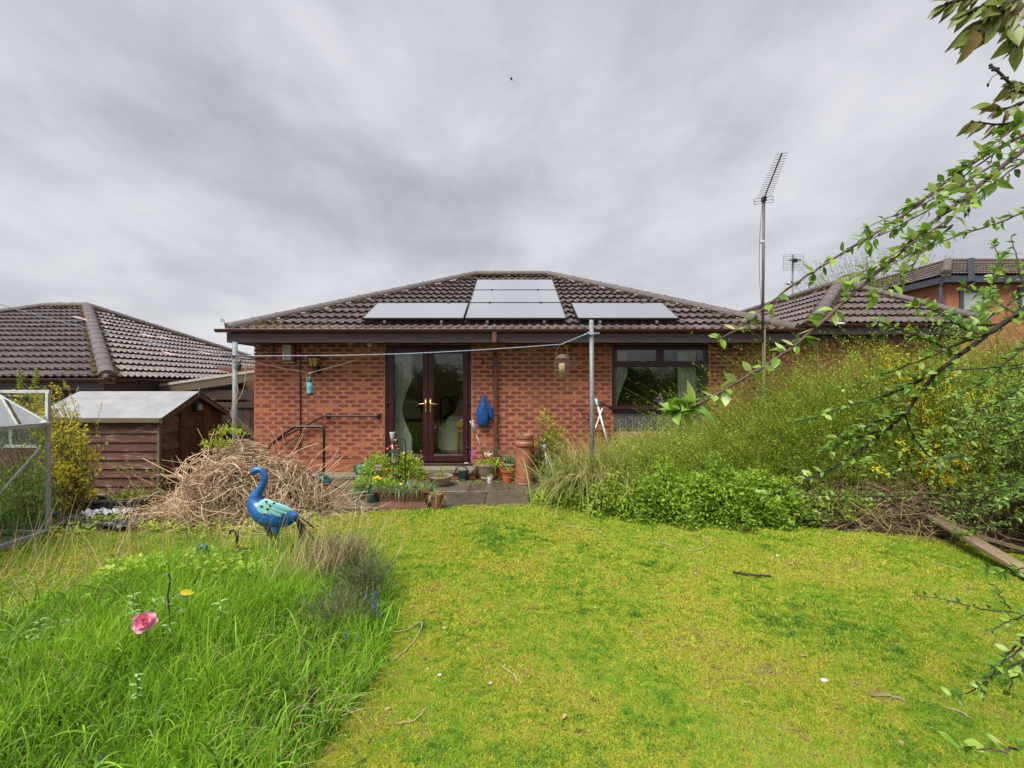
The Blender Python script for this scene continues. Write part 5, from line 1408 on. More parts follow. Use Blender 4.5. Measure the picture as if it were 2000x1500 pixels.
# ------------------------------------------------------------------ lawn cover: moss and grass tufts
def tuft(name, n, h, w, spread, mat, lean=.5):
    a = rng.uniform(0, 2*np.pi, n); r = spread*np.sqrt(rng.uniform(0, 1, n))
    root_ = np.stack([r*np.cos(a), r*np.sin(a), np.zeros(n)-.002], 1)
    d = nrm(np.stack([rng.normal(0, lean, n), rng.normal(0, lean, n), np.ones(n)], 1))
    V, F, idx, T = ribbons(root_, d, h*rng.uniform(.5, 1.2, n), w*rng.uniform(.7, 1.3, n), rng.uniform(.05, .5, n), 2, .15)
    me = np_mesh(name, V, F, mat, None, rng.uniform(0, 1, n)[idx]*.8+T*.2)
    COL.objects.unlink(me); return me
def instancer(name, pts, scale, tufts, label, seed=0):
    col = bpy.data.collections.new(name+'_source')
    for o in tufts: col.objects.link(o)
    me = bpy.data.meshes.new(name); me.vertices.add(len(pts)); me.vertices.foreach_set('co', np.ascontiguousarray(pts, dtype=np.float32).ravel())
    at = me.attributes.new('sc', 'FLOAT', 'POINT'); at.data.foreach_set('value', np.ascontiguousarray(scale, dtype=np.float32))
    o = bpy.data.objects.new(name, me); COL.objects.link(o); o['kind'] = 'stuff'; o['label'] = label
    ng = bpy.data.node_groups.new(name, 'GeometryNodeTree')
    ng.interface.new_socket('Geometry', in_out='INPUT', socket_type='NodeSocketGeometry'); ng.interface.new_socket('Geometry', in_out='OUTPUT', socket_type='NodeSocketGeometry')
    N = ng.nodes; L = ng.links
    gi = N.new('NodeGroupInput'); go = N.new('NodeGroupOutput')
    m2p = N.new('GeometryNodeMeshToPoints'); iop = N.new('GeometryNodeInstanceOnPoints'); ci = N.new('GeometryNodeCollectionInfo')
    ci.inputs[0].default_value = col; ci.inputs['Separate Children'].default_value = True; ci.inputs['Reset Children'].default_value = True
    iop.inputs['Pick Instance'].default_value = True
    rr = N.new('FunctionNodeRandomValue'); rr.data_type = 'INT'; rr.inputs[4].default_value = 0; rr.inputs[5].default_value = len(tufts)-1
    rv = N.new('FunctionNodeRandomValue'); rv.data_type = 'FLOAT_VECTOR'; rv.inputs[0].default_value = (-.25, -.25, 0); rv.inputs[1].default_value = (.25, .25, 6.283)
    na = N.new('GeometryNodeInputNamedAttribute'); na.data_type = 'FLOAT'; na.inputs[0].default_value = 'sc'
    L.new(gi.outputs[0], m2p.inputs[0]); L.new(m2p.outputs[0], iop.inputs['Points']); L.new(ci.outputs[0], iop.inputs['Instance'])
    L.new(rr.outputs[2], iop.inputs['Instance Index']); L.new(rv.outputs[0], iop.inputs['Rotation']); L.new(na.outputs[0], iop.inputs['Scale']); L.new(iop.outputs[0], go.inputs[0])
    md = o.modifiers.new('scatter', 'NODES'); md.node_group = ng
    return o
moss_t = [tuft('moss_tuft', 40, .020, .0040, .026, M['lawn_moss'], .8) for _ in range(5)]
grass_t = [tuft('grass_tuft', 22, .045, .0028, .028, M['lawn_grass'], .55) for _ in range(5)]
PATIO = [(-3.7, 5.45), (-2.3, 5.68), (-1.7, 5.80), (-1.0, 5.95), (-.45, 6.10), (.3, 6.22), (.6, 6.3), (3.0, 6.3), (3, 9), (-3.7, 9)]
BED = [(-1.0, 1.2), (-.80, 2.1), (-.74, 2.6), (-.80, 3.2), (-1.05, 3.8), (-1.4, 4.3), (-2.1, 4.45), (-2.8, 4.1), (-3.3, 3.5), (-3.8, 2.9), (-4.5, 2.6), (-4.5, 1.2)]
HEAPC = (-3.3, 5.85)
def lawn_ok(p):
    x, y = p[:, 0], p[:, 1]
    ok = ~in_poly(x, y, PATIO) & (y < 6.6)
    ok &= ~((((x-HEAPC[0])/1.15)**2+((y-HEAPC[1])/.75)**2) < 1)
    shr = [(.5, 6.3), (1.3, 5.75), (1.95, 5.3), (3.0, 5.25), (4.2, 4.9), (5.2, 4.2), (9, 4), (9, 9), (.5, 9)]
    ok &= ~in_poly(x, y, shr)
    ok &= ~((x < -5.0) & (y > 1)) & ~((x < -3.4) & (y > 5.3))
    return ok
def cone_pts(n, y0, y1):
    y = np.exp(rng.uniform(np.log(y0), np.log(y1), n)); x = rng.uniform(-1.25, 1.25, n)*y
    return np.stack([x, y], 1)
p = cone_pts(150000, 1.55, 6.4); p = p[lawn_ok(p)]; k = in_poly(p[:, 0], p[:, 1], BED); p = p[~k]
lmp = .5+.5*np.sin(p[:, 0]*31+2*np.sin(p[:, 1]*17))*np.sin(p[:, 1]*29+2*np.sin(p[:, 0]*13)); sc = np.clip(p[:, 1]/2.8, .75, 2.0)*rng.uniform(.45, 1.2, len(p))*(.65+.7*lmp)
instancer('lawn_moss', ground_pts(p), sc, moss_t, 'yellow green moss carpeting the lawn')
p = cone_pts(110000, 1.55, 6.4); p = p[lawn_ok(p)]
dens = np.sin(p[:, 0]*2.3+1.1)*np.cos(p[:, 1]*1.9+.4)+.6*np.sin(p[:, 0]*5.1+p[:, 1]*4.3)+rng.normal(0, .5, len(p))
edge = sstep(4.6, 6.0, p[:, 1])*1.6+sstep(-2.0, -3.2, p[:, 0])*1.8
p = p[dens+edge > .40]
instancer('lawn_grass', ground_pts(p), rng.uniform(.3, .95, len(p))*np.clip(p[:, 1]/4, .75, 1.2), grass_t, 'short green grass growing through the moss')
p = cone_pts(2600, 1.6, 6.2); p = p[lawn_ok(p)]; p0 = ground_pts(p, .012); n = len(p0)
V, F, idx = leafquads(p0, nrm(rnd_dirs(n)*np.array([1, 1, .15])), nrm(rnd_dirs(n)*.5+np.array([0, 0, 1])), rng.uniform(.006, .022, n)*p[:, 1]/3, rng.uniform(.003, .010, n), .2)
np_mesh('lawn_debris', V, F, M['f_twig'], None, rng.uniform(0, 1, n)[idx], kind='stuff', label='tiny dead leaf scraps scattered in the lawn')
# far and outside margins of the lawn, so that a step to the side still shows lawn
p = np.stack([rng.uniform(-6, 7, 30000), rng.uniform(-2.5, 1.6, 30000)], 1)
instancer('lawn_moss', ground_pts(p), rng.uniform(1.6, 2.6, len(p)), moss_t, 'mossy lawn behind the viewpoint')

# ------------------------------------------------------------------ long grass bed in the left foreground
def grass_bed():
    n = 40000
    xy = scatter_poly(BED, n); x, y = xy[:, 0], xy[:, 1]
    keep = (np.abs(x) < y*1.22+.2)
    cl = .5+.5*np.sin(x*5.3+np.sin(y*4.1)*1.5)*np.sin(y*6.1+x*2)
    keep &= rng.uniform(0, 1, len(x)) < (.55+.45*cl)
    # sparser towards the upper left where the sward is short and strawy
    thin = sstep(-2.7, -3.6, x)*sstep(2.5, 3.4, y)
    keep &= rng.uniform(0, 1, len(x)) > thin*.75
    xy = xy[keep]; x, y = xy[:, 0], xy[:, 1]; n = len(x); cl = cl[keep]; thin = thin[keep]
    edge = sstep(-.7, -1.15, x)
    h = rng.uniform(.22, .46, n)*(.65+.5*cl)*(.72+.28*edge)*(1-.35*thin)*np.clip(.62+.16*(y-1.5), .62, 1.1)
    lean = np.stack([rng.normal(.10, .30, n), rng.normal(-.05, .30, n), np.ones(n)], 1)
    d = nrm(lean)
    V, F, idx, T = ribbons(ground_pts(xy), d, h, rng.uniform(.0035, .008, n), rng.uniform(.1, .75, n), 4, .08)
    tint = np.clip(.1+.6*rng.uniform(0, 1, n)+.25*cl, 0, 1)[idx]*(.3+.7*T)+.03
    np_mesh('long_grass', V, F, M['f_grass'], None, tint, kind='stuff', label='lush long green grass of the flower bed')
    n = 2600; xy = scatter_poly(BED, n); n = len(xy)
    d = nrm(np.stack([rng.normal(.1, .4, n), rng.normal(-.1, .4, n), np.ones(n)], 1))
    V, F, idx, T = ribbons(ground_pts(xy), d, rng.uniform(.24, .50, n), rng.uniform(.007, .012, n), rng.uniform(.3, 1.0, n), 7, .1)
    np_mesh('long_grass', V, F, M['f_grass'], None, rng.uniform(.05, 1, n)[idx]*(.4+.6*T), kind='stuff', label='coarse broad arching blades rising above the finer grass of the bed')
    # pale and straw coloured blades between, laid over in swathes
    n = 2600; xy = scatter_poly(BED, n); k = (np.sin(xy[:, 0]*3.1+xy[:, 1]*2.2) > .1) | (xy[:, 0] < -2.2); xy = xy[k]; n = len(xy)
    d = nrm(np.stack([rng.normal(.35, .5, n), rng.normal(.15, .5, n), rng.uniform(.25, .9, n)], 1))
    V, F, idx, T = ribbons(ground_pts(xy, .05), d, rng.uniform(.12, .32, n), .0032, rng.uniform(.2, .8, n), 4, .1)
    np_mesh('dry_grass', V, F, M['f_straw'], None, rng.uniform(.35, 1, n)[idx], kind='stuff', label='straw coloured blades lying in the long grass')
    # glossy broad strap leaves along the bed edge
    cs = [(-.86, 2.3), (-.80, 2.75), (-.92, 2.0), (-1.15, 1.95), (-.80, 3.0), (-1.4, 2.15), (-.95, 3.25), (-.85, 2.5)]
    R0 = []; D0 = []
    for cx, cy in cs:
        for _ in range(38):
            a = random.uniform(0, 6.28); R0.append((cx+random.gauss(0, .03), cy+random.gauss(0, .03), float(gz(cx, cy)))); t_ = random.uniform(.3, 1.1)
            D0.append((math.cos(a)*t_, math.sin(a)*t_, 1))
    R0 = np.array(R0); D0 = nrm(np.array(D0)); n = len(R0)
    V, F, idx, T = ribbons(R0, D0, rng.uniform(.14, .30, n), rng.uniform(.004, .007, n), rng.uniform(.5, 1.0, n), 6, .12)
    np_mesh('strap_leaves', V, F, M['f_grass'], None, rng.uniform(.1, .8, n)[idx], kind='stuff', label='arching strap leaves along the edge of the bed')
    n = 60; xy = scatter_poly([(-1.0, 1.6), (-.8, 2.3), (-1.5, 2.6), (-2.2, 2.1), (-1.8, 1.6)], n)
    d = nrm(np.stack([rng.normal(0, .6, n), rng.normal(-.1, .4, n), np.ones(n)*.8], 1))
    V, F, idx, T = ribbons(ground_pts(xy), d, rng.uniform(.2, .36, n), .006, rng.uniform(.5, 1.1, n), 7, .15)
    np_mesh('pale_strap_leaves', V, F, M['f_glaucous'], None, rng.uniform(.5, 1, n)[idx], kind='stuff', label='pale bent strap leaves over the long grass')
grass_bed()
def straw_stems(poly, n, h0, h1, w, label, mat='f_dry', lean=(.18, .05), name='straw_stems', droop=.12, tl=.22):
    xy = scatter_poly(poly, n)
    d = nrm(np.stack([rng.normal(lean[0], tl, n), rng.normal(lean[1], tl*.7, n), np.ones(n)], 1))
    V, F, idx, T = ribbons(ground_pts(xy), d, rng.uniform(h0, h1, n), w, rng.uniform(0, droop*2, n), 5, .35, wig=.02)
    return np_mesh(name, V, F, M[mat], None, rng.uniform(.3, 1, n)[idx], kind='stuff', label=label)
straw_stems([(-4.6, 3.7), (-1.3, 3.6), (-1.0, 4.3), (-1.9, 4.6), (-4.6, 4.5)], 380, .30, .72, .0036, 'tall dry straw stalks standing along the back of the bed')
straw_stems([(-1.9, 3.4), (-1.35, 3.5), (-1.25, 4.0), (-1.75, 4.1)], 520, .2, .55, .0036, 'dense tuft of dry straw beside the lavender')
straw_stems([(-4.6, 3.1), (-3.0, 3.2), (-2.9, 4.0), (-4.6, 4.2)], 420, .06, .20, .0036, 'short dry straw thatch at the left of the bed', droop=.5, tl=.7)
straw_stems([(-1.2, 4.2), (-.9, 5.5), (-2.4, 5.6), (-2.2, 4.6)], 60, .18, .42, .003, 'sparse thin straw stalks on the lawn near the patio')
straw_stems([(-3.3, 1.5), (-2.0, 2.4), (-2.6, 3.1), (-4, 3.1)], 260, .1, .26, .0034, 'strawy tufts in the left foreground', droop=.5, tl=.8)

# broad leaved weeds in the upper bed
def weeds(name, label, poly, n, L, W, mat, h0, h1, t0=.4, t1=1, flat=.8):
    xy = scatter_poly(poly, n); p0 = ground_pts(xy); p0[:, 2] += rng.uniform(h0, h1, n)
    ax = nrm(np.stack([rng.normal(0, 1, n), rng.normal(0, 1, n), rng.uniform(-.2, .6, n)], 1)); nr_ = nrm(np.stack([rng.normal(0, .5, n), rng.normal(-.1, .5, n), np.full(n, flat)], 1))
    V, F, idx = leafquads(p0, ax, nr_, rng.uniform(L*.6, L*1.2, n), rng.uniform(W*.6, W*1.2, n), .18)
    return np_mesh(name, V, F, M[mat], None, rng.uniform(t0, t1, n)[idx], kind='stuff', label=label)
weeds('weeds', 'bright green leafy weeds beneath the metal bird', [(-3.3, 3.6), (-1.9, 3.6), (-1.8, 4.0), (-2.8, 4.1), (-3.4, 3.95)], 2600, .055, .032, 'f_bright', .01, .14)
weeds('weeds', 'green leafy weeds at the foot of the brushwood heap', [(-4.2, 5.0), (-3.0, 4.9), (-2.2, 5.2), (-2.3, 5.5), (-3, 5.3), (-4.2, 5.4)], 700, .05, .03, 'f_bright', .01, .10)
weeds('weeds', 'dark patches of tiny heather like weeds at the left of the bed', [(-4.4, 3.2), (-3.3, 3.3), (-3.2, 3.7), (-4.4, 3.8)], 700, .018, .010, 'f_lav', .0, .05, 0, .6)

def leafy_lump(name, label, c, r, n, L, W, mat, t0=.2, t1=1.0, parent=None, cat=None, stems=0, up=.4, shell=.45, kind=None, hang=0):
    """crown of small leaves spread through a lumpy ellipsoid, on real stems."""
    d = rnd_dirs(n); d[:, 2] = np.abs(d[:, 2])*.9+.02*0
    rad = rng.uniform(shell, 1, n)**.6
    lump = 1+.16*np.sin(d[:, 0]*7+c[0])*np.cos(d[:, 1]*6+c[1])+.1*np.sin(d[:, 2]*11+d[:, 0]*9)
    p0 = np.array(c)+d*np.array(r)*(rad*lump)[:, None]
    ax = nrm(d*.6+rnd_dirs(n)*.8+np.array([0, 0, up-hang])); nr_ = nrm(rnd_dirs(n)*.7+np.array([0, -.2, .8]))
    V, F, idx = leafquads(p0, ax, nr_, rng.uniform(L*.55, L*1.25, n), rng.uniform(W*.6, W*1.2, n), .15)
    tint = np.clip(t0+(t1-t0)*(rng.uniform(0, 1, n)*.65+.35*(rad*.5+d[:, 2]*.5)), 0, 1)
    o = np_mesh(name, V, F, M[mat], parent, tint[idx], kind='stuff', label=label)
    return o
def stems_from(parent, base, tips_c, tips_r, n, r0, mat, name='stem', kind='stuff', k=6, wig=.05):
    d = rnd_dirs(n); d[:, 2] = np.abs(d[:, 2]); tip = np.array(tips_c)+d*np.array(tips_r)*.95
    b_ = np.array(base)+rng.normal(0, 1, (n, 3))*np.array([.08, .06, 0])*np.array(tips_r)[0]
    t_ = np.linspace(0, 1, k)[None, :, None]
    mid = b_+(tip-b_)*.5; mid[:, :2] = b_[:, :2]*.75+tip[:, :2]*.25; mid[:, 2] = b_[:, 2]+(tip[:, 2]-b_[:, 2])*.65
    path = b_[:, None]*(1-t_)**2+2*mid[:, None]*t_*(1-t_)+tip[:, None]*t_**2
    path = path+rng.normal(0, wig*.15, path.shape)*t_*(1-t_)*4
    rr = r0*(1-.8*np.linspace(0, 1, k))[None, :]*rng.uniform(.6, 1.3, (n, 1))
    return polytubes(path, rr, name, M[mat], parent, kind, rng.uniform(0, 1, n))

# ------------------------------------------------------------------ broom thicket on the right
br = root('broom_shrub', (4.4, 6.6, 0), 'huge olive green broom thicket with fine twigs and yellow flecks at the right', 'shrub')
def broom_h(x):
    return np.interp(x, [1.2, 1.9, 2.6, 3.1, 3.7, 4.3, 5.2, 6.2, 7.4, 8.6], [.80, 1.0, 1.20, 1.45, 1.85, 2.2, 2.45, 2.55, 2.7, 2.6])
def broom():
    n = 12000
    x = rng.uniform(1.6, 8.6, n); f = rng.beta(1.3, 1.6, n); y = 5.55-.12*(x-3)+f*2.1
    y = np.minimum(y, 7.5)
    h = broom_h(x)*np.sqrt(np.clip(1-((f-.45)/.75)**2, .1, 1))*rng.uniform(.35, 1.0, n)
    b_ = np.stack([x+rng.normal(0, .1, n), y, np.zeros(n)], 1)
    st0 = rng.uniform(.0, .55, n)*h
    k = 6; t_ = np.linspace(0, 1, k)
    L = h-st0
    lx = rng.normal(-.38, .42, n); ly = rng.normal(-.2, .35, n)
    path = np.zeros((n, k, 3))
    for i, t in enumerate(t_):
        path[:, i, 0] = b_[:, 0]+lx*(st0*.6+L*t)+.10*L*np.sin(t*3+x*9)*t
        path[:, i, 1] = b_[:, 1]+ly*(st0*.6+L*t)
        path[:, i, 2] = st0+L*(t*1.02-.10*t*t)
    path[:, :, :2] += rng.normal(0, .006, (n, k, 2))
    polytubes(path, (.0026*(1-.6*t_))[None, :]*rng.uniform(.6, 1.2, (n, 1)), 'twig', M['f_broom'], br, 'stuff', np.clip(rng.normal(.38, .2, n), 0, 1))
    # tiny leaves and yellow flecks strung along the twigs
    m = 250000; i = rng.integers(0, n, m); t = rng.uniform(.1, 1, m)
    s_ = t*(k-1); j = np.minimum(s_.astype(int), k-2); fr = (s_-j)[:, None]
    p0 = path[i, j]*(1-fr)+path[i, j+1]*fr
    dr = nrm(path[i, j+1]-path[i, j])
    ax = nrm(dr*.8+rnd_dirs(m)*.8); p0 = p0+rng.normal(0, .012, (m, 3)); V, F, idx = leafquads(p0, ax, rnd_dirs(m), rng.uniform(.014, .034, m), rng.uniform(.006, .013, m), .1)
    tint = np.clip(rng.normal(.42, .22, m)+.22*(t-.5), 0, 1); yl = rng.uniform(0, 1, m) < .2; tint[yl] = rng.uniform(.85, 1, yl.sum())
    np_mesh('foliage', V, F, M['f_broom'], br, tint[idx], kind='stuff')
    for c_, r_, q_ in (((3.35, 6.0, .5), (.55, .5, .85), 9000), ((3.95, 6.1, .6), (.6, .5, 1.25), 14000), ((4.7, 6.0, .6), (.75, .55, 1.55), 16000), ((5.6, 5.9, .6), (.8, .6, 1.65), 14000), ((6.7, 5.9, .6), (.9, .6, 1.7), 9000), ((2.75, 6.2, .4), (.6, .45, .72), 9000), ((2.2, 6.3, .35), (.6, .4, .68), 8000), ((1.6, 6.5, .3), (.5, .35, .60), 5000), ((4.1, 5.45, .3), (.6, .3, .5), 2600), ((5.0, 5.1, .3), (.8, .35, .6), 3000)):
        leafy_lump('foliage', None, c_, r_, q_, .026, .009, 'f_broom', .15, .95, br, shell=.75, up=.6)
    # long whippy shoots sticking out on the left, in front of the window
    n = 150; x = rng.uniform(1.7, 3.6, n); b_ = np.stack([x, rng.uniform(5.9, 6.9, n), np.full(n, .55)], 1)
    e_ = b_+np.stack([rng.uniform(-.55, -.1, n), rng.uniform(-.3, .2, n), rng.uniform(.35, .85, n)*np.interp(x, [1.7, 3.6], [.7, 1.3])], 1)
    t_ = np.linspace(0, 1, 8)[None, :, None]; path = b_[:, None]*(1-t_)+e_[:, None]*t_; path[:, :, 0] += .10*np.sin(t_[..., 0]*3.1)*1; path += rng.normal(0, .005, path.shape)
    polytubes(path, (.0036*(1-.7*t_[..., 0])), 'twig', M['f_straw'], br, 'stuff', rng.uniform(.2, .6, n))
    m = 5200; i = rng.integers(0, n, m); s_ = rng.uniform(.2, 1, m)*7; j = np.minimum(s_.astype(int), 6); fr = (s_-j)[:, None]; p0 = path[i, j]*(1-fr)+path[i, j+1]*fr
    V, F, idx = leafquads(p0, nrm(rnd_dirs(m)+np.array([-.3, 0, .8])), rnd_dirs(m), rng.uniform(.012, .026, m), .009, .1)
    np_mesh('foliage', V, F, M['f_broom'], br, np.clip(rng.normal(.72, .15, m), 0, 1)[idx], kind='stuff')
    # dark woody core
broom()
for (x, y) in ((2.6, 6.3), (3.3, 6.5), (4.0, 6.6), (4.7, 6.3), (5.4, 6.1), (6.3, 6.1), (7.2, 6.0)):
    mb = MB()
    for _ in range(9):
        a = random.uniform(0, 6.28); rr_ = random.uniform(.3, .8)
        mb.tube(catmull([(x, y, -.02), (x+.2*math.cos(a)*rr_, y+.2*math.sin(a)*rr_, .35), (x+.5*math.cos(a)*rr_-.2, y+.4*math.sin(a)*rr_, float(broom_h(x))*.75)], 4), [.018]*4+[.011]*4+[.004], 5)
    mb.build('trunk', M['bark_dark'], br)

# ------------------------------------------------------------------ low bright shrub bank in front of the broom
bs = root('low_green_shrub', (2.4, 5.7, 0), 'low spreading shrub with bright fresh green leaves at the lawn edge', 'shrub')
leaf_c = []
lumps = [((.62, 6.2, .0), (.34, .3, .16), 1200), ((3.75, 5.35, .1), (.55, .3, .34), 1800), ((.95, 6.35, .0), (.50, .45, .36), 3300), ((1.35, 5.85, 0), (.58, .44, .52), 6500), ((1.95, 5.60, 0), (.64, .52, .70), 9500), ((2.55, 5.48, 0), (.62, .5, .76), 10000), ((3.05, 5.48, 0), (.50, .42, .64), 6500), ((3.4, 5.8, .2), (.5, .4, .6), 3500), ((2.5, 6.2, .15), (1.2, .4, .72), 5500), ((1.75, 6.6, .05), (.9, .4, .55), 3500)]
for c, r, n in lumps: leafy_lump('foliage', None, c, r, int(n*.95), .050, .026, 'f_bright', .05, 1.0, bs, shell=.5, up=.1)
for c, r, n in lumps: stems_from(bs, (c[0], c[1]+.1, 0), c, r, 60, .004, 'f_twig')
# trailing shoot over the paving on the left
leafy_lump('foliage', None, (.62, 6.55, 0), (.42, .3, .17), 1300, .036, .022, 'f_bright', .3, 1, bs, shell=.2)

# arching sedge clump
sg_ = root('sedge_clump', (1.35, 6.5, 0), 'arching clump of straw tipped sedge leaves around the right washing post', 'grass clump')
def sedge():
    n = 2300; cx = rng.normal(1.35, .36, n); cy = rng.normal(6.4, .22, n); a = rng.uniform(0, 2*np.pi, n); o_ = rng.uniform(.1, .75, n)
    d = nrm(np.stack([np.cos(a)*o_-.15, np.sin(a)*o_-.2, np.ones(n)], 1))
    side = nrm(np.stack([-np.sin(a), np.cos(a), np.zeros(n)], 1))
    V, F, idx, T = ribbons(np.stack([cx, cy, np.full(n, .12)], 1), d, rng.uniform(.7, 1.45, n), rng.uniform(.009, .018, n), rng.uniform(.3, .9, n), 9, .1, side)
    tint = np.clip(rng.uniform(0, .55, n)[idx]+.4*T*rng.uniform(0, 1, n)[idx], 0, 1)
    np_mesh('blade', V, F, M['f_straw'], sg_, tint, kind='stuff')
    n = 420; cx = rng.normal(1.25, .26, n); cy = rng.normal(6.05, .12, n); a = rng.uniform(np.pi*.9, np.pi*2.1, n)
    d = nrm(np.stack([np.cos(a)*.9, np.sin(a)*.55, np.ones(n)*.9], 1))
    V, F, idx, T = ribbons(np.stack([cx, cy, np.full(n, .38)], 1), d, rng.uniform(.45, .85, n), rng.uniform(.007, .013, n), rng.uniform(.9, 1.5, n), 9, .1)
    np_mesh('blade', V, F, M['f_straw'], sg_, rng.uniform(.25, 1, n)[idx], kind='stuff')
    n = 500; cx = rng.uniform(1.8, 3.2, n); cy = rng.uniform(6.0, 6.6, n); a = rng.uniform(0, 2*np.pi, n)
    d = nrm(np.stack([np.cos(a)*.6, np.sin(a)*.4-.2, np.ones(n)], 1))
    V, F, idx, T = ribbons(np.stack([cx, cy, np.full(n, .3)], 1), d, rng.uniform(.35, .8, n), rng.uniform(.006, .013, n), rng.uniform(.4, 1.2, n), 7, .1)
    np_mesh('blade', V, F, M['f_straw'], sg_, rng.uniform(0, .9, n)[idx], kind='stuff')
sedge()

# ------------------------------------------------------------------ dead undergrowth at the right foot of the bank
def dead_tangle(name, label, poly, n, L, r, zmax, mat='f_twig', t=(.1, .9), lean=(0, 0, .3), curl=.35, k=7, parent=None):
    xy = scatter_poly(poly, n); p0 = ground_pts(xy); p0[:, 2] += rng.uniform(0, 1, n)**1.5*zmax
    d = nrm(rnd_dirs(n)*np.array([1, 1, .6])+np.array(lean)); b_ = rnd_dirs(n)*np.array([1, 1, .5])
    t_ = np.linspace(0, 1, k)[None, :, None]; LL = rng.uniform(.4, 1.2, n)[:, None, None]*L
    path = p0[:, None]+d[:, None]*LL*t_+b_[:, None]*LL*curl*(t_**2)+rng.normal(0, .01*L, (n, k, 3))
    path[:, :, 2] = np.maximum(path[:, :, 2], gz(path[:, :, 0], path[:, :, 1])+.005)
    return polytubes(path, (r*(1-.55*t_[..., 0]))*rng.uniform(.5, 1.4, (n, 1)), name, M[mat], parent, 'stuff', rng.uniform(*t, n), label)
dead_tangle('dead_twigs', 'tangle of dead brown twigs under the broom at the right edge of the lawn', [(3.2, 5.35), (4.0, 5.0), (5.0, 4.55), (6.0, 4.3), (7, 4.6), (7, 6), (4, 6.1), (3.2, 5.9)], 4600, .42, .0042, .46, 'f_twig', (.2, 1))
dead_tangle('dead_twigs', 'pale dead stalks leaning out over the right lawn edge', [(3.3, 5.25), (4.0, 4.95), (4.9, 4.5), (4.9, 4.8), (4, 5.3), (3.3, 5.6)], 300, .36, .0055, .36, 'f_dry', (.0, 1), (-.2, -.3, -.3))
def litter(name, label, poly, n, s, mat, t=(0, 1)):
    xy = scatter_poly(poly, n); p0 = ground_pts(xy, .008)
    V, F, idx = leafquads(p0, nrm(rnd_dirs(n)*np.array([1, 1, .15])), nrm(rnd_dirs(n)*.4+np.array([0, 0, 1])), rng.uniform(.5, 1.3, n)*s, rng.uniform(.3, .7, n)*s, .2)
    np_mesh(name, V, F, M[mat], None, rng.uniform(*t, n)[idx], kind='stuff', label=label)
litter('leaf_litter', 'dead brown leaves and bare soil under the shrubs', [(3.0, 5.3), (4.2, 4.8), (5.4, 4.3), (8, 4), (8, 6), (3, 6)], 5000, .045, 'f_twig', (0, .7))
sh = [(.5, 6.35), (1.3, 5.8), (1.95, 5.35), (3.0, 5.3), (4.2, 4.95), (5.2, 4.3), (9, 4.1), (9, 8.05), (.5, 8.05)]
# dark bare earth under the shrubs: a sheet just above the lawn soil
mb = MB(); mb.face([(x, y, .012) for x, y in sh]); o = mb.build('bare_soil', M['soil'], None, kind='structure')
# planks
for (p0, p1, w_, lab) in (((1820, 1008), (2045, 1140), .13, 'mossy weathered plank lying across the right corner of the lawn'), ((1868, 1035), (2040, 1085), .07, 'thinner grey plank behind the mossy one at the right lawn edge')):
    a = G(*p0, .22); b_ = G(*p1, .05 if w_ > .1 else .16)
    if w_ < .1: b_ = P(p1[0], p1[1], 4.35)
    d = (b_-a); L = d.length; d.normalize(); s_ = d.cross(Vector((0,0,1))).normalized(); n_ = s_.cross(d)
    base = Matrix(((d.x, s_.x, n_.x, a.x), (d.y, s_.y, n_.y, a.y), (d.z, s_.z, n_.z, a.z), (0,0,0,1)))
    mb = MB(); mb.box(0, L, -w_/2, w_/2, -.018, .018, bevel=.004); o = mb.build('plank', M['plank'], None, mw=base); tag(o, lab, 'plank')

# yellow flowering shrubs
def flower_shrub(lab, base, tips, nstem, nleaf, nflower, seed_h=1.6, name='forsythia_bush', fs=.028, ls=.03):
    """arching stems from base to tips; leaves and starry flowers along them."""
    r_ = root(name, base, lab, 'flowering shrub')
    n = nstem; base = np.array(base); tips = np.array(tips)
    k = 9; tip = tips[rng.integers(0, len(tips), n)]+rng.normal(0, 1, (n, 3))*np.array([.16, .14, .12]); b_ = base+rng.normal(0, 1, (n, 3))*np.array([.12, .1, 0])
    t_ = np.linspace(0, 1, k)[None, :, None]; mid = b_*.55+tip*.45; mid[:, 2] = b_[:, 2]+(tip[:, 2]-b_[:, 2])*.8
    path = b_[:, None]*(1-t_)**2+2*mid[:, None]*t_*(1-t_)+tip[:, None]*t_**2+rng.normal(0, .008, (n, k, 3))
    polytubes(path, .006*(1-.75*t_[..., 0])*rng.uniform(.6, 1.3, (n, 1)), 'stem', M['f_twig'], r_, 'stuff', rng.uniform(.2, .9, n))
    def along(m, lo):
        i = rng.integers(0, n, m); s_ = rng.uniform(lo, 1, m)*(k-1); j = np.minimum(s_.astype(int), k-2); fr = (s_-j)[:, None]; return path[i, j]*(1-fr)+path[i, j+1]*fr
    p0 = along(nleaf, .25); V, F, idx = leafquads(p0, nrm(rnd_dirs(nleaf)+np.array([0, 0, .6])), nrm(rnd_dirs(nleaf)+np.array([0, -.3, .6])), rng.uniform(.5, 1.2, nleaf)*ls, rng.uniform(.25, .5, nleaf)*ls, .15)
    np_mesh('foliage', V, F, M['f_forsy'], r_, rng.uniform(.1, 1, nleaf)[idx], kind='stuff')
    c = along(nflower, .3)+rng.normal(0, .012, (nflower, 3)); c = np.repeat(c, 4, 0); m = len(c); ax = rnd_dirs(m)
    V, F, idx = leafquads(c, ax, rnd_dirs(m), rng.uniform(.7, 1.2, m)*fs, .4*fs, .1)
    np_mesh('blossom', V, F, M['f_yellow'], r_, rng.uniform(0, 1, m)[idx], kind='stuff')
    return r_
Pn = lambda u, v, y: tuple(P(u, v, y))
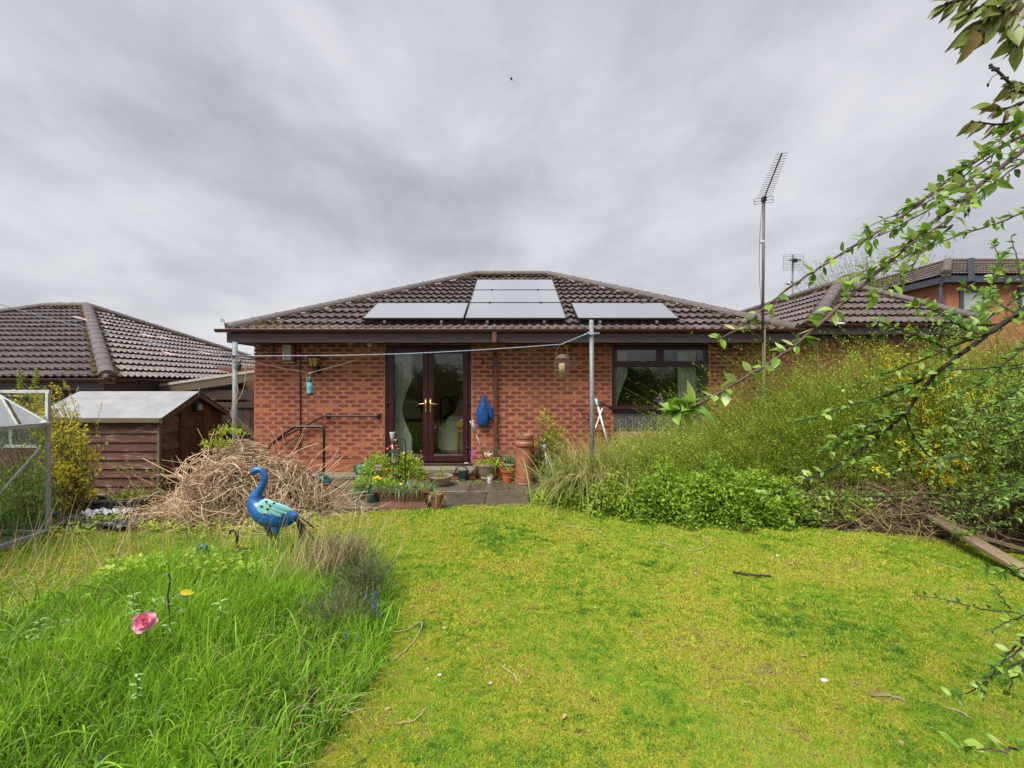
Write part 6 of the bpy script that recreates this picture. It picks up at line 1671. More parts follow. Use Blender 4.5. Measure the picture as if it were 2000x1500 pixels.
flower_shrub('forsythia with yellow blossom and pale leaves growing between greenhouse and shed', (-5.35, 5.75, -.2),
    [Pn(50, 770, 5.9), Pn(90, 790, 5.8), Pn(60, 700+90, 5.9), Pn(125, 800, 5.7), Pn(120, 830, 5.7), Pn(150, 850, 5.6), Pn(165, 875, 5.6), Pn(130, 880, 5.6), Pn(150, 930, 5.5), Pn(110, 900, 5.6), Pn(70, 800, 5.8), Pn(100, 850, 5.7), Pn(180, 940, 5.6), Pn(60, 775, 5.8), Pn(85, 780, 5.8), Pn(110, 815, 5.7)], 150, 4200, 1150, fs=.034, ls=.036)
flower_shrub('young sprig of forsythia in front of the shed boards', (-4.35, 5.72, -.15), [Pn(255, 905, 5.7), Pn(262, 930, 5.7), Pn(285, 925, 5.7)], 16, 330, 40, name='forsythia_sprig', fs=.02)
for (pts, lab) in ((((65, 800, 5.8), (62, 770, 5.8), (70, 742, 5.8), (72, 724, 5.8)), 'upright forsythia shoot with flowers, taller of two above the greenhouse'), (((32, 800, 5.8), (44, 775, 5.8), (40, 750, 5.8), (38, 726, 5.8)), 'leaning forsythia shoot with flowers above the greenhouse roof')):
    r_ = root('forsythia_shoot', P(*pts[0]), lab, 'flowering shoot'); c = catmull([P(*q) for q in pts], 6)
    mb = MB(); mb.tube(c, .006, 5); mb.build('stem', M['stem_green'], r_)
    cc = np.array([c[random.randrange(len(c))] for _ in range(150)])+rng.normal(0, .012, (150, 3)); V, F, idx = leafquads(cc, nrm(rnd_dirs(150)+np.array([0,0,.4])), rnd_dirs(150), .034, .016, .1)
    np_mesh('blossom', V, F, M['f_forsy'], r_, rng.uniform(.5, 1, 150)[idx], kind='stuff')
flower_shrub('yellow flowering bush threaded through the broom at the right', (5.0, 5.5, 0),
    [Pn(1760, 690, 5.2), Pn(1800, 700, 5.1), Pn(1790, 760, 4.9), Pn(1850, 735, 5.0), Pn(1780, 860, 4.8), Pn(1920, 840, 4.6), Pn(1900, 900, 4.5), Pn(1950, 920, 4.5), Pn(1860, 920, 4.6), Pn(1990, 880, 4.5), Pn(1930, 760, 4.8), Pn(1990, 980, 4.4)], 120, 2400, 620, fs=.046)
flower_shrub('dense yellow spray of blossom near the garage gutter', (4.9, 6.0, .3), [Pn(1750, 685, 5.5), Pn(1775, 695, 5.5), Pn(1800, 712, 5.4), Pn(1740, 680, 5.5)], 34, 260, 330, name='forsythia_spray', fs=.034)

# leafy cotoneaster mass and greenery at the far right, behind the near branches
cm = root('leafy_thicket', (6.2, 4.9, 0), 'tangled leafy thicket filling the right edge behind the near branches', 'shrub')
tips = [Pn(1960+random.uniform(-130, 160), random.uniform(740, 1050), random.uniform(3.6, 4.6)) for _ in range(60)]
def thicket():
    n = 230; base = np.array([5.8, 5.0, 0.0]); tp = np.array(tips)[rng.integers(0, len(tips), n)]+rng.normal(0, .12, (n, 3)); b_ = base+rng.normal(0, 1, (n, 3))*np.array([.4, .4, 0])
    k = 12; t_ = np.linspace(0, 1, k)[None, :, None]; mid = (b_+tp)*.5; mid[:, 2] = np.maximum(tp[:, 2], .8)*1.25
    path = b_[:, None]*(1-t_)**2+2*mid[:, None]*t_*(1-t_)+tp[:, None]*t_**2+rng.normal(0, .006, (n, k, 3))
    polytubes(path, .007*(1-.8*t_[..., 0])*rng.uniform(.6, 1.2, (n, 1)), 'stem', M['f_twig'], cm, 'stuff', rng.uniform(0, .5, n))
    m = 17000; i = rng.integers(0, n, m); s_ = rng.uniform(.2, 1, m)*(k-1); j = np.minimum(s_.astype(int), k-2); fr = (s_-j)[:, None]; p0 = path[i, j]*(1-fr)+path[i, j+1]*fr+rng.normal(0, .008, (m, 3))
    V, F, idx = leafquads(p0, nrm(rnd_dirs(m)+np.array([-.2, 0, .6])), nrm(rnd_dirs(m)+np.array([0, -.3, .7])), rng.uniform(.016, .034, m), rng.uniform(.010, .018, m), .15)
    np_mesh('foliage', V, F, M['f_coton'], cm, rng.uniform(.1, .9, m)[idx], kind='stuff')
thicket()

# ------------------------------------------------------------------ brushwood heap by the shed
bh = root('brushwood_heap', (HEAPC[0], HEAPC[1], 0), 'big heap of dead pinkish brown stems by the left washing post', 'heap')
def heap():
    n = 5200; k = 10
    th = rng.uniform(0, 2*np.pi, n); ph = rng.uniform(0, 1, n)**.8*np.pi/2; rad = rng.uniform(.45, 1.03, n)
    R3 = np.array([.93, .75, .78])
    lump = 1+.20*np.sin(th*3+1)*np.sin(ph*2)+.10*np.sin(th*7+ph*5)
    c = np.stack([HEAPC[0]+R3[0]*rad*lump*np.cos(th)*np.cos(ph), HEAPC[1]+R3[1]*rad*lump*np.sin(th)*np.cos(ph), R3[2]*rad*lump*np.sin(ph)*(1-.15*np.cos(th))-.08], 1)
    # peak sits left of centre, a low tail runs right
    c[:, 0] += -.10*c[:, 2]
    L = rng.uniform(.18, .6, n)[:, None, None]
    nrm_out = nrm((c-np.array([HEAPC[0], HEAPC[1], 0]))/R3**2)
    d = rnd_dirs(n)+np.array([-.25, -.1, -.55]); d = nrm(d-nrm_out*np.sum(d*nrm_out, 1, keepdims=True)*.85)
    s = np.cross(nrm_out, d); cv = rng.normal(0, .55, n)[:, None, None]
    t_ = (np.linspace(0, 1, k)-.5)[None, :, None]
    path = c[:, None]+d[:, None]*L*t_+s[:, None]*L*cv*(t_**2)*2-nrm_out[:, None]*L*.6*t_**2+rng.normal(0, .006, (n, k, 3))
    g_ = gz(path[:, :, 0], path[:, :, 1]); path[:, :, 2] = np.maximum(path[:, :, 2], g_+.004)
    polytubes(path, rng.uniform(.0018, .0058, (n, 1))*np.ones((1, k)), 'stem', M['f_brush'], bh, 'stuff', np.clip(rng.normal(.62, .34, n), 0, 1))
    n2_ = 480; c = np.stack([rng.normal(-3.95, .2, n2_), rng.normal(5.5, .18, n2_), rng.uniform(0, .35, n2_)*np.exp(-rng.uniform(0, 1, n2_))], 1); d = nrm(rnd_dirs(n2_)*np.array([1, .8, .35])+np.array([.4, .2, .15])); s = rnd_dirs(n2_); L = rng.uniform(.15, .45, n2_)[:, None, None]
    path = c[:, None]+d[:, None]*L*t_+s[:, None]*L*.8*t_**2; path[:, :, 2] = np.maximum(path[:, :, 2], gz(path[:, :, 0], path[:, :, 1])+.006)
    polytubes(path, rng.uniform(.0018, .005, (n2_, 1))*np.ones((1, k)), 'stem', M['f_brush'], bh, 'stuff', rng.uniform(.2, 1, n2_))
    # dark inside of the heap
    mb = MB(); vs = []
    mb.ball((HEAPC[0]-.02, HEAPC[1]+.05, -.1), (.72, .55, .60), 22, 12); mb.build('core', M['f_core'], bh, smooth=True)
    m = 1400; dd = rnd_dirs(m); dd[:, 2] = abs(dd[:, 2]); p0 = np.array([HEAPC[0], HEAPC[1], -.05])+dd*R3*rng.uniform(.88, 1.05, (m, 1))
    V, F, idx = leafquads(p0, rnd_dirs(m), rnd_dirs(m), rng.uniform(.015, .035, m), .014, .1)
    np_mesh('foliage', V, F, M['f_lav'], bh, rng.uniform(0, 1, m)[idx], kind='stuff')
    # stray ends sticking out
    n = 150; th = rng.uniform(0, 2*np.pi, n); ph = rng.uniform(0, 1.2, n); c = np.stack([HEAPC[0]+.95*np.cos(th)*np.cos(ph), HEAPC[1]+.7*np.sin(th)*np.cos(ph), .72*np.sin(ph)], 1)
    d = nrm(nrm(c-np.array([HEAPC[0], HEAPC[1], -.2]))+rnd_dirs(n)*.6); s = rnd_dirs(n); t_ = np.linspace(0, 1, k)[None, :, None]; L = rng.uniform(.15, .5, n)[:, None, None]
    path = c[:, None]+d[:, None]*L*t_+s[:, None]*L*.4*t_**2; path[:, :, 2] = np.maximum(path[:, :, 2], gz(path[:, :, 0], path[:, :, 1])+.01)
    polytubes(path, rng.uniform(.002, .005, (n, 1))*np.ones((1, k)), 'stem', M['f_brush'], bh, 'stuff', rng.uniform(.4, 1, n))
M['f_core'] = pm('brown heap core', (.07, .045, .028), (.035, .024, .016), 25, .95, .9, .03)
heap()
dead_tangle('dead_stems', 'loose dead stems trailing from the heap over the grass and path', [(-4.4, 5.0), (-2.2, 4.75), (-1.6, 5.6), (-1.9, 6.6), (-2.6, 6.4), (-2.6, 5.4), (-4.2, 5.5)], 420, .4, .0032, .04, 'f_brush', (.3, 1), (0, 0, .05), .5)
for i, (u, v, y) in enumerate(((450, 850, 5.7), (425, 875, 5.6))):
    leafy_lump('elder_leaves' if i else 'elder_leaves', 'young serrated elder leaves sprouting beside the left washing post', P(u, v, y), (.22, .15, .14), 150, .06, .022, 'f_forsy', .2, .9, shell=.1)
mb = MB(); a = P(322, 930, 6.2); mb.box(a.x, a.x+.38, 6.17, 6.23, a.z-.02, a.z+.015, bevel=.004); tag(mb.build('batten', M['plank']), 'short pale batten sticking out of the heap before the shed', 'plank')
# ------------------------------------------------------------------ shed
sh_ = root('garden_shed', (-6.3, 7.8, -.47), 'weathered brown timber shed with grey felt roof and door in its gable end', 'shed')
SX0, SX1, SY0, SY1, SB = -7.16, -5.36, 7.0, 8.5, -.47
SE, SR = wz(812, 7.0), wz(766, 7.75); SYM = (SY0+SY1)/2
mb = MB(); mb.box(SX0+.02, SX1-.02, SY0+.02, SY1-.02, SB, SE); mb.mesh([(SX0+.02, SY0+.02, SE), (SX1-.02, SY0+.02, SE), (SX1-.02, SY1-.02, SE), (SX0+.02, SY1-.02, SE), (SX0+.02, SYM, SR-.03), (SX1-.02, SYM, SR-.03)], [(0,1,5,4), (2,3,4,5), (1,2,5), (3,0,4)])
mb.build('wall', M['gate'], sh_)
nb_ = 12; bh_ = (SE-SB)/nb_
for i in range(nb_):
    z = SB+i*bh_; mb = MB()   # side boards: lapped, thicker at the foot
    mb.mesh([(SX0, SY0-.012, z), (SX1-.02, SY0-.012, z), (SX1-.02, SY0+.012, z+bh_+.004), (SX0, SY0+.012, z+bh_+.004), (SX0, SY0+.018, z), (SX1-.02, SY0+.018, z)], [(0,1,2,3), (0,4,5,1)])
    mb.build('board', M['shed'], sh_)
DY0, DY1 = 7.42, 8.16
def gable_top(y): return SE+(SR-SE)*(1-abs(y-SYM)/(SYM-SY0))
for i in range(nb_+4):
    z = SB+i*bh_
    zt = z+bh_-.004; in_ = (SYM-SY0)*max(0, (zt-SE)/(SR-SE))
    for (ya, yb) in ((SY0+.03, DY0-.004), (DY1+.004, SY1-.02)) if z+bh_ <= SE+.06 else ((SY0+.03+in_, SY1-.02-in_),):
        if z >= SE+.06:
            f_ = (z-SE)/(SR-SE)
            if f_ >= .85: continue
            ya = SY0+.03+(SYM-SY0)*max(0, (zt-SE)/(SR-SE)); yb = SY0+SY1-ya
            if yb-ya < .1: continue
        mb = MB(); mb.mesh([(SX1+.010, ya, z), (SX1+.010, yb, z), (SX1-.012, yb, zt+.006), (SX1-.012, ya, zt+.006), (SX1-.02, ya, z), (SX1-.02, yb, z)], [(0,1,2,3), (0,4,5,1)])
        mb.build('board', M['shed'], sh_)
mb = MB(); mb.box(SX1+.002, SX1+.030, DY0, DY1, SB+.03, SE+.02, bevel=.004); sd_ = mb.build('door', M['shed_door'], sh_)
for k in range(4):
    mb = MB(); w_ = (DY1-DY0)/4; mb.box(SX1+.0305, SX1+.040, DY0+k*w_+.003, DY0+(k+1)*w_-.003, SB+.04, SE+.015, bevel=.002); mb.build('board', M['shed_door'], sd_)
mb = MB(); mb.box(SX1+.041, SX1+.05, DY0+.04, DY0+.30, SE-.22, SE-.06, bevel=.003); mb.build('patch_board', M['shed_door'], sd_)
mb = MB(); mb.box(SX1+.041, SX1+.055, DY1-.07, DY1-.04, SB+.55, SB+.66, bevel=.003); mb.build('latch', M['blackmetal'], sd_)
mb = MB(); mb.box(SX1-.02, SX1+.018, SY0-.022, SY0+.029, SB, SE, bevel=.003); mb.build('corner_post', M['bargeboard'], sh_)
mb = MB(); mb.box(SX1-.02, SX1+.018, SY1-.03, SY1+.02, SB, SE, bevel=.003); mb.build('corner_post', M['bargeboard'], sh_)
# roof: two felted slopes with overhang
ov = .10; m_ = (SR-SE)/(SYM-SY0)
for sg in (-1, 1):
    ye = SYM+sg*(SYM-SY0+.08); ze = SR-(SYM-SY0+.08)*m_
    V = [(SX0-.12, ye, ze+.012), (SX1+ov, ye, ze+.012), (SX1+ov, SYM, SR+.012), (SX0-.12, SYM, SR+.012)]
    mb = MB(); mb.mesh(V+[(x, y, z-.022) for x, y, z in V], [(0,1,2,3), (4,7,6,5), (0,4,5,1), (1,5,6,2), (3,2,6,7), (0,3,7,4)]); rf = mb.build('roof', M['felt'], sh_)
    mb = MB(); f_ = .30; V = [(x, y, z+.003) for (x, y, z) in ((SX0-.118, SYM+(ye-SYM)*f_, SR+.012-(SR-ze)*f_), (SX1+ov-.002, SYM+(ye-SYM)*f_, SR+.012-(SR-ze)*f_), (SX1+ov-.002, SYM, SR+.012), (SX0-.118, SYM, SR+.012))]
    mb.mesh(V+[(x, y, z-.004) for x, y, z in V], [(0,1,2,3), (0,4,5,1)]); mb.build('felt_strip', M['felt'], rf)
    mb = MB(); mb.box(SX0-.11, SX1+ov-.03, ye-(.012 if sg < 0 else -.0), ye+(.0 if sg < 0 else .012), ze-.06, ze+.004); mb.build('fascia_board', M['bargeboard'], sh_)
    V = [(SX1+ov, ye, ze-.075), (SX1+ov, ye, ze+.005), (SX1+ov, SYM, SR+.01), (SX1+ov, SYM, SR-.075)]
    mb = MB(); mb.mesh(V+[(x-.02, y, z) for x, y, z in V], [(0,1,2,3), (4,7,6,5), (0,4,5,1), (1,5,6,2), (0,3,7,4)]); mb.build('bargeboard', M['bargeboard'], sh_)
for x in (SX1+ov+.002, SX0-.14):
    mb = MB(); mb.mesh([(x, SYM-.05, SR-.09), (x, SYM+.05, SR-.09), (x, SYM+.03, SR+.03), (x, SYM, SR+.09), (x, SYM-.03, SR+.03), (x+.015, SYM-.05, SR-.09), (x+.015, SYM+.05, SR-.09), (x+.015, SYM+.03, SR+.03), (x+.015, SYM, SR+.09), (x+.015, SYM-.03, SR+.03)], [(4,3,2,1,0), (5,6,7,8,9), (0,1,6,5), (1,2,7,6), (2,3,8,7), (3,4,9,8), (4,0,5,9)])
    mb.build('finial', M['bargeboard'], sh_)
mb = MB(); c = (SX1+.04, SYM+.02, SE+.10); mb.box(c[0]-.02, c[0]+.06, c[1]-.07, c[1]+.07, c[2]-.08, c[2]+.06, bevel=.012); sl2 = mb.build('shed_lamp', M['blackplastic']); tag(sl2, 'small black bulkhead lamp with pale lens on the shed gable', 'lamp')
mb = MB(); mb.box(c[0]+.061, c[0]+.07, c[1]-.045, c[1]+.045, c[2]-.055, c[2]+.035, bevel=.006); mb.build('lens', M['creamplastic'], sl2)

# ------------------------------------------------------------------ greenhouse
gh = root('greenhouse', (-5.6, 4.4, 0), 'aluminium framed glass greenhouse at the left edge with mossy roof bar', 'greenhouse')
GX, GY0, GY1 = -4.99, 2.75, 4.95; GEZ, GRZ, GRX = 1.185, 1.74, -5.95
def bar(mb, a, b_, w=.022): mb.tube([a, b_], w, 4)
def ghbar(name, a, b_, w, mat='alu', label=None):
    mb = MB(); a, b_ = Vector(a), Vector(b_); d = (b_-a); L = d.length; d.normalize(); s_ = d.cross(Vector((0,0,1)) if abs(d.z) < .95 else Vector((0,1,0))).normalized(); n_ = s_.cross(d)
    base = Matrix(((d.x, s_.x, n_.x, a.x), (d.y, s_.y, n_.y, a.y), (d.z, s_.z, n_.z, a.z), (0,0,0,1)))
    mb.box(0, L, -w/2, w/2, -w/2, w/2, bevel=.003, mat=base); return mb.build(name, M[mat], gh, label=label)
GW2 = 2*(GX-GRX); GX2 = GX-GW2
for (x, xs) in ((GX, 1), (GX2, -1)):
    ghbar('eave_bar', (x, GY0, GEZ), (x, GY1+.02, GEZ), .048); ghbar('base_bar', (x, GY0, .03), (x, GY1+.02, .03), .05)
    for y in (GY0, GY0+.73, GY0+1.46, GY1): ghbar('post', (x, y, .05), (x, y, GEZ-.02), .03, 'alu' if y != GY1 else 'alu')
    for y in (GY0, GY0+.73, GY0+1.46, GY1): ghbar('glazing_bar', (x, y, GEZ+.015), (GRX+xs*.01, y, GRZ), .028, 'alu' if y < GY0+1.4 or y == GY1 else 'bargeboard')
    for j in range(3):
        ya, yb = GY0+.73*j+.012, GY0+.73*(j+1)-.012
        yb = min(yb, GY1-.012)
        mb = MB(); mb.box(x-.003, x+.003, ya, yb, .06, GEZ-.03); mb.build('pane', M['glass_green'], gh)
        d = Vector((GRX-x, 0, GRZ-GEZ)); q = Vector((x, 0, GEZ+.02))
        mb = MB(); V = [q+Vector((0, ya, 0)), q+Vector((0, yb, 0)), q+d*.98+Vector((0, yb, 0)), q+d*.98+Vector((0, ya, 0))]; n_ = Vector((0,0,.005)); mb.mesh([v for v in V]+[v+n_ for v in V], [(0,1,2,3), (4,7,6,5), (0,4,5,1), (2,6,7,3)]); mb.build('roof_pane', M['glass_roof'], gh)
ghbar('ridge_bar', (GRX, GY0, GRZ), (GRX, GY1, GRZ), .05)
ghbar('brace', (GX-.03, GY1-.05, GEZ-.25), (GX-.03, GY1-.72, .25), .02); ghbar('brace', (GX-.02, GY1-.40, GEZ-.08), (GX-.02, GY1-.62, .45), .022)
for y in (GY0, GY1):
    ghbar('gable_bar', (GX, y, .03), (GX2, y, .03), .04)
    ghbar('gable_bar', (GX, y, GEZ), (GX2, y, GEZ), .03)
    for xx in (GRX-.35, GRX+.35): ghbar('gable_post', (xx, y, .05), (xx, y, GRZ-.22), .028)
    for (xa, xb) in ((GX2+.02, GRX-.36), (GRX-.33, GRX+.33), (GRX+.36, GX-.02)):
        mb = MB(); mb.box(xa, xb, y-.003, y+.003, .05, GEZ-.02); mb.build('pane', M['glass_green'], gh)
# sliding door frame standing proud of the far gable
dy_ = GY1+.05; ztop = wz(765, dy_); xr2 = P(94, 765, dy_).x
ghbar('door_track', (GX2+.2, dy_, ztop), (xr2+.03, dy_, ztop), .035); ghbar('door_stile', (xr2, dy_, .05), (xr2, dy_, ztop), .036); ghbar('door_stile', (xr2-.62, dy_+.002, .05), (xr2-.62, dy_+.002, ztop), .03)
mb = MB(); mb.box(GX2-.05, GX+.06, GY0-.05, GY1+.10, -.06, .0); mb.box(GX-.01, GX+.07, GY0-.05, GY1+.10, .001, .02); mb.build('base_slab', M['concrete'], gh)
pg = root('greenhouse_bush', (-5.6, 4.3, 0), 'unruly green bush filling the inside of the greenhouse', 'shrub')
leafy_lump('foliage', None, (-5.75, 4.2, .05), (.62, .95, .85), 5200, .045, .022, 'f_bright', 0, .6, pg, shell=.4)
leafy_lump('foliage', None, (-5.6, 4.4, .0), (.5, .6, .5), 2200, .04, .022, 'f_dark', .3, 1, pg, shell=.4)
stems_from(pg, (-5.75, 4.2, 0), (-5.75, 4.2, .05), (.6, .9, .9), 70, .005, 'f_twig')

gb2 = root('garden_shrub', (-6.3, 6.0, -.2), 'tangled green shrub growing behind the greenhouse', 'shrub')
leafy_lump('foliage', None, (-6.4, 5.95, -.3), (.75, .45, 1.0), 6500, .05, .024, 'f_bright', 0, .75, gb2, shell=.35); leafy_lump('foliage', None, (-6.2, 5.9, .4), (.6, .4, .75), 900, .03, .014, 'f_twig', .3, 1, gb2, shell=.2)
stems_from(gb2, (-6.3, 6.0, -.4), (-6.3, 5.9, .2), (.7, .4, .95), 110, .006, 'f_twig')
# ------------------------------------------------------------------ things between greenhouse and heap
mb = MB(); c = G(232, 1011, -.05); x0, x1 = P(180, 0, 5.6).x, P(278, 0, 5.6).x; z1 = wz(977, 5.6)
cb = root('recycling_crate', (c.x, 5.7, -.1), 'black recycling crate planted with weeds beside the shed', 'crate')
mb.mesh([(x0+.03, 5.55, -.12), (x1-.03, 5.55, -.12), (x1-.03, 5.9, -.12), (x0+.03, 5.9, -.12), (x0, 5.52, z1), (x1, 5.52, z1), (x1, 5.95, z1), (x0, 5.95, z1)], [(0,3,2,1), (0,1,5,4), (1,2,6,5), (2,3,7,6), (3,0,4,7)])
mb.mesh([(x0+.02, 5.54, z1-.02), (x1-.02, 5.54, z1-.02), (x1-.02, 5.93, z1-.02), (x0+.02, 5.93, z1-.02)], [(0,1,2,3)]); mb.build('bin', M['blackplastic'], cb)
mb = MB(); mb.box(x0-.02, x1+.02, 5.50, 5.519, z1-.02, z1+.012, bevel=.004); mb.box(x0-.02, x1+.02, 5.951, 5.97, z1-.02, z1+.012, bevel=.004); mb.box(x0-.022, x0-.001, 5.52, 5.95, z1-.02, z1+.012); mb.box(x1+.001, x1+.022, 5.52, 5.95, z1-.02, z1+.012); mb.build('rim', M['blackplastic'], cb)
mb = MB(); q = P(201, 1003, 5.52); yq = 5.522
for k in range(3):   # three chasing arrows
    a0 = math.pi/2+k*2*math.pi/3; pts = [Vector((q.x+.022*math.cos(a0+t_), yq, q.z+.022*math.sin(a0+t_))) for t_ in (-.95, -.5, 0, .4)]
    mb.tube(pts, .0035, 4); e_ = pts[0]; tdir = (pts[0]-pts[1]).normalized(); s2 = tdir.cross(Vector((0,1,0))); mb.mesh([e_+s2*.008, e_-s2*.008, e_+tdir*.010], [(0,1,2), (2,1,0)])
mb.build('recycling_mark', M['paperwhite'], cb)
mb = MB()
for (ua, ub, v) in ((197, 215, 994), (198, 210, 996.5), (208, 213, 1000), (208, 212, 1003), (216, 222, 1003)):
    a = P(ua, v, 5.52); b_ = P(ub, v, 5.52); mb.box(a.x, b_.x, 5.529, 5.533, a.z-.004, a.z+.004)
mb.build('print', M['paperwhite'], cb)
leafy_lump('foliage', None, ((x0+x1)/2+.05, 5.75, z1-.02), (.30, .18, .10), 420, .04, .02, 'f_forsy', 0, .7, cb, shell=.1)
stems_from(cb, ((x0+x1)/2-.1, 5.72, z1-.02), ((x0+x1)/2-.15, 5.72, z1), (.28, .15, .26), 16, .004, 'f_dry')
# crumpled black sheet
def cloth_sheet(name, poly_c, rx, ry, amp, mat, lab, cat, seed, z0=.02, rot=0):
    rs = np.random.default_rng(seed); nx, ny = 40, 24; V = []
    ph = rs.uniform(0, 6.28, 12)
    for j in range(ny+1):
        for i in range(nx+1):
            s, t_ = i/nx*2-1, j/ny*2-1; r_ = 1+.12*math.sin(5*math.atan2(t_, s)+ph[0])
            x = s*rx*r_; y = t_*ry*r_; xr, yr = x*math.cos(rot)-y*math.sin(rot), x*math.sin(rot)+y*math.cos(rot)
            X_, Y_ = poly_c[0]+xr, poly_c[1]+yr
            h = abs(math.sin(s*5+ph[1]+2*math.sin(t_*3+ph[2])))*.6+abs(math.sin(t_*7+ph[3]+s*4))*.4+.3*abs(math.sin(s*13+t_*9+ph[4]))
            V.append((X_, Y_, float(gz(X_, Y_))+z0+amp*h))
    F = [(j*(nx+1)+i, j*(nx+1)+i+1, (j+1)*(nx+1)+i+1, (j+1)*(nx+1)+i) for j in range(ny) for i in range(nx)]
    mb = MB(); mb.mesh(V, F); o = mb.build(name, mat, None, smooth=True); return tag(o, lab, cat)
M['blacksheet'] = pm('wet black polythene', (.012, .013, .018), (.02, .022, .03), 7, .28, .9, .03, Specular_IOR_Level=.6)
cloth_sheet('plastic_sheet', (-4.62, 5.22), .52, .24, .07, M['blacksheet'], 'crumpled black polythene sheet lying between greenhouse and crate', 'sheet', 3)
t = NT('printed compost bag'); n_ = t.noise(t.pos(), 9, 3, .6, 1.5); col = t.ramp(n_, [(.38, (.10, .035, .025)), (.46, (.5, .5, .52)), (.52, (.62, .62, .62)), (.58, (.20, .30, .40)), (.66, (.05, .03, .03))], 'CONSTANT'); t.bsdf(col, .35); M['compostbag'] = t.m
cloth_sheet('compost_bag', (-4.75, 5.42), .24, .14, .085, M['compostbag'], 'crumpled white and brown compost bag on the black sheet', 'bag', 5, .05, .3)
weeds('weeds', 'small green weeds growing through the black sheet', [(-4.75, 5.1), (-4.35, 5.1), (-4.35, 5.3), (-4.75, 5.3)], 240, .045, .026, 'f_bright', .04, .12)
weeds('weeds', 'green leaves around the pansies beside the greenhouse', [(-4.95, 4.85), (-4.5, 4.85), (-4.5, 5.1), (-4.95, 5.2)], 520, .04, .024, 'f_bright', .0, .09)
def pansy(u, v, y, mat, lab, s=.035):
    c = P(u, v, y); r_ = root('pansy', (c.x, c.y, 0), lab, 'flower'); mb = MB()
    mb.tube([(c.x, c.y, 0), (c.x, c.y, c.z)], .003, 5); mb.build('stem', M['stem_green'], r_)
    for k in range(5):
        a = k*2*math.pi/5+.3; mb = MB(); cc = c+Vector((math.cos(a)*s*.55, -.006*(k%2), math.sin(a)*s*.45)); mb.ball(cc, (s*.55, .006, s*.5), 8, 5); mb.build('petal', mat, r_)
M['petal_y'] = pm('yellow petals', (.78, .56, .02), None, 20, .6, .1); M['petal_p'] = pm('purple petals', (.14, .07, .42), None, 20, .6, .1)
pansy(115, 1049, 4.85, M['petal_y'], 'larger yellow pansy nearest the greenhouse base', .045); pansy(145, 1043, 4.95, M['petal_y'], 'smaller yellow pansy beside the purple one', .034); pansy(133, 1034, 5.0, M['petal_p'], 'purple pansy between the greenhouse and black sheet', .045)
mb = MB(); c = G(164, 1048); mb.ball(c+Vector((0,0,.012)), (.03, .02, .014), 8, 5); tag(mb.build('stone', M['concrete']), 'small pale stone beside the yellow pansies', 'stone')
mb = MB(); c = P(104, 1002, 5.2); mb.box(c.x-.06, c.x+.06, 5.12, 5.2, c.z-.03, c.z+.02, bevel=.01); tag(mb.build('pot_tray', M['teal']), 'faded green plastic tray behind the greenhouse post', 'tray')

# ------------------------------------------------------------------ metal peacock
by = 4.15; K = by/900
def B3(u, v, dy=0): return P(u, v, by+dy)
pk = root('metal_bird', (B3(535, 0).x, by, 0), 'blue painted metal garden bird with turquoise wing standing in the bed', 'garden ornament')
t = NT('blue enamel'); n_ = t.noise(t.pos(), 60, 3); n2_ = t.noise(t.pos(), 240, 2); sp_ = t.node('ShaderNodeSeparateXYZ', {0: t.pos()})
col = t.mix(t.step(n_, .3, .7), (.008, .065, .25), (.014, .13, .38)); col = t.mix(t.math('MULTIPLY', t.step(n2_, .66, .72), .5), col, (.3, .5, .6))
low = t.step(sp_.outputs[2], wz(1052, by), wz(1025, by)); col = t.mix(low, (.19, .15, .03), col)
t.bsdf(col, .32, n2_, .25, .002, Coat_Weight=.4); M['birdblue'] = t.m
M['wingteal'] = pm('turquoise enamel', (.30, .62, .62), (.20, .54, .56), 25, .3, .1, Coat_Weight=.3)
M['beak'] = pm('orange beak', (.42, .17, .03), (.28, .11, .02), 25, .4, .1)
body = [(490, 926, 3.5), (494, 922, 6.5), (501, 918.5, 6.8), (508, 918, 5.8), (514, 923, 5.6), (517, 932, 6.0), (516, 942, 6.6), (511, 952, 7.4), (505, 961, 9), (500, 972, 12.5), (502, 985, 18), (513, 997, 23.5), (530, 1005, 25.5), (548, 1009, 23), (562, 1011, 17), (573, 1009, 10), (581, 1005, 4)]
pts = catmull([B3(u, v) for u, v, r_ in body], 4); rad = []
for i in range(len(body)-1):
    for k in range(4): rad.append((body[i][2]*(1-k/4)+body[i+1][2]*k/4)*K)
rad.append(body[-1][2]*K)
mb = MB(); mb.tube(pts, rad, 18); mb.build('body', M['birdblue'], pk, smooth=True)
mb = MB(); mb.tube([B3(490, 923), B3(484, 928), B3(476, 936)], [.019, .013, .002], 10); mb.build('beak', M['beak'], pk, smooth=True)
mb = MB(); mb.ball(B3(494, 920.5, -.026), (.006, .004, .006), 8, 5); mb.build('eye', M['blackmetal'], pk)
mb = MB()
for (du, dv) in ((-4, -9), (0, -12), (4, -9)): mb.tube([B3(500, 913), B3(500+du*.6, 913+dv*.7)], .0018, 4); mb.ball(B3(500+du*.7, 913+dv*.8), .006, 6, 4)
mb.build('crest', M['teal'], pk)
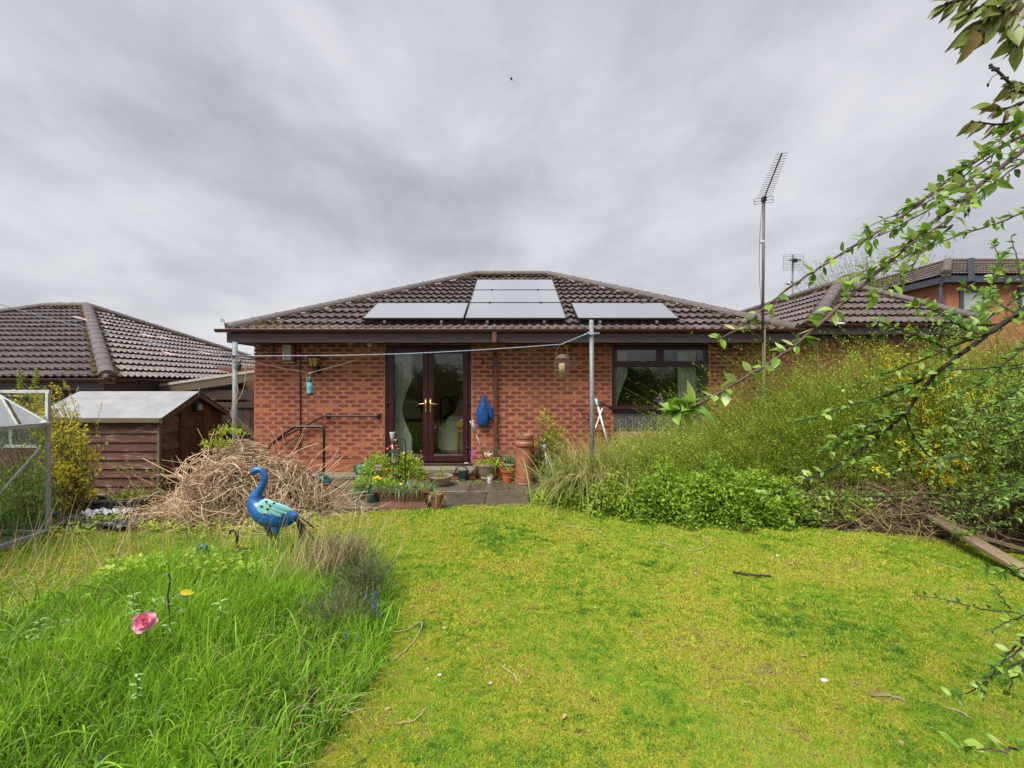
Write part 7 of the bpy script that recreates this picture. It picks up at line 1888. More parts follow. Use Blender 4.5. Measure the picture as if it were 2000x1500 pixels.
for side, yo in ((-1, -.098), (1, .098)):
    fl = []
    def lobe(u0, v0, u1, v1, w, th=.010, off=0):
        a, b_ = B3(u0, v0, yo+side*off), B3(u1, v1, yo*.86+side*off); d = (b_-a); L = d.length; d.normalize(); n_ = Vector((0, side, 0)); s_ = d.cross(n_).normalized(); n_ = s_.cross(d)
        base = Matrix(((d.x, s_.x, n_.x, (a.x+b_.x)/2), (d.y, s_.y, n_.y, (a.y+b_.y)/2), (d.z, s_.z, n_.z, (a.z+b_.z)/2), (0,0,0,1)))
        m2 = MB(); m2.ball((0,0,0), (L/2, w*K/2, th), 14, 8, mat=base); m2.build('feather', M['wingteal'], wing, smooth=True)
    m2 = MB(); a = B3(520, 992, yo)
    m2.ball(a, (18.5*K, .014, 17*K), 18, 10); wing = m2.build('wing', M['wingteal'], pk, smooth=True)
    for i, (u1, v1, w, u0, v0) in enumerate(((572, 998, 12, 520, 981), (562, 1003, 11, 522, 988), (551, 1009, 11, 522, 994), (538, 1015, 11, 516, 1000))): lobe(u0, v0, u1, v1, w, .008, .004+.003*(4-i))
    for (u, v) in ((520, 980), (535, 983), (527, 988), (510, 989), (522, 994), (517, 1004)):
        a = B3(u, v, yo+side*.017); m2 = MB(); m2.ball(a+Vector((.004, -side*.004, .002)), (.019, .004, .017), 10, 6); m2.build('spot_ring', M['spot_y'] if 'spot_y' in M else M.setdefault('spot_y', pm('yellow spot', (.42, .40, .10), (.2, .38, .3), 40, .4, 0)), wing, smooth=True)
        m2 = MB(); m2.ball(a, (.011, .0045, .010), 10, 6); m2.build('spot', M['blackmetal'], wing, smooth=True)
M['tailfeather'] = pm('dark bronze green feather', (.018, .035, .045), (.03, .02, .015), 30, .35, .3)
for (u1, v1, um, vm, w) in ((614, 1032, 597, 1018, 7), (627, 1071, 603, 1040, 7), (622, 1066, 596, 1036, 6), (603, 1080, 592, 1045, 8), (592, 1088, 587, 1045, 7), (578, 1021, 579, 1012, 4), (608, 1072, 598, 1048, 4)):
    c = catmull([B3(576, 1004, .01), B3(um, vm, random.uniform(-.03, .05)), B3(u1, v1, random.uniform(-.05, .09))], 8); n_ = len(c)
    m2 = MB(); m2.tube(c, [max(.0015, w*K*.5*math.sin(math.pi*(i+1.2)/(n_+1.5))**.7) for i in range(n_)], 6, squash=(1, .3)); m2.build('tail_feather', M['tailfeather'], pk, smooth=True)
for (u0, v0, u1, v1, uf, vf, dy_) in ((538, 1022, 541, 1052, 540, 1125, -.03), (526, 1022, 529, 1050, 533, 1125, .04)):
    m2 = MB(); m2.tube([B3(u0, v0, dy_), B3((u0+u1)/2, (v0+v1)/2, dy_), B3(u1, v1, dy_)], [12*K, 8.5*K, 3*K], 12); lg = m2.build('thigh', M['birdblue'], pk, smooth=True)
    m2 = MB(); m2.tube([B3(u1, v1, dy_), Vector((B3(uf, vf, dy_).x, by+dy_, 0.0))], .009, 8); m2.tube([Vector((B3(uf, vf, dy_).x, by+dy_, 0.008)), Vector((B3(uf-14, vf, dy_).x, by+dy_-.02, 0.006))], .008, 6); m2.build('leg', M['legyellow'] if 'legyellow' in M else M.setdefault('legyellow', pm('mustard leg paint', (.26, .17, .03), None, 20, .5, .1)), lg, smooth=True)
# black lantern head lying in the weeds, green curved handle
la = root('black_lantern', P(461, 1072, 4.1), 'black garden lantern top with hook half hidden in the weeds', 'lantern')
ly_ = 4.1; lp_ = lambda u, v: P(u, v, ly_)
c = lp_(462, 1068); mb = MB(); mb.lathe([(0, .0), (.018, .0), (.03, -.02), (.035, -.035), (.06, -.045), (.14, -.075), (.145, -.09), (.10, -.095), (.09, -.15), (0, -.15)], (c.x, c.y, c.z+.02), 6); mb.lathe([(.07, -.13), (.07, -.19), (0, -.19)], (c.x, c.y, c.z+.02), 6); mb.build('cap', M['blackmetal'], la)
mb = MB(); mb.tube(catmull([lp_(463, 1064), lp_(462, 1050), lp_(460, 1040), lp_(455, 1035), lp_(450, 1037), lp_(449, 1043)], 5), .008, 8); mb.tube([lp_(464, 1064), lp_(465, 1040)], .007, 6); mb.build('hook', M['blackmetal'], la, smooth=True)
mb = MB(); c = [P(u, v, 3.95) for u, v in ((380, 1100), (384, 1078), (389, 1070), (396, 1067), (402, 1072), (403, 1084))]; mb.tube(catmull(c, 6), [.016]*12+[.022]*12+[.020]*7, 10); tag(mb.build('curved_handle', M['teal'], None, smooth=True), 'curved teal plastic handle poking out of the weeds', 'handle')

# ------------------------------------------------------------------ flowers and single plants in the bed
ro = root('pink_rose', G(284, 1290, .05), 'single pink camellia like flower with orange centre standing in the long grass', 'flower')
fy = 2.62; fc = P(284, 1217, fy)
M['pinkpetal'] = pm('pink petals', (.90, .55, .64), (.84, .40, .52), 40, .55, .15, .003)
M['pinkinner'] = pm('deep pink petals', (.88, .36, .48), (.80, .24, .36), 30, .55, .1)
def petal_mesh(L, W, cup, mat):
    n, m = 6, 5; V = []
    for i in range(n+1):
        t_ = i/n; w = W*math.sin(math.pi*min(1, t_*.93+.07))**.6
        for j in range(m):
            s = j/(m-1)*2-1; V.append((s*w/2*(1 if i else .3), t_*L, cup*(t_**1.5)*L+abs(s)**2*.18*W+.04*L*math.sin(s*5+t_*4)*t_))
    F = [(i*m+j, i*m+j+1, (i+1)*m+j+1, (i+1)*m+j) for i in range(n) for j in range(m-1)]
    mb = MB(); mb.mesh(V, F); return mb.build('petal', mat, data_only=True, smooth=True)
pmA, pmB = petal_mesh(.056, .052, .25, M['pinkpetal']), petal_mesh(.034, .036, .8, M['pinkinner'])
face = (Vector((0, 0, CAM_H))-fc).normalized()+Vector((-.25, 0, .35)); q = face.to_track_quat('Z', 'Y').to_matrix().to_4x4()
for ring, (cnt, me, tilt, r0) in enumerate(((7, pmA, 5, .010), (6, pmA, 26, .006), (6, pmB, 12, .010), (4, pmB, 35, .002))):
    for k in range(cnt):
        a = 2*math.pi*(k+.37*ring)/cnt+random.uniform(-.1, .1)
        mw = Matrix.Translation(fc) @ q @ Matrix.Rotation(a, 4, 'Z') @ Matrix.Translation((0, r0, .004*ring)) @ Matrix.Rotation(R(tilt), 4, 'X') @ Matrix.Diagonal((1, random.uniform(.88, 1.1), 1, 1))
        link('petal', me, ro, None, mw)
mb = MB(); mb.ball(fc+face.normalized()*.022, .010, 8, 6); mb.build('centre', M['petal_y'], ro)
mb = MB(); mb.tube(catmull([fc-face.normalized()*.01, fc+Vector((-.01, .02, -.06)), (fc.x-.015, fy+.03, .0)], 5), .004, 6); mb.build('stem', M['bark'], ro)
# dark stemmed plant with a yellowed leaf
dp_ = root('camellia_twig', G(330, 1262, .0), 'dark leafy twig with one yellowing leaf behind the pink flower', 'plant')
yy = 2.85; st = [P(333, 1250, yy), P(331, 1200, yy), P(328, 1165, yy), P(332, 1135, yy), P(330, 1120, yy)]
mb = MB(); mb.tube(catmull([(st[0].x, yy, 0)]+st, 5), .0045, 6); mb.tube(catmull([P(330, 1172, yy), P(342, 1162, yy), P(352, 1156, yy)], 4), .003, 5); mb.tube(catmull([P(333, 1205, yy), P(342, 1195, yy), P(350, 1188, yy)], 4), .0028, 5); mb.build('stem', M['bark_dark'], dp_)
def leaf_mesh(name, L, W, mat, fold=.22, curl=.2, tint=None, nseg=5):
    V = []; prof = [0.0, .62, .95, 1.0, .78, .42, 0][:]
    m = len(prof)
    for i in range(m):
        t_ = i/(m-1); w = W/2*prof[i]; z = -curl*L*t_*t_
        V += [(-w, t_*L, z+fold*w), (0, t_*L, z), (w, t_*L, z+fold*w)]
    F = []
    for i in range(m-1): F += [(3*i, 3*i+1, 3*i+4, 3*i+3), (3*i+1, 3*i+2, 3*i+5, 3*i+4)]
    me = bpy.data.meshes.new(name); me.from_pydata(V, [], F); me.materials.append(mat)
    at = me.attributes.new('tint', 'FLOAT', 'POINT'); tv = .5 if tint is None else tint
    at.data.foreach_set('value', [tv+(.12 if i % 3 != 1 else -.06) for i in range(len(V))])
    me.polygons.foreach_set('use_smooth', [True]*len(F)); me.validate(); me.update(); return me
def place_leaf(me, parent, p, d, n_, s=1, name='leaf'):
    d = Vector(d).normalized(); n_ = Vector(n_); n_ = (n_-d*n_.dot(d)).normalized(); x = d.cross(n_)
    return link(name, me, parent, None, Matrix(((x.x*s, d.x*s, n_.x*s, p[0]), (x.y*s, d.y*s, n_.y*s, p[1]), (x.z*s, d.z*s, n_.z*s, p[2]), (0,0,0,1))))
lmY = leaf_mesh('leaf', .085, .035, M['f_yellow'], tint=.2); lmG = leaf_mesh('leaf', .075, .035, M['f_dark'], tint=.9)
place_leaf(lmY, dp_, P(350, 1157, yy), (1, .1, -.05), (.1, -.8, .5)); place_leaf(lmG, dp_, P(350, 1160, yy), (.9, -.2, -.45), (.1, -.8, .5))
for (u, v, dx, dz) in ((330, 1122, -.9, .1), (331, 1135, .6, .3), (348, 1190, .9, -.1), (333, 1140, -.8, -.2), (333, 1180, -.7, .4)): place_leaf(lmG, dp_, P(u, v, yy), (dx, random.uniform(-.3, .3), dz), (0, -.6, .8), .62)
# silvery leaved clump
sv = root('silver_leaved_plant', (-2.45, 3.05, 0), 'plant with pale silvery woolly leaves left of the pink flower', 'plant')
def silver(c, n, spread, s):
    me = leaf_mesh('leaf', .12*s, .034*s, M['f_silver'], .3, .5, tint=.6)
    for _ in range(max(1, n//10)):
        q = Vector((c[0]+random.gauss(0, spread), c[1]+random.gauss(0, spread*.5), c[2]+random.uniform(.02, .12)))
        mb = MB(); mb.tube([(q.x, q.y+.02, 0), q], .004, 5); mb.build('stem', M['stem_green'], sv)
        for k in range(10):
            a = k*2.4+random.random(); place_leaf(me, sv, q+Vector((0, 0, -.012*k+.02)), (math.cos(a), math.sin(a)*.7, random.uniform(.2, 1.1)-.05*k), (random.uniform(-.4,.4), -.3, .9), random.uniform(.4, .8))
silver((-2.45, 3.05, .08), 80, .17, .7); silver((-2.9, 2.75, .10), 20, .08, .6); silver((-1.76, 2.15, .20), 10, .01, .45); silver((-1.95, 2.8, .12), 20, .12, .6)
# grape hyacinths
M['muscari'] = pm('grape hyacinth bells', (.045, .05, .38), (.11, .09, .5), 90, .5, .1)
gp = None
for (u, v, y, lab) in ((690, 1088, 3.95, 'grape hyacinth highest behind the lavender'), (716, 1163, 3.3, 'grape hyacinth tilted at the lavender edge'), (733, 1162, 3.3, 'upper right grape hyacinth by the lavender'), (733, 1181, 3.2, 'middle grape hyacinth of the group right of the lavender'), (728.5, 1190, 3.18, 'short grape hyacinth left of the tallest one'), (738, 1199, 3.1, 'largest grape hyacinth at the right edge of the bed'), (699, 1246, 2.8, 'grape hyacinth low among the strap leaves'), (678, 1242, 2.85, 'pale grape hyacinth half hidden by grass under the lavender'), (197, 1483, 1.9, 'grape hyacinth nearest the camera in the long grass'), (104, 1180, 3.3, 'lone grape hyacinth in the dry straw at the left')):
    c = P(u, v, y); g_ = root('grape_hyacinth', (c.x, y, 0), lab, 'flower', 'grape hyacinths in the bed')
    mb = MB(); s = .6+.4*(y > 2.5)
    for k in range(34):
        h = k/34; a = k*2.4; rr_ = .0105*(1-h*.75)*s; mb.ball((c.x+rr_*math.cos(a), y+rr_*math.sin(a), c.z-.022*s+h*.046*s), (.0042*s, .0042*s, .005*s), 5, 3)
    mb.build('flower_head', M['muscari'], g_)
    mb = MB(); mb.tube([(c.x, y, float(gz(c.x, y))), (c.x, y, c.z+.015)], .003, 5); mb.build('stem', M['stem_green'], g_)
# lavender
lv = root('lavender_bush', (-1.35, 3.75, 0), 'old grey green lavender bush with brown seed heads at the bed edge', 'shrub')
def lav(c, r, n, parent):
    d = rnd_dirs(n); d[:, 2] = abs(d[:, 2])+.25; d = nrm(d); b_ = np.array(c)+rng.normal(0, .05, (n, 3))*np.array([1, .8, 0])
    V, F, idx, T = ribbons(b_, d, r*rng.uniform(.6, 1.15, n), .004, rng.uniform(0, .15, n), 4, .4)
    np_mesh('stem', V, F, M['f_twig'], parent, rng.uniform(.2, .8, n)[idx], kind='stuff')
    m = n*14; i = rng.integers(0, n, m); t_ = rng.uniform(.3, 1, m)[:, None]; p0 = b_[i]+d[i]*(r*.95)*t_+rng.normal(0, .012, (m, 3))
    V, F, idx = leafquads(p0, nrm(d[i]+rnd_dirs(m)*.5), rnd_dirs(m), rng.uniform(.018, .038, m), .004, .1)
    np_mesh('foliage', V, F, M['f_lav'], parent, rng.uniform(0, 1, m)[idx], kind='stuff')
lav((-1.30, 3.72, .05), .33, 260, lv); lav((-1.10, 3.45, .05), .27, 190, lv); lav((-1.15, 3.05, .05), .25, 130, lv); lav((-1.5, 3.9, .05), .32, 180, lv)
# scattered small things on the lawn
M['pebble'] = pm('white pebble', (.55, .54, .50), (.38, .37, .34), 30, .6, .2)
for (u, v, s, lab) in ((868, 1227, .020, 'largest white pebble beside the bent dry stem on the lawn'), (895, 1258, .012, 'small white pebble right of the bent dry stem'), (859, 1319, .018, 'rounded white pebble lower on the lawn'), (835, 1307, .011, 'tiny yellowish pebble on the lawn'), (1519, 1086, .022, 'grey stone on the lawn before the green shrub'), (1162, 1188, .016, 'white scrap in the middle of the lawn'), (1358, 1120, .012, 'little white fleck near the bed edge on the right'), (958, 1335, .013, 'pale pebble at the lower middle of the lawn'), (1610, 1330, .028, 'curled pale leaf standing on the lower right lawn'), (1690, 1127, .018, 'white speck at the right of the lawn')):
    c = G(u, v, .01); mb = MB(); s *= .75; mb.ball(c+Vector((0,0,.002)), (s, s*.75, s*.55), 9, 6); tag(mb.build('pebble', M['pebble'], None, smooth=True), lab, 'pebble')
M['deadleaf'] = pm('dead leaf', (.36, .24, .14), (.22, .13, .07), 30, .8, .3)
for (u, v, s, a0, lab) in ((1578, 1180, .05, .3, 'curled brown dead leaf on the right of the lawn'), (1577, 1281, .04, 1.2, 'pale flat dead leaf on the lower right lawn'), (1108, 1395, .035, 2.1, 'reddish dead leaf at the bottom middle'), (965, 1028, .04, .9, 'small dark curled leaf near the patio edge'), (764, 1382, .05, 2.2, 'brown folded leaf at the lower edge of the bed'), (1325, 1335, .03, .2, 'tiny brown leaf on the lower lawn'), (1760, 1445, .04, 2.4, 'dark curled leaf near the bottom right')):
    c = G(u, v, .02); me = leaf_mesh('dead_leaf', s, s*.5, M['deadleaf'], .6, .5); o = link('dead_leaf', me, None, None, Matrix.Translation(c) @ Matrix.Rotation(a0, 4, 'Z')); tag(o, lab, 'leaf')
for (pts, r_, mat, lab) in ((((757, 1233), (790, 1232), (815, 1216), (824, 1216), (820, 1232), (800, 1262), (765, 1291)), .0032, 'dustytwine', 'bent pale dry stem looped on the lawn beside the bed'),
    (((1094, 1023), (1130, 1030), (1165, 1035), (1184, 1048)), .0035, 'dustytwine', 'pale dry stem on the upper lawn below the sedge'), (((1270, 1056), (1310, 1065), (1328, 1073), (1360, 1074), (1378, 1068), (1385, 1060), (1372, 1045)), .0035, 'dustytwine', 'pale curling dry stem below the green shrub'),
    (((1432, 1116), (1465, 1122), (1505, 1125)), .009, 'bark_dark', 'short dark bark twig lying on the lawn'), (((1698, 1357), (1730, 1357), (1766, 1367)), .008, 'plank', 'split brown twig at the lower right of the lawn'),
    (((773, 1413), (810, 1405), (832, 1382)), .0025, 'dustytwine', 'thin dry stem near the bottom of the bed'), (((980, 1300), (1000, 1315), (1012, 1330)), .0025, 'dustytwine', 'small dry stem at the lower middle of the lawn'),
    (((1823, 1099), (1850, 1106), (1875, 1113)), .004, 'dustytwine', 'pale stalk near the plank on the right'), (((1862, 1137), (1880, 1141), (1898, 1147)), .004, 'dustytwine', 'second pale stalk near the plank on the right'), (((1848, 1382), (1870, 1387), (1895, 1402)), .003, 'dustytwine', 'curved pale stem near the bottom right corner'),
    (((905, 1025), (935, 1020), (962, 1012)), .0035, 'bark_dark', 'dark thin twig near the patio edge'), (((945, 1010), (955, 1022), (975, 1030)), .003, 'bark_dark', 'second dark thin twig crossing near the patio edge')):
    mb = MB(); c = catmull([G(u, v, .022) for u, v in pts], 5); c = [p+Vector((0, 0, random.uniform(-.004, .004))) for p in c]; mb.tube(c, r_, 5); tag(mb.build('twig', M[mat], None), lab, 'twig')

# ------------------------------------------------------------------ pots and planters on the patio
def blades_on(parent, c, rx, ry, n, L, w, mat, lean=.5, droop=.6, t=(0, 1), name='blade'):
    a = rng.uniform(0, 2*np.pi, n); r_ = np.sqrt(rng.uniform(0, 1, n)); b_ = np.stack([c[0]+rx*r_*np.cos(a), c[1]+ry*r_*np.sin(a), np.full(n, c[2])], 1)
    d = nrm(np.stack([np.cos(a)*r_*lean+rng.normal(0, lean*.5, n), np.sin(a)*r_*lean+rng.normal(0, lean*.5, n), np.ones(n)], 1))
    V, F, idx, T = ribbons(b_, d, L*rng.uniform(.5, 1.1, n), w*rng.uniform(.7, 1.2, n), droop*rng.uniform(.2, 1.3, n), 6, .12)
    np_mesh(name, V, F, M[mat], parent, rng.uniform(*t, n)[idx], kind='stuff')
def round_pot(name, lab, c, prof, mat, rim=None, n=28, soil=True, cat='pot'):
    r_ = root(name, c, lab, cat); mb = MB(); mb.lathe(prof, c, n); mb.build('pot', mat, r_, smooth=False)
    if soil:
        rr_, zt = prof[-1]; 
        mb = MB(); mb.lathe([(0, zt-.02), (rr_*.97, zt-.025)], c, n); mb.build('soil', M['soil'], r_)
    return r_
def potprof(r0, r1, h, lip=.012, th=.014, foot=0):
    return [(0, .001), (r0, .001), (r0+(r1-r0)*.8, h*.82), (r1, h-.03 if h > .1 else h*.8), (r1+lip, h-.03 if h > .1 else h*.8), (r1+lip, h), (r1+lip-th, h), (r1-th, h*.7)]
def atpx(u, v, z=.012): p = G(u, v, z); return (p.x, p.y, z)
# long trough
tx0, tx1 = wx(733, 5.93), wx(838, 5.93); ty0, ty1 = 5.93, 6.22; tz = wz(957, 5.93)
tg = root('long_planter', ((tx0+tx1)/2, 6.07, .01), 'long terracotta coloured planter overflowing with grassy leaves on the lawn edge', 'planter')
secs = [(0.002, -.030), (.03, -.035), (.09, -.055), (.14, -.045), (tz-.04, -.012), (tz-.035, .0), (tz, .002), (tz, -.016), (tz-.05, -.022)]
mb = MB(); loft(mb, [[(tx0-o, ty0-o, z), (tx1+o, ty0-o, z), (tx1+o, ty1+o, z), (tx0-o, ty1+o, z)] for z, o in secs], True, False); mb.build('trough', M['brownpot'], tg)
mb = MB(); mb.box(tx0+.03, tx1-.03, ty0+.03, ty1-.03, tz-.06, tz-.03); mb.build('soil', M['soil'], tg)
for sx in np.linspace(tx0+.08, tx1-.08, 6): blades_on(tg, (sx, ty0+.12, tz-.03), .07, .09, 95, .26, .009, 'f_glaucous', 1.0, 1.0, (0, .8))
blades_on(tg, ((tx0+tx1)/2, ty0+.16, tz-.03), .3, .1, 260, .22, .009, 'f_bright', .8, .9, (.2, 1))
leafy_lump('foliage', None, (tx0+.08, ty0+.2, tz-.02), (.2, .14, .16), 420, .04, .022, 'f_bright', .2, 1, tg, shell=.2)
M['petal_o'] = pm('orange petals', (.85, .25, .02), (.8, .4, .03), 25, .5, .1); M['petal_r'] = pm('red tulip petals', (.75, .03, .02), (.82, .12, .02), 20, .45, .1); M['petal_m'] = pm('magenta petals', (.42, .04, .36), (.5, .1, .42), 25, .5, .1); M['petal_w'] = pm('cream petals', (.75, .75, .6), None, 25, .5, .1)
def bloom(parent, c, s, mat, k=5, name='flower'):
    mb = MB()
    for i in range(k):
        a = 2*math.pi*i/k+random.random(); mb.ball((c[0]+math.cos(a)*s*.45, c[1]+math.sin(a)*s*.45, c[2]), (s*.45, s*.4, s*.6), 7, 5)
    mb.build(name, mat, parent, smooth=True)
for (u, v) in ((738, 932), (733, 934), (743, 935)): bloom(tg, P(u, v, 6.05), .028, M['petal_y'], 5)
bloom(tg, P(783, 946, 5.9), .024, M['petal_y'], 5)
hyc = P(738, 914, 6.1); mb = MB()
for k in range(40): mb.ball((hyc.x+random.gauss(0, .018), hyc.y+random.gauss(0, .018), hyc.z+random.uniform(-.03, .03)), .008, 5, 3)
mb.build('flower_spike', M['pinkpale'], tg); mb = MB(); mb.tube([(hyc.x+.02, hyc.y, tz-.03), hyc], .004, 5); mb.build('stem', M['stem_green'], tg)
mb = MB(); mb.tube(catmull([P(722, 946, 6.1), P(724, 925, 6.1), P(733, 908, 6.1), P(741, 920, 6.1)], 5), .004, 5); mb.build('dry_stem', M['dustytwine'], tg)
round_pot('green_pot', 'dark green plastic pot behind the left end of the long planter', (wx(726, 6.25), 6.33, .012), potprof(.085, .11, .19), M['greenpot'])
gp2 = round_pot('herb_pot', 'leafy drooping plant in a low pot left of the long planter', (wx(712, 6.5), 6.55, .012), potprof(.07, .10, .12), M['brownpot'])
blades_on(gp2, (wx(712, 6.5), 6.55, .11), .08, .08, 170, .36, .012, 'f_glaucous', 1.3, 1.2, (0, .7)); leafy_lump('foliage', None, (wx(712, 6.5), 6.55, .1), (.2, .15, .22), 380, .05, .03, 'f_bright', .1, .9, gp2, shell=.2)
c = atpx(853, 994); bp = round_pot('small_brown_pot', 'small square shouldered brown pot with withered bulbs beside the long planter', c, potprof(.062, .085, .20), M['brownpot'])
blades_on(bp, (c[0], c[1], .19), .05, .05, 34, .26, .010, 'f_dry', 1.0, 1.5, (.5, 1)); blades_on(bp, (c[0], c[1], .19), .05, .05, 14, .26, .01, 'f_bright', .8, 1.0)
gn = root('garden_gnome_stake', P(844, 965, 6.05), 'little dark green figure shaped stake in the small brown pot', 'ornament'); q = P(844, 957, 6.0); mb = MB(); mb.lathe([(.0, -.10), (.018, -.09), (.026, -.04), (.02, 0), (.012, .02), (.017, .035), (.012, .055), (0, .07)], (q.x, 6.0, q.z), 10); mb.build('figure', M['greenpot'], gn, smooth=True)
# tulip planter behind
tpx = (wx(768, 7.1), 7.1, .012); tp = round_pot('tulip_planter', 'brown planter of red and orange tulips before the left door', tpx, potprof(.16, .22, .26), M['brownpot'])
leafy_lump('foliage', None, (tpx[0]-.22, 7.1, .16), (.30, .22, .42), 1500, .075, .022, 'f_bright', 0, .9, tp, shell=.25, hang=.5)
leafy_lump('foliage', None, (tpx[0]+.18, 7.1, .16), (.32, .22, .42), 1500, .07, .026, 'f_bright', .2, 1, tp, shell=.25)
blades_on(tp, (tpx[0], 7.1, .22), .2, .16, 150, .38, .022, 'f_bright', .8, .7, (.1, .9)); blades_on(tp, (tpx[0]+.28, 7.05, .2), .1, .1, 50, .36, .014, 'f_dry', .5, .9, (.2, .9))
for (u, v, m_, s) in ((765, 872, 'petal_r', .034), (757, 877, 'petal_r', .026), (774, 871, 'petal_r', .03), (772, 860, 'petal_o', .026), (789, 886, 'petal_o', .03), (777, 877, 'petal_o', .02), (755, 917, 'petal_r', .034), (790, 893, 'petal_o', .018), (822, 881, 'petal_o', .012), (805, 882, 'petal_o', .016)):
    q = P(u, v, 6.95); bloom(tp, q, s, M[m_], 5, 'tulip_head'); mb = MB(); mb.tube(catmull([(q.x*.5+tpx[0]*.5, 7.05, .2), (q.x, 6.97, q.z*.6), q], 4), .005, 5); mb.build('stem', M['stem_green'], tp)
# lantern on a crook
lyy = 6.45; lq = lambda u, v: P(u, v, lyy)
ck = root('shepherds_crook', lq(792, 940), 'thin black shepherd crook stake holding a lantern over the planter', 'stake')
mb = MB(); mb.tube(catmull([lq(792.5, 955), lq(792, 900), lq(792, 868), lq(789, 858), lq(783, 855.5), lq(777, 859), lq(773.5, 868), lq(772, 876)], 6), .007, 8); mb.build('rod', M['blackmetal'], ck, smooth=True)
lt = root('hanging_lantern', lq(771, 905), 'black hanging candle lantern with glass sides on the crook', 'lantern')
q = lq(771, 882); k_ = lyy/900
def sqr(r_, z, q=q): return [(q.x+r_*math.cos(math.pi/4+i*math.pi/2+.25), lyy+r_*math.sin(math.pi/4+i*math.pi/2+.25), z) for i in range(4)]
Z_ = lambda v: wz(v, lyy)
mb = MB(); loft(mb, [sqr(.115, Z_(883.5)), sqr(.112, Z_(882)), sqr(.05, Z_(877.5)), sqr(.018, Z_(876)), sqr(.012, Z_(873))]); mb.build('cap', M['blackmetal'], lt)
mb = MB(); loft(mb, [sqr(.086, Z_(906)), sqr(.090, Z_(905)), sqr(.088, Z_(903.5))])
for i in range(4): mb.tube([sqr(.082, Z_(904))[i], sqr(.082, Z_(883))[i]], .006, 5)
mb.build('frame', M['blackmetal'], lt); mb = MB(); loft(mb, [sqr(.074, Z_(903.5)), sqr(.074, Z_(884))], False, False); mb.build('glass', M['glass'], lt)
mb = MB(); mb.tube([(q.x, lyy, Z_(903.4)), (q.x, lyy, Z_(889))], .028, 12); mb.build('candle', M['creamplastic'], lt)
# solar stake lights
M['clearplastic'] = glass_mat('frosted tube', (.75, .78, .8), 2.0)
def solar_stake(lab, top, foot, r=.03, hl=.16, cap='white'):
    top, foot = Vector(top), Vector(foot); d = (foot-top).normalized(); s = root('solar_stake_light', foot, lab, 'solar light')
    mb = MB(); mb.tube([top, top+d*.02], [r, r*1.05], 14); mb.build('cap', M[cap], s); mb = MB(); mb.tube([top-d*.001, top-d*.004], [r*.6, r*.6], 4); mb.build('solar_cell', M['blackmetal'], s)
    mb = MB(); mb.tube([top+d*.02, top+d*hl], [r*.95, r*.6], 14); mb.build('tube', M['frost'], s, smooth=True)
    mb = MB(); mb.tube([top+d*hl, foot], r*.32, 8); mb.build('pole', M['alu'], s, smooth=True)
M['frost'] = pm('frosted grey tube', (.42, .44, .46), (.3, .32, .34), 10, .25, .05, Alpha=.75)
solar_stake('upright solar stake light standing behind the tulips', P(766, 844, 6.75), (P(768, 900, 6.8).x, 6.8, .15), .036)
solar_stake('long tilted solar stake light leaning in the beige pot', P(921, 822, 7.6), P(946, 895, 7.7), .036, .22)
solar_stake('short dark solar stake light beside the tall chimney pot', P(1062, 864, 7.1), (P(1074, 925, 7.15).x, 7.15, .1), .034, .14, 'blackplastic')
# round bowl
c = atpx(860, 948); bw_ = round_pot('bowl_planter', 'wide shallow clay bowl planter with short grass', c, [(0, .001), (.10, .001), (.14, .04), (.175, .11), (.19, .135), (.20, .14), (.20, .16), (.178, .16), (.17, .12)], M['beigepot'])
blades_on(bw_, (c[0], c[1], .13), .15, .15, 380, .09, .006, 'f_straw', .8, .5, (0, .7)); blades_on(bw_, (c[0]+.02, c[1], .13), .03, .03, 22, .30, .008, 'f_bright', .35, .3, (0, .5))
# watering cans
wc = root('black_watering_can', atpx(904, 937), 'small black watering can with round handle before the door step', 'watering can'); c = Vector(atpx(904, 938)); M['darkcan'] = pm('blackened green plastic', (.018, .032, .030), (.012, .02, .022), 9, .4, .15)
mb = MB(); mb.lathe([(0, .0), (.078, .0), (.084, .01), (.078, .15), (.082, .165), (.076, .17), (.05, .165)], c, 20); mb.build('tank', M['darkcan'], wc, smooth=False)
mb = MB(); mb.tube([c+Vector((-.085+.0, 0, .07))]+[c+Vector((-.02+.105*math.cos(a), 0, .15+.085*math.sin(a))) for a in np.linspace(math.pi, -.1, 12)], .009, 8); mb.build('handle', M['darkcan'], wc, smooth=True)
mb = MB(); mb.tube([c+Vector((.07, 0, .03)), c+Vector((.13, -.01, .10)), c+Vector((.21, -.02, .22))], [.02, .014, .010], 8); mb.ball(c+Vector((.215, -.02, .225)), (.02, .018, .015), 8, 5); mb.build('spout', M['darkcan'], wc, smooth=True)
wg = root('green_watering_can', (wx(706, 7.78), 7.85, .08), 'teal green plastic watering can on the kerb stone by the wall', 'watering can'); c = Vector((wx(707, 7.8), 7.88, .077))
mb = MB(); loft(mb, [[(c.x+sx*w, c.y+sy*d_, c.z+z) for sx, sy in ((-1,-1),(-.3,-1.2),(.6,-1.1),(1,-.8),(1,.8),(.5,1.1),(-.4,1.2),(-1,1))] for z, w, d_ in ((0, .10, .055), (.02, .115, .065), (.11, .12, .07), (.15, .105, .06), (.175, .06, .04), (.18, .03, .02))]); mb.build('tank', M['teal'], wg, smooth=False)
mb = MB(); mb.tube(catmull([c+Vector((-.10,0,.02)), c+Vector((-.155,0,.05)), c+Vector((-.16,0,.13)), c+Vector((-.10,0,.16))], 5), .016, 8); mb.tube(catmull([c+Vector((-.05,0,.17)), c+Vector((0,0,.215)), c+Vector((.07,0,.215)), c+Vector((.11,0,.15))], 5), .010, 8); mb.build('handle', M['teal'], wg, smooth=True)
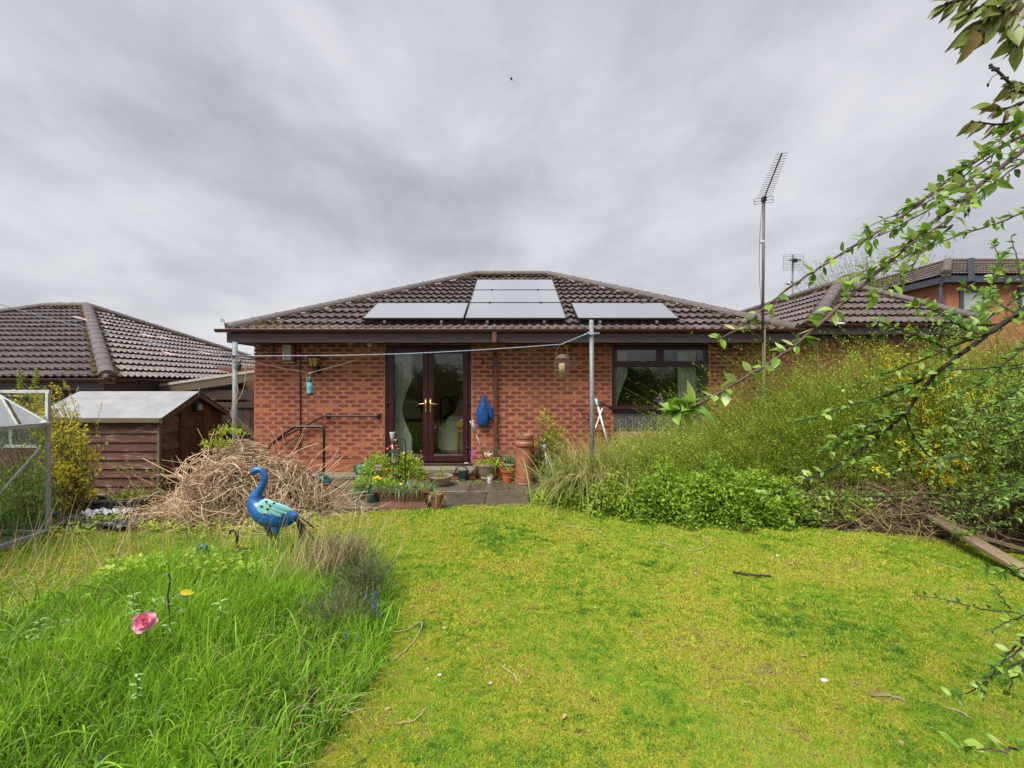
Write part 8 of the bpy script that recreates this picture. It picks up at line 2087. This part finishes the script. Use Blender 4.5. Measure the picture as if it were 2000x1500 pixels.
mb = MB(); mb.tube([c+Vector((.10,0,.04)), c+Vector((.17,0,.1)), c+Vector((.24,0,.19))], [.02, .015, .011], 8); mb.build('spout', M['teal'], wg, smooth=True)
wf_ = root('fallen_watering_can', P(635, 940, 6.5), 'teal green watering can lying on its side against the heap', 'watering can'); a, b_ = P(617, 927, 6.45), P(644, 946, 6.35); d = b_-a
mb = MB(); mb.tube([a, a+d*.12, a+d*.5, a+d*.85, a+d], [.045, .085, .095, .07, .03], 14, squash=(1, .8)); mb.build('tank', M['teal'], wf_, smooth=True)
mb = MB(); mb.tube([a+d*.95, P(655, 951, 6.3), P(664, 955, 6.3)], [.022, .014, .010], 8); mb.build('spout', M['blackplastic'], wf_, smooth=True)
mb = MB(); mb.tube(catmull([a+Vector((.03,-.05,.08)), a+d*.4+Vector((.02,-.08,.10)), a+d*.8+Vector((.01,-.05,.07))], 5), .010, 6); mb.build('handle', M['teal'], wf_, smooth=True)
# beige pot with flowers
c = (wx(951, 7.72), 7.75, .02); bg2 = round_pot('beige_flower_pot', 'large beige ribbed pot of flowers right of the french doors', c, [(0, .001), (.095, .001), (.11, .03), (.10, .05), (.13, .10), (.172, .21), (.178, .235), (.195, .24), (.195, .275), (.175, .275), (.165, .2)], M['beigepot'])
blades_on(bg2, (c[0], 7.72, .25), .15, .12, 190, .22, .014, 'f_bright', .7, .8, (.1, .9)); leafy_lump('foliage', None, (c[0]+.1, 7.7, .24), (.14, .12, .16), 240, .05, .024, 'f_bright', .2, 1, bg2, shell=.2)
for _ in range(16): q = P(925+random.gauss(0, 3.5), 885+random.gauss(0, 3.5), 7.62); bloom(bg2, q, .014, M['petal_m'], 4)
for _ in range(14): q = P(954+random.gauss(0, 3.5), 887+random.gauss(0, 3.0), 7.6); bloom(bg2, q, .016, M['petal_w'], 4)
stems_from(bg2, (c[0]+.1, 7.8, .25), (c[0]+.12, 7.85, .3), (.25, .1, .42), 46, .0022, 'f_twig'); leafy_lump('foliage', None, (c[0]+.12, 7.85, .42), (.24, .1, .2), 260, .022, .008, 'f_lav', .2, 1, bg2, shell=.1)
cu_ = root('printed_cup', (wx(957, 7.6), 7.55, .01), 'small white cup with a pink print holding a seedling', 'cup'); c = (wx(957, 7.5), 7.5, .012)
mb = MB(); mb.lathe([(0, 0), (.036, 0), (.044, .10), (.046, .105), (.042, .105), (.04, .08)], c, 18); mb.build('cup', M['white'], cu_); mb = MB()
for (dx, dz) in ((0, .05), (.012, .06), (-.01, .04), (.005, .035)): mb.ball((c[0]+dx, c[1]-.040, c[2]+dz), (.012, .003, .010), 8, 4)
mb.build('print', M['petal_m'], cu_); leafy_lump('foliage', None, (c[0], c[1], .10), (.05, .05, .06), 40, .04, .014, 'f_bright', .3, 1, cu_, shell=.1)
c = atpx(991, 941); op = round_pot('orange_pot', 'orange plastic pot with a drooping daffodil beside the chimney pot', c, potprof(.072, .098, .20), M['orangepot']); blades_on(op, (c[0], c[1], .18), .06, .06, 34, .25, .010, 'f_bright', .6, 1.0, (.1, .8)); blades_on(op, (c[0], c[1]-.05, .18), .03, .02, 6, .25, .010, 'f_straw', .4, 1.7, (.5, 1))
for (u, v) in ((985, 897), (982, 904)): bloom(op, P(u, v, 7.4), .016, M['petal_o'], 5)
mb = MB(); mb.tube(catmull([(c[0], c[1], .18), P(984, 910, 7.45), P(985, 899, 7.4)], 4), .004, 5); mb.build('stem', M['stem_green'], op)
# chimney pot
c = (wx(1024, 7.45), 7.46, .012); cpz = lambda v: wz(v, 7.46)-.012
cpo = round_pot('chimney_pot', 'tall old clay chimney pot with dead stalks standing on the patio', c, [(0, 0), (.158, 0), (.158, .02), (.150, .03), (.147, cpz(932)), (.152, cpz(931)), (.146, cpz(929)), (.135, cpz(873)), (.158, cpz(869)), (.158, cpz(864)), (.136, cpz(861)), (.134, cpz(857)), (.148, cpz(855)), (.146, cpz(849)), (.118, cpz(849)), (.115, cpz(856))], M['terracotta_old'], n=32)
blades_on(cpo, (c[0], c[1], cpz(852)), .1, .1, 60, .17, .006, 'f_dry', .6, .5, (.2, 1)); blades_on(cpo, (c[0]+.04, c[1]-.1, cpz(850)), .05, .03, 14, .16, .008, 'f_dry', .4, 2.0, (.6, 1))
c = (wx(999, 7.85), 7.86, .012); p2 = round_pot('mossy_beige_pot', 'beige pot with spiky leaves half hidden behind the orange pot', c, potprof(.10, .15, .27), M['beigepot']); blades_on(p2, (c[0], c[1], .25), .1, .1, 90, .38, .015, 'f_glaucous', .6, .6, (0, .6))
c = (wx(1070, 7.1), 7.12, .012); p3 = round_pot('beige_bowl', 'low beige bowl at the foot of the shrub beside the chimney pot', c, potprof(.11, .15, .15), M['beigepot']); blades_on(p3, (c[0], c[1], .13), .1, .1, 120, .22, .008, 'f_glaucous', .9, .8, (0, .7))
sr = root('strap_leaved_plant', (wx(1052, 7.7), 7.7, 0), 'dark strap leaved plant between chimney pot and yellow green shrub', 'plant'); blades_on(sr, (wx(1052, 7.7), 7.7, .0), .14, .12, 210, .85, .020, 'f_dark', .22, .45, (.2, 1))
ys = root('yellow_green_shrub', (wx(1075, 7.6), 7.6, 0), 'leafy yellow green shrub against the wall under the seed feeder', 'shrub')
stems_from(ys, (wx(1072, 7.6), 7.6, 0), (wx(1074, 7.6), 7.6, .55), (.34, .2, .62), 40, .006, 'f_twig')
leafy_lump('foliage', None, (wx(1078, 7.6), 7.6, .55), (.30, .2, .48), 420, .055, .034, 'f_forsy', .1, 1, ys, shell=.15); leafy_lump('foliage', None, (wx(1066, 7.6), 7.6, .95), (.16, .12, .30), 90, .05, .034, 'f_forsy', .3, 1, ys, shell=.1); leafy_lump('foliage', None, (wx(1085, 7.5), 7.5, .2), (.32, .2, .5), 520, .05, .03, 'f_bright', 0, .8, ys, shell=.15)
weeds('weeds', 'little weeds sprouting between the paving slabs', [(-.6, 6.9), (.2, 6.88), (.2, 6.94), (-.6, 6.96)], 60, .022, .014, 'f_bright', 0, .02)
weeds('weeds', 'seedlings at the foot of the pots on the patio', [(-.9, 7.4), (.2, 7.3), (.2, 7.6), (-.9, 7.6)], 170, .03, .018, 'f_bright', 0, .05)
# mop / brush handles and black basket behind the right post
mp_ = root('mop_handle', P(1187, 862, 6.9), 'white and turquoise mop handle leaning beside the right washing post', 'mop'); mb = MB(); mb.tube([P(1187, 866, 6.75), P(1168, 795, 7.0)], .016, 8); mb.build('handle', M['white'], mp_, smooth=True); mb = MB(); mb.tube([P(1168, 796, 7.0), P(1163.5, 779, 7.05)], [.019, .021], 8); mb.build('grip', M['mint'] if 'mint' in M else M.setdefault('mint', pm('mint grip', (.35, .62, .58), None, 5, .4, 0)), mp_, smooth=True)
m2_ = root('thin_pole', P(1165, 833, 7.1), 'thin white pole crossing behind the mop handle', 'pole'); mb = MB(); mb.tube([P(1163, 836, 7.1), P(1176, 798, 7.3)], .011, 8); mb.build('pole', M['white'], m2_)
hb = root('wire_basket', P(1160, 790, 7.9), 'black wire hanging basket frame against the wall behind the right post', 'basket'); c = P(1161, 792, 7.85); mb = MB()
for k in range(7):
    a = math.pi*k/6; mb.tube([c+Vector((.26*math.cos(a)*math.cos(p_), .10*math.sin(a)*math.cos(p_)-.0, -.28*math.sin(p_))) for p_ in np.linspace(0, math.pi/2, 7)], .004, 4)
for p_ in (0, .5, 1.0): mb.tube([c+Vector((.26*math.cos(p_)*math.cos(a), .10*math.cos(p_)*math.sin(a), -.28*math.sin(p_))) for a in np.linspace(0, 2*math.pi, 20)], .005, 4)
mb.build('wire', M['blackmetal'], hb); mb = MB(); mb.tube([P(1166, 783, 7.9), P(1194, 797, 7.6)], [.012, .03], 8); mb.build('bristle_bar', M['blackplastic'], hb)
pk2 = P(1107, 905, 6.4); 
st_ = root('garden_cane', (wx(1082, 6.35), 6.35, 0), 'thin grey wire stake bending at the left end of the green shrub', 'stake'); mb = MB(); mb.tube(catmull([P(1074, 890, 6.5), P(1080, 925, 6.4), P(1084, 960, 6.3), P(1087, 988, 6.25)], 5), .007, 6); mb.build('wire', M['galv'], st_)
# insect hovering in front of the sky
ic = P(998.5, 153.5, 1.3); ins = root('flying_insect', ic, 'tiny dark flying insect against the grey sky', 'insect')
mb = MB(); mt = Matrix.Translation(ic) @ Matrix.Rotation(R(-25), 4, 'Y'); mb.ball((0,0,0), (.0032, .0032, .0048), 10, 8, mat=mt); mb.build('body', M['blackmetal'], ins, smooth=True)
for q_ in (Vector((-.001, .002, .009)), Vector((.006, 0, -.007))):
    mb = MB(); mb.tube([ic, ic+q_], [.0012, .0004], 4); mb.build('wing', M['frost'], ins)
# ------------------------------------------------------------------ near branches reaching in from the right
co = root('cotoneaster_shrub', (2.35, 1.35, 0), 'arching leafy cotoneaster branches sweeping across the right side close to the viewer', 'shrub')
LV = [leaf_mesh('leaf', 1.0, w, M['f_coton'], fo, cu_, tint=ti) for w, fo, cu_, ti in ((.56, .22, .18, .45), (.46, .35, .35, .7), (.52, .15, -.15, .95), (.44, .45, .5, .2))]
leaves = []      # (apparent size, mesh, p, d, n, s)
def add_leaf(p, d, n_, s):
    leaves.append((s/max(.3, (Vector(p)-Vector((0,0,CAM_H))).length), random.choice(LV), Vector(p), Vector(d), Vector(n_), s))
def branch(pts, r0, r1, ls, gap, cl=3, mat='bark', spread=.9, parent=co, t0=0.0, leafed=1.0, tipn=4):
    """pts: from the tip to the root, (u, v, y)."""
    c = catmull([P(*q) for q in pts], 7)
    c = [p+Vector((random.gauss(0, .0006), random.gauss(0, .003), random.gauss(0, .0006)))*(ls/.03) for p in c]
    n = len(c); mb = MB(); mb.tube(c, [r0+(r1-r0)*(i/(n-1)) for i in range(n)], 7); mb.build('branch', M[mat], parent, smooth=True)
    acc = 0; tot = sum((c[i+1]-c[i]).length for i in range(n-1)); s_ = 0; nxt = 0.0
    for i in range(n-1):
        seg = c[i+1]-c[i]; L = seg.length; d = -seg.normalized()
        while nxt <= s_+L:
            p = c[i]+seg*((nxt-s_)/max(L, 1e-6))
            if nxt/tot >= t0 and random.random() < leafed:
                k = cl if nxt > 0 else cl+tipn
                for _ in range(random.randint(max(1, k-1), k+1)):
                    side = Vector((random.gauss(0, 1), random.gauss(0, 1), random.gauss(.35, .8))); side = (side-d*side.dot(d)).normalized()
                    ld = (side*spread+d*random.uniform(.1, .9)).normalized()
                    nn = Vector((random.gauss(0, .5), random.gauss(-.25, .5), 1)); add_leaf(p+ld*.003, ld, nn, ls*random.uniform(.55, 1.2))
            nxt += gap*random.uniform(.7, 1.35)
        s_ += L
# two long branches crossing the sky
branch([(1318,800,.95),(1345,797,.95),(1400,770,.96),(1480,722,.98),(1548,678,1.0),(1612,622,1.02),(1685,556,1.04),(1760,490,1.06),(1830,428,1.08),(1905,368,1.10),(2000,292,1.13),(2130,200,1.2),(2500,140,1.4)], .0020, .0062, .033, .038, 3)
branch([(1408,660,1.05),(1445,640,1.05),(1490,603,1.06),(1545,560,1.08),(1605,520,1.10),(1665,482,1.12),(1722,448,1.14),(1790,402,1.16),(1862,345,1.18),(1930,300,1.2),(2010,258,1.24),(2150,190,1.3),(2480,150,1.45)], .0016, .0054, .028, .036, 3)
branch([(1330,806,.95),(1342,800,.95),(1365,790,.96)], .0012, .002, .046, .012, 3, tipn=6)
# leafy side shoots, dense where the two cross
for pts in ([(1690,470,1.1),(1730,455,1.1),(1775,430,1.12),(1830,400,1.12),(1900,345,1.13)], [(1660,545,1.02),(1720,512,1.04),(1790,468,1.05),(1850,430,1.06),(1900,385,1.08)], [(1720,575,1.02),(1770,530,1.04),(1815,480,1.06),(1860,440,1.08)],
            [(1880,330,1.15),(1930,290,1.15),(1990,240,1.17),(2050,200,1.2)], [(1900,400,1.08),(1950,350,1.1),(2010,310,1.12)], [(1780,400,1.14),(1840,372,1.15),(1900,330,1.16),(1970,280,1.18)]):
    branch(pts, .0011, .0026, .032, .022, 3)
branch([(1699,442,1.7),(1735,425,1.7),(1780,410,1.68),(1830,384,1.65),(1890,352,1.6),(1960,310,1.55)], .0014, .004, .030, .05, 4)
branch([(1735,520,1.7),(1790,492,1.7),(1850,468,1.7),(1910,448,1.7),(1960,432,1.7),(2010,412,1.7),(2150,380,1.7),(2500,420,1.6)], .0014, .0048, .034, .038, 4)
branch([(1937,475,2.2),(1950,500,2.2),(1962,540,2.2),(1985,590,2.2),(2040,650,2.2)], .0016, .004, .026, .03, 4)
branch([(1975,462,2.2),(1985,500,2.2),(2000,560,2.2),(2040,620,2.2)], .0016, .004, .026, .03, 4)
# big lower branch with side twigs
branch([(1500,968,1.5),(1530,958,1.5),(1585,932,1.5),(1640,905,1.5),(1690,872,1.5),(1735,838,1.48),(1768,806,1.46),(1800,765,1.44),(1830,728,1.42),(1880,690,1.4),(1940,645,1.38),(1990,612,1.36),(2060,570,1.34),(2200,520,1.35),(2480,560,1.4)], .0020, .0095, .032, .029, 4, 'bark_dark')
for pts, ls in (([(1712,628,1.5),(1745,640,1.48),(1790,655,1.46),(1830,672,1.44),(1868,695,1.42)], .036), ([(1790,602,1.4),(1830,608,1.4),(1862,628,1.4),(1895,650,1.4),(1915,662,1.39)], .040), ([(1722,732,1.46),(1770,715,1.44),(1820,695,1.43),(1870,672,1.42),(1900,662,1.4)], .036),
        ([(1552,826,1.5),(1600,812,1.5),(1650,795,1.5),(1700,782,1.49),(1750,765,1.48),(1800,742,1.46)], .032), ([(1700,788,1.5),(1740,770,1.48),(1780,748,1.46),(1806,738,1.45)], .038), ([(1640,862,1.5),(1670,845,1.5),(1710,825,1.49),(1745,812,1.48)], .046),
        ([(1620,880,1.5),(1650,862,1.5),(1690,850,1.5),(1720,842,1.49)], .044), ([(1860,925,1.6),(1835,908,1.58),(1805,880,1.54),(1780,845,1.5),(1768,812,1.46)], .026), ([(1955,500,1.9),(1935,560,1.8),(1915,610,1.6),(1905,650,1.45)], .036)):
    branch(pts, .0013, .0034, ls*.85, .020, 3, 'bark_dark')
for pts, ls in (([(1690,905,2.0),(1750,882,2.0),(1820,850,2.0),(1890,812,1.95),(1960,780,1.9),(2030,742,1.9),(2200,690,1.9),(2480,700,1.7)], .038), ([(1820,800,2.2),(1870,770,2.2),(1930,735,2.1),(2000,715,2.0),(2100,690,2.0)], .034), ([(1555,964,2.1),(1610,968,2.1),(1690,970,2.1),(1770,968,2.1),(1850,962,2.05),(1930,948,2.0),(2010,930,2.0),(2200,860,1.9)], .030),
        ([(1700,932,2.1),(1760,915,2.1),(1830,900,2.0),(1900,885,2.0),(1980,862,1.9),(2080,830,1.9)], .032), ([(1650,760,1.9),(1720,742,1.9),(1800,728,1.9),(1880,722,1.85),(1960,716,1.8),(2040,705,1.8)], .030), ([(1870,870,1.8),(1920,850,1.8),(1970,830,1.8),(2030,800,1.8)], .036),
        ([(1840,985,2.2),(1900,965,2.2),(1950,955,2.2),(2020,930,2.2)], .032), ([(1860,1010,2.3),(1920,1000,2.3),(1980,975,2.3),(2040,960,2.3)], .034), ([(1880,1045,2.4),(1930,1030,2.4),(1990,1010,2.4),(2060,980,2.4)], .034), ([(1780,600,2.0),(1840,640,2.0),(1900,640,2.0),(1960,600,1.9),(2030,560,1.9)], .03),
        ([(1880,560,1.9),(1920,575,1.9),(1960,600,1.8),(2010,630,1.7)], .034), ([(1900,760,1.7),(1935,735,1.7),(1975,700,1.7),(2020,660,1.7)], .036), ([(1790,1163,1.9),(1830,1168,1.9),(1875,1178,1.9),(1920,1190,1.9),(1970,1195,1.88),(2030,1190,1.85),(2200,1120,1.8)], .026),
        ([(1935,1112,1.7),(1960,1118,1.7),(1990,1112,1.7),(2040,1100,1.7)], .036), ([(1945,1145,1.9),(1958,1170,1.88),(1975,1190,1.86)], .03), ([(1940,1230,1.7),(1965,1215,1.7),(1995,1205,1.7),(2040,1190,1.7)], .03), ([(1860,1360,1.5),(1895,1352,1.5),(1930,1330,1.5),(1965,1305,1.5),(2020,1280,1.5)], .032),
        ([(1915,1345,1.45),(1945,1310,1.45),(1975,1270,1.45),(2010,1240,1.45)], .034), ([(1950,1300,1.4),(1975,1285,1.4),(2000,1260,1.4),(2040,1230,1.4)], .036), ([(1970,1350,1.4),(1985,1320,1.4),(2010,1290,1.4)], .036)):
    branch(pts, .0012, .0034, ls*.85, .021, 3, 'bark_dark')
branch([(1880,1462,.95),(1905,1460,.95),(1940,1464,.95),(1985,1462,.95),(2060,1440,.98)], .0010, .003, .038, .04, 2, tipn=1)
# trunks outside the frame that carry them all
for (x, y, pts) in ((2.35, 1.35, [(0,0,0), (.02,.02,.8), (-.03,0,1.6), (-.1,-.05,2.25), (-.25,-.05,2.4)]), (2.4, 1.45, [(0,0,0), (-.05,.05,.7), (-.1,.03,1.4), (-.35,-.02,1.9)]), (2.5, 1.6, [(0,0,0), (-.02,.08,.6), (-.15,.1,1.1), (-.4,.15,1.5)]), (2.75, 1.5, [(0,0,0), (0,.1,.4), (-.15,.2,.8), (-.25,.3,1.1)])):
    mb = MB(); c = catmull([Vector((x, y, 0))+Vector(q) for q in pts], 6); n = len(c); mb.tube(c, [.03-.018*i/(n-1) for i in range(n)], 9); mb.build('trunk', M['bark_dark'], co, smooth=True)
nvis = [l for l in leaves]
nvis.sort(key=lambda l: -(l[0] if (0 < 1000+900*l[2].x/max(.1, l[2].y) < 2010) else l[0]*.05))
for (a_, me, p, d, n_, s) in nvis[:300]: place_leaf(me, co, p, d, n_, s)
V = []; F = []; TT = []; MI = None
for (a_, me, p, d, n_, s) in nvis[300:]:
    d = d.normalized(); n_ = (n_-d*n_.dot(d)).normalized(); x = d.cross(n_); b0 = len(V); tv = random.random()
    for vtx in me.vertices:
        q = vtx.co; V.append(p+(x*q.x+d*q.y+n_*q.z)*s); TT.append(tv)
    for pl_ in me.polygons: F.append([b0+i for i in pl_.vertices])
np_mesh('leaf', np.array([tuple(v) for v in V]), np.array(F), M['f_coton'], co, np.array(TT), kind='stuff', smooth=True)

# cherry tree, its outer twigs at the top right
cy = root('cherry_tree', (3.4, 1.9, 0), 'cherry tree twigs with bronze green leaves in the top right corner', 'tree')
CL = [leaf_mesh('leaf', 1.0, w, M['f_cherry'], .3, cu_, tint=ti) for w, cu_, ti in ((.40, .3, .7), (.36, .5, .3), (.42, .15, .95))]
def cherry(pts, r0, r1, ls, gap, t0=0):
    c = catmull([P(*q) for q in pts], 6); n = len(c); mb = MB(); mb.tube(c, [r0+(r1-r0)*i/(n-1) for i in range(n)], 6); mb.build('branch', M['bark_dark'], cy, smooth=True)
    i = t0
    while i < n-1:
        seg = (c[i]-c[i+1]).normalized()
        for _ in range(2):
            d = Vector((random.gauss(-.35, .4), random.gauss(0, .3), random.gauss(-.55, .4)))+seg*.5
            place_leaf(random.choice(CL), cy, c[i], d, (random.gauss(0, .5), -1, random.gauss(.3, .4)), ls*.8*random.uniform(.65, 1.15))
        if random.random() < .6:
            m2 = MB(); m2.ball(c[i], .0045, 6, 4); m2.build('bud', M['bark_dark'], cy)
        i += gap
y_ = 1.0
for pts, ls, g_ in (([(1848,8,y_),(1868,2,y_),(1895,-6,y_),(1930,-20,y_)], .05, 3), ([(1910,60,y_),(1930,38,y_),(1948,20,y_),(1975,5,y_),(2010,-20,y_)], .085, 3), ([(1938,50,y_),(1955,25,y_),(1975,8,y_),(2005,-15,y_)], .080, 3), ([(1975,50,y_),(1985,30,y_),(2000,10,y_),(2030,-10,y_)], .075, 3), ([(1890,25,y_),(1920,10,y_),(1950,-5,y_),(1990,-25,y_)], .065, 3), ([(1985,90,y_),(2000,60,y_),(2020,30,y_)], .07, 4),
                    ([(1898,238,1.25),(1920,240,1.25),(1945,243,1.25),(1975,240,1.25),(2010,228,1.25)], .058, 4), ([(1940,205,1.25),(1960,212,1.25),(1985,205,1.25),(2020,190,1.25)], .062, 3), ([(1965,250,1.25),(1985,240,1.25),(2010,225,1.25)], .055, 3), ([(1970,175,1.25),(1990,180,1.25),(2020,175,1.25)], .05, 3), ([(1985,160,1.25),(2000,165,1.25),(2030,165,1.25)], .05, 3)):
    cherry(pts, .0016, .004, ls, g_)
c = catmull([P(*q) for q in ((1932,133,1.25),(1940,132,1.25),(1955,145,1.25),(1970,160,1.25),(1990,176,1.25),(2020,195,1.25))], 5); mb = MB(); mb.tube(c, [.0022]+[.0035]*(len(c)-2)+[.005], 7)
for i in range(2, len(c), 3): mb.ball(c[i]+Vector((0, 0, .006*(-1)**i)), (.006, .004, .005), 6, 4)
mb.tube([c[9], c[9]+Vector((-.02, 0, -.012)), c[9]+Vector((-.03, 0, -.03))], [.0012, .001, .0012], 4); mb.ball(c[9]+Vector((-.031, 0, -.033)), (.003, .003, .006), 6, 4); mb.build('bare_twig', M['bark_dark'], cy, smooth=True)
mb = MB(); mb.tube(catmull([(3.4,1.9,-.1), (3.35,1.85,1.5), (3.1,1.7,2.6), (2.5,1.5,3.1), (1.7,1.25,2.95), (P(2020,-20,1.0).x, 1.0, P(0,-30,1.0).z)], 6), [.10]*8+[.06]*8+[.03]*8+[.012]*7, 10); mb.tube(catmull([(3.1,1.7,2.5), (2.4,1.5,2.6), (1.9,1.35,2.5), tuple(P(2020,190,1.25))], 5), [.03]*8+[.008]*8, 8)
mb.build('trunk', M['bark_dark'], cy, smooth=True)

# pale sparse tree beyond the garage
ft = root('sparse_tree', (19, 25, 0), 'pale sparse spring tree rising behind the garage roof', 'tree')
def sparse():
    c0 = np.array(tuple(P(1715, 560, 25))); n = 420; k = 9
    a = rng.uniform(0, 2*np.pi, n); o_ = rng.uniform(0, 1, n)**.6*4.4; tip = c0+np.stack([np.cos(a)*o_*1.05, np.sin(a)*o_*.6, rng.uniform(-1.2, 2.2, n)*(1-.35*(o_/4.4)**2)], 1)
    b_ = np.array([c0[0], c0[1], c0[2]-3.0])+rng.normal(0, .15, (n, 3)); t_ = np.linspace(0, 1, k)[None, :, None]; mid = b_*.5+tip*.5; mid[:, 2] -= .6; mid[:, 0] = mid[:, 0]
    path = b_[:, None]*(1-t_)**2+2*mid[:, None]*t_*(1-t_)+tip[:, None]*t_**2+rng.normal(0, .04, (n, k, 3))
    polytubes(path, .022*(1-.85*t_[..., 0])*rng.uniform(.5, 1.2, (n, 1)), 'limb', M['f_twig'], ft, 'stuff', rng.uniform(.1, .5, n))
    m = 9000; i = rng.integers(0, n, m); s_ = rng.uniform(.45, 1, m)*(k-1); j = np.minimum(s_.astype(int), k-2); fr = (s_-j)[:, None]; p0 = path[i, j]*(1-fr)+path[i, j+1]*fr+rng.normal(0, .10, (m, 3))
    V, F, idx = leafquads(p0, rnd_dirs(m), rnd_dirs(m), rng.uniform(.06, .13, m), .05, .1); np_mesh('crown', V, F, M['f_forsy'], ft, rng.uniform(0, .8, m)[idx], kind='stuff')
    mb = MB(); mb.tube([(c0[0], c0[1], -.5), (c0[0]+.1, c0[1], 2), (c0[0], c0[1], c0[2]-2.6)], [.28, .22, .12], 10); mb.build('trunk', M['bark_dark'], ft, smooth=True)
sparse()
# faint bare tree beyond the left roof
bt = root('bare_tree', (-15, 26, 0), 'faint bare treetop just showing behind the left neighbour roof', 'tree')
c0 = np.array(tuple(P(478, 712, 27))); n = 150; k = 7; tip = c0+rng.normal(0, 1, (n, 3))*np.array([1.1, .8, .35])+np.array([0, 0, .2]); b_ = c0+np.array([0, 0, -2.2])+rng.normal(0, .1, (n, 3)); t_ = np.linspace(0, 1, k)[None, :, None]
path = b_[:, None]*(1-t_)+tip[:, None]*t_+rng.normal(0, .05, (n, k, 3)); polytubes(path, .02*(1-.85*t_[..., 0])*np.ones((n, 1)), 'crown', M['f_twig'], bt, 'stuff', rng.uniform(.1, .6, n))
mb = MB(); mb.tube([(c0[0], c0[1], -.5), (c0[0], c0[1], c0[2]-2.0)], [.22, .1], 8); mb.build('trunk', M['bark_dark'], bt)

# ------------------------------------------------------------------ the hedge and trees behind the viewpoint (seen mirrored in the windows)
def hedge_clump(name, lab, c, r, n, L, mat, t0, t1, cat='tree'):
    h_ = root(name, (c[0], c[1], 0), lab, cat); leafy_lump('crown', None, c, r, n*2, L, L*.5, mat, t0, t1, h_, shell=.35)
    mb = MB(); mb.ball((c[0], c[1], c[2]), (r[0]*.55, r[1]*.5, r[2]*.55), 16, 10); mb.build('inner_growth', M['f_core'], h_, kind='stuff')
    for k in range(3): 
        mb = MB(); mb.tube([(c[0]+.2*k-.2, c[1], -.05), (c[0]+.3*k-.3, c[1], c[2]+r[2]*.3)], [.08, .03], 7); mb.build('trunk', M['bark_dark'], h_)
for i, x in enumerate((-9, -6.2, -3.4, -.4, 2.6, 5.6, 8.6)):
    hedge_clump('hedge_shrub', ('dark evergreen boundary shrub behind the viewpoint, ' + ('leftmost', 'second', 'third', 'middle', 'fifth', 'sixth', 'rightmost')[i] + ' of the row from the left'), (x, -5.0+.3*math.sin(x), .9), (1.7, .9, 1.7+.35*math.sin(x*1.7)), 2600, .14, 'f_dark' if i % 2 else 'f_brush_dk', 0, 1, 'shrub')
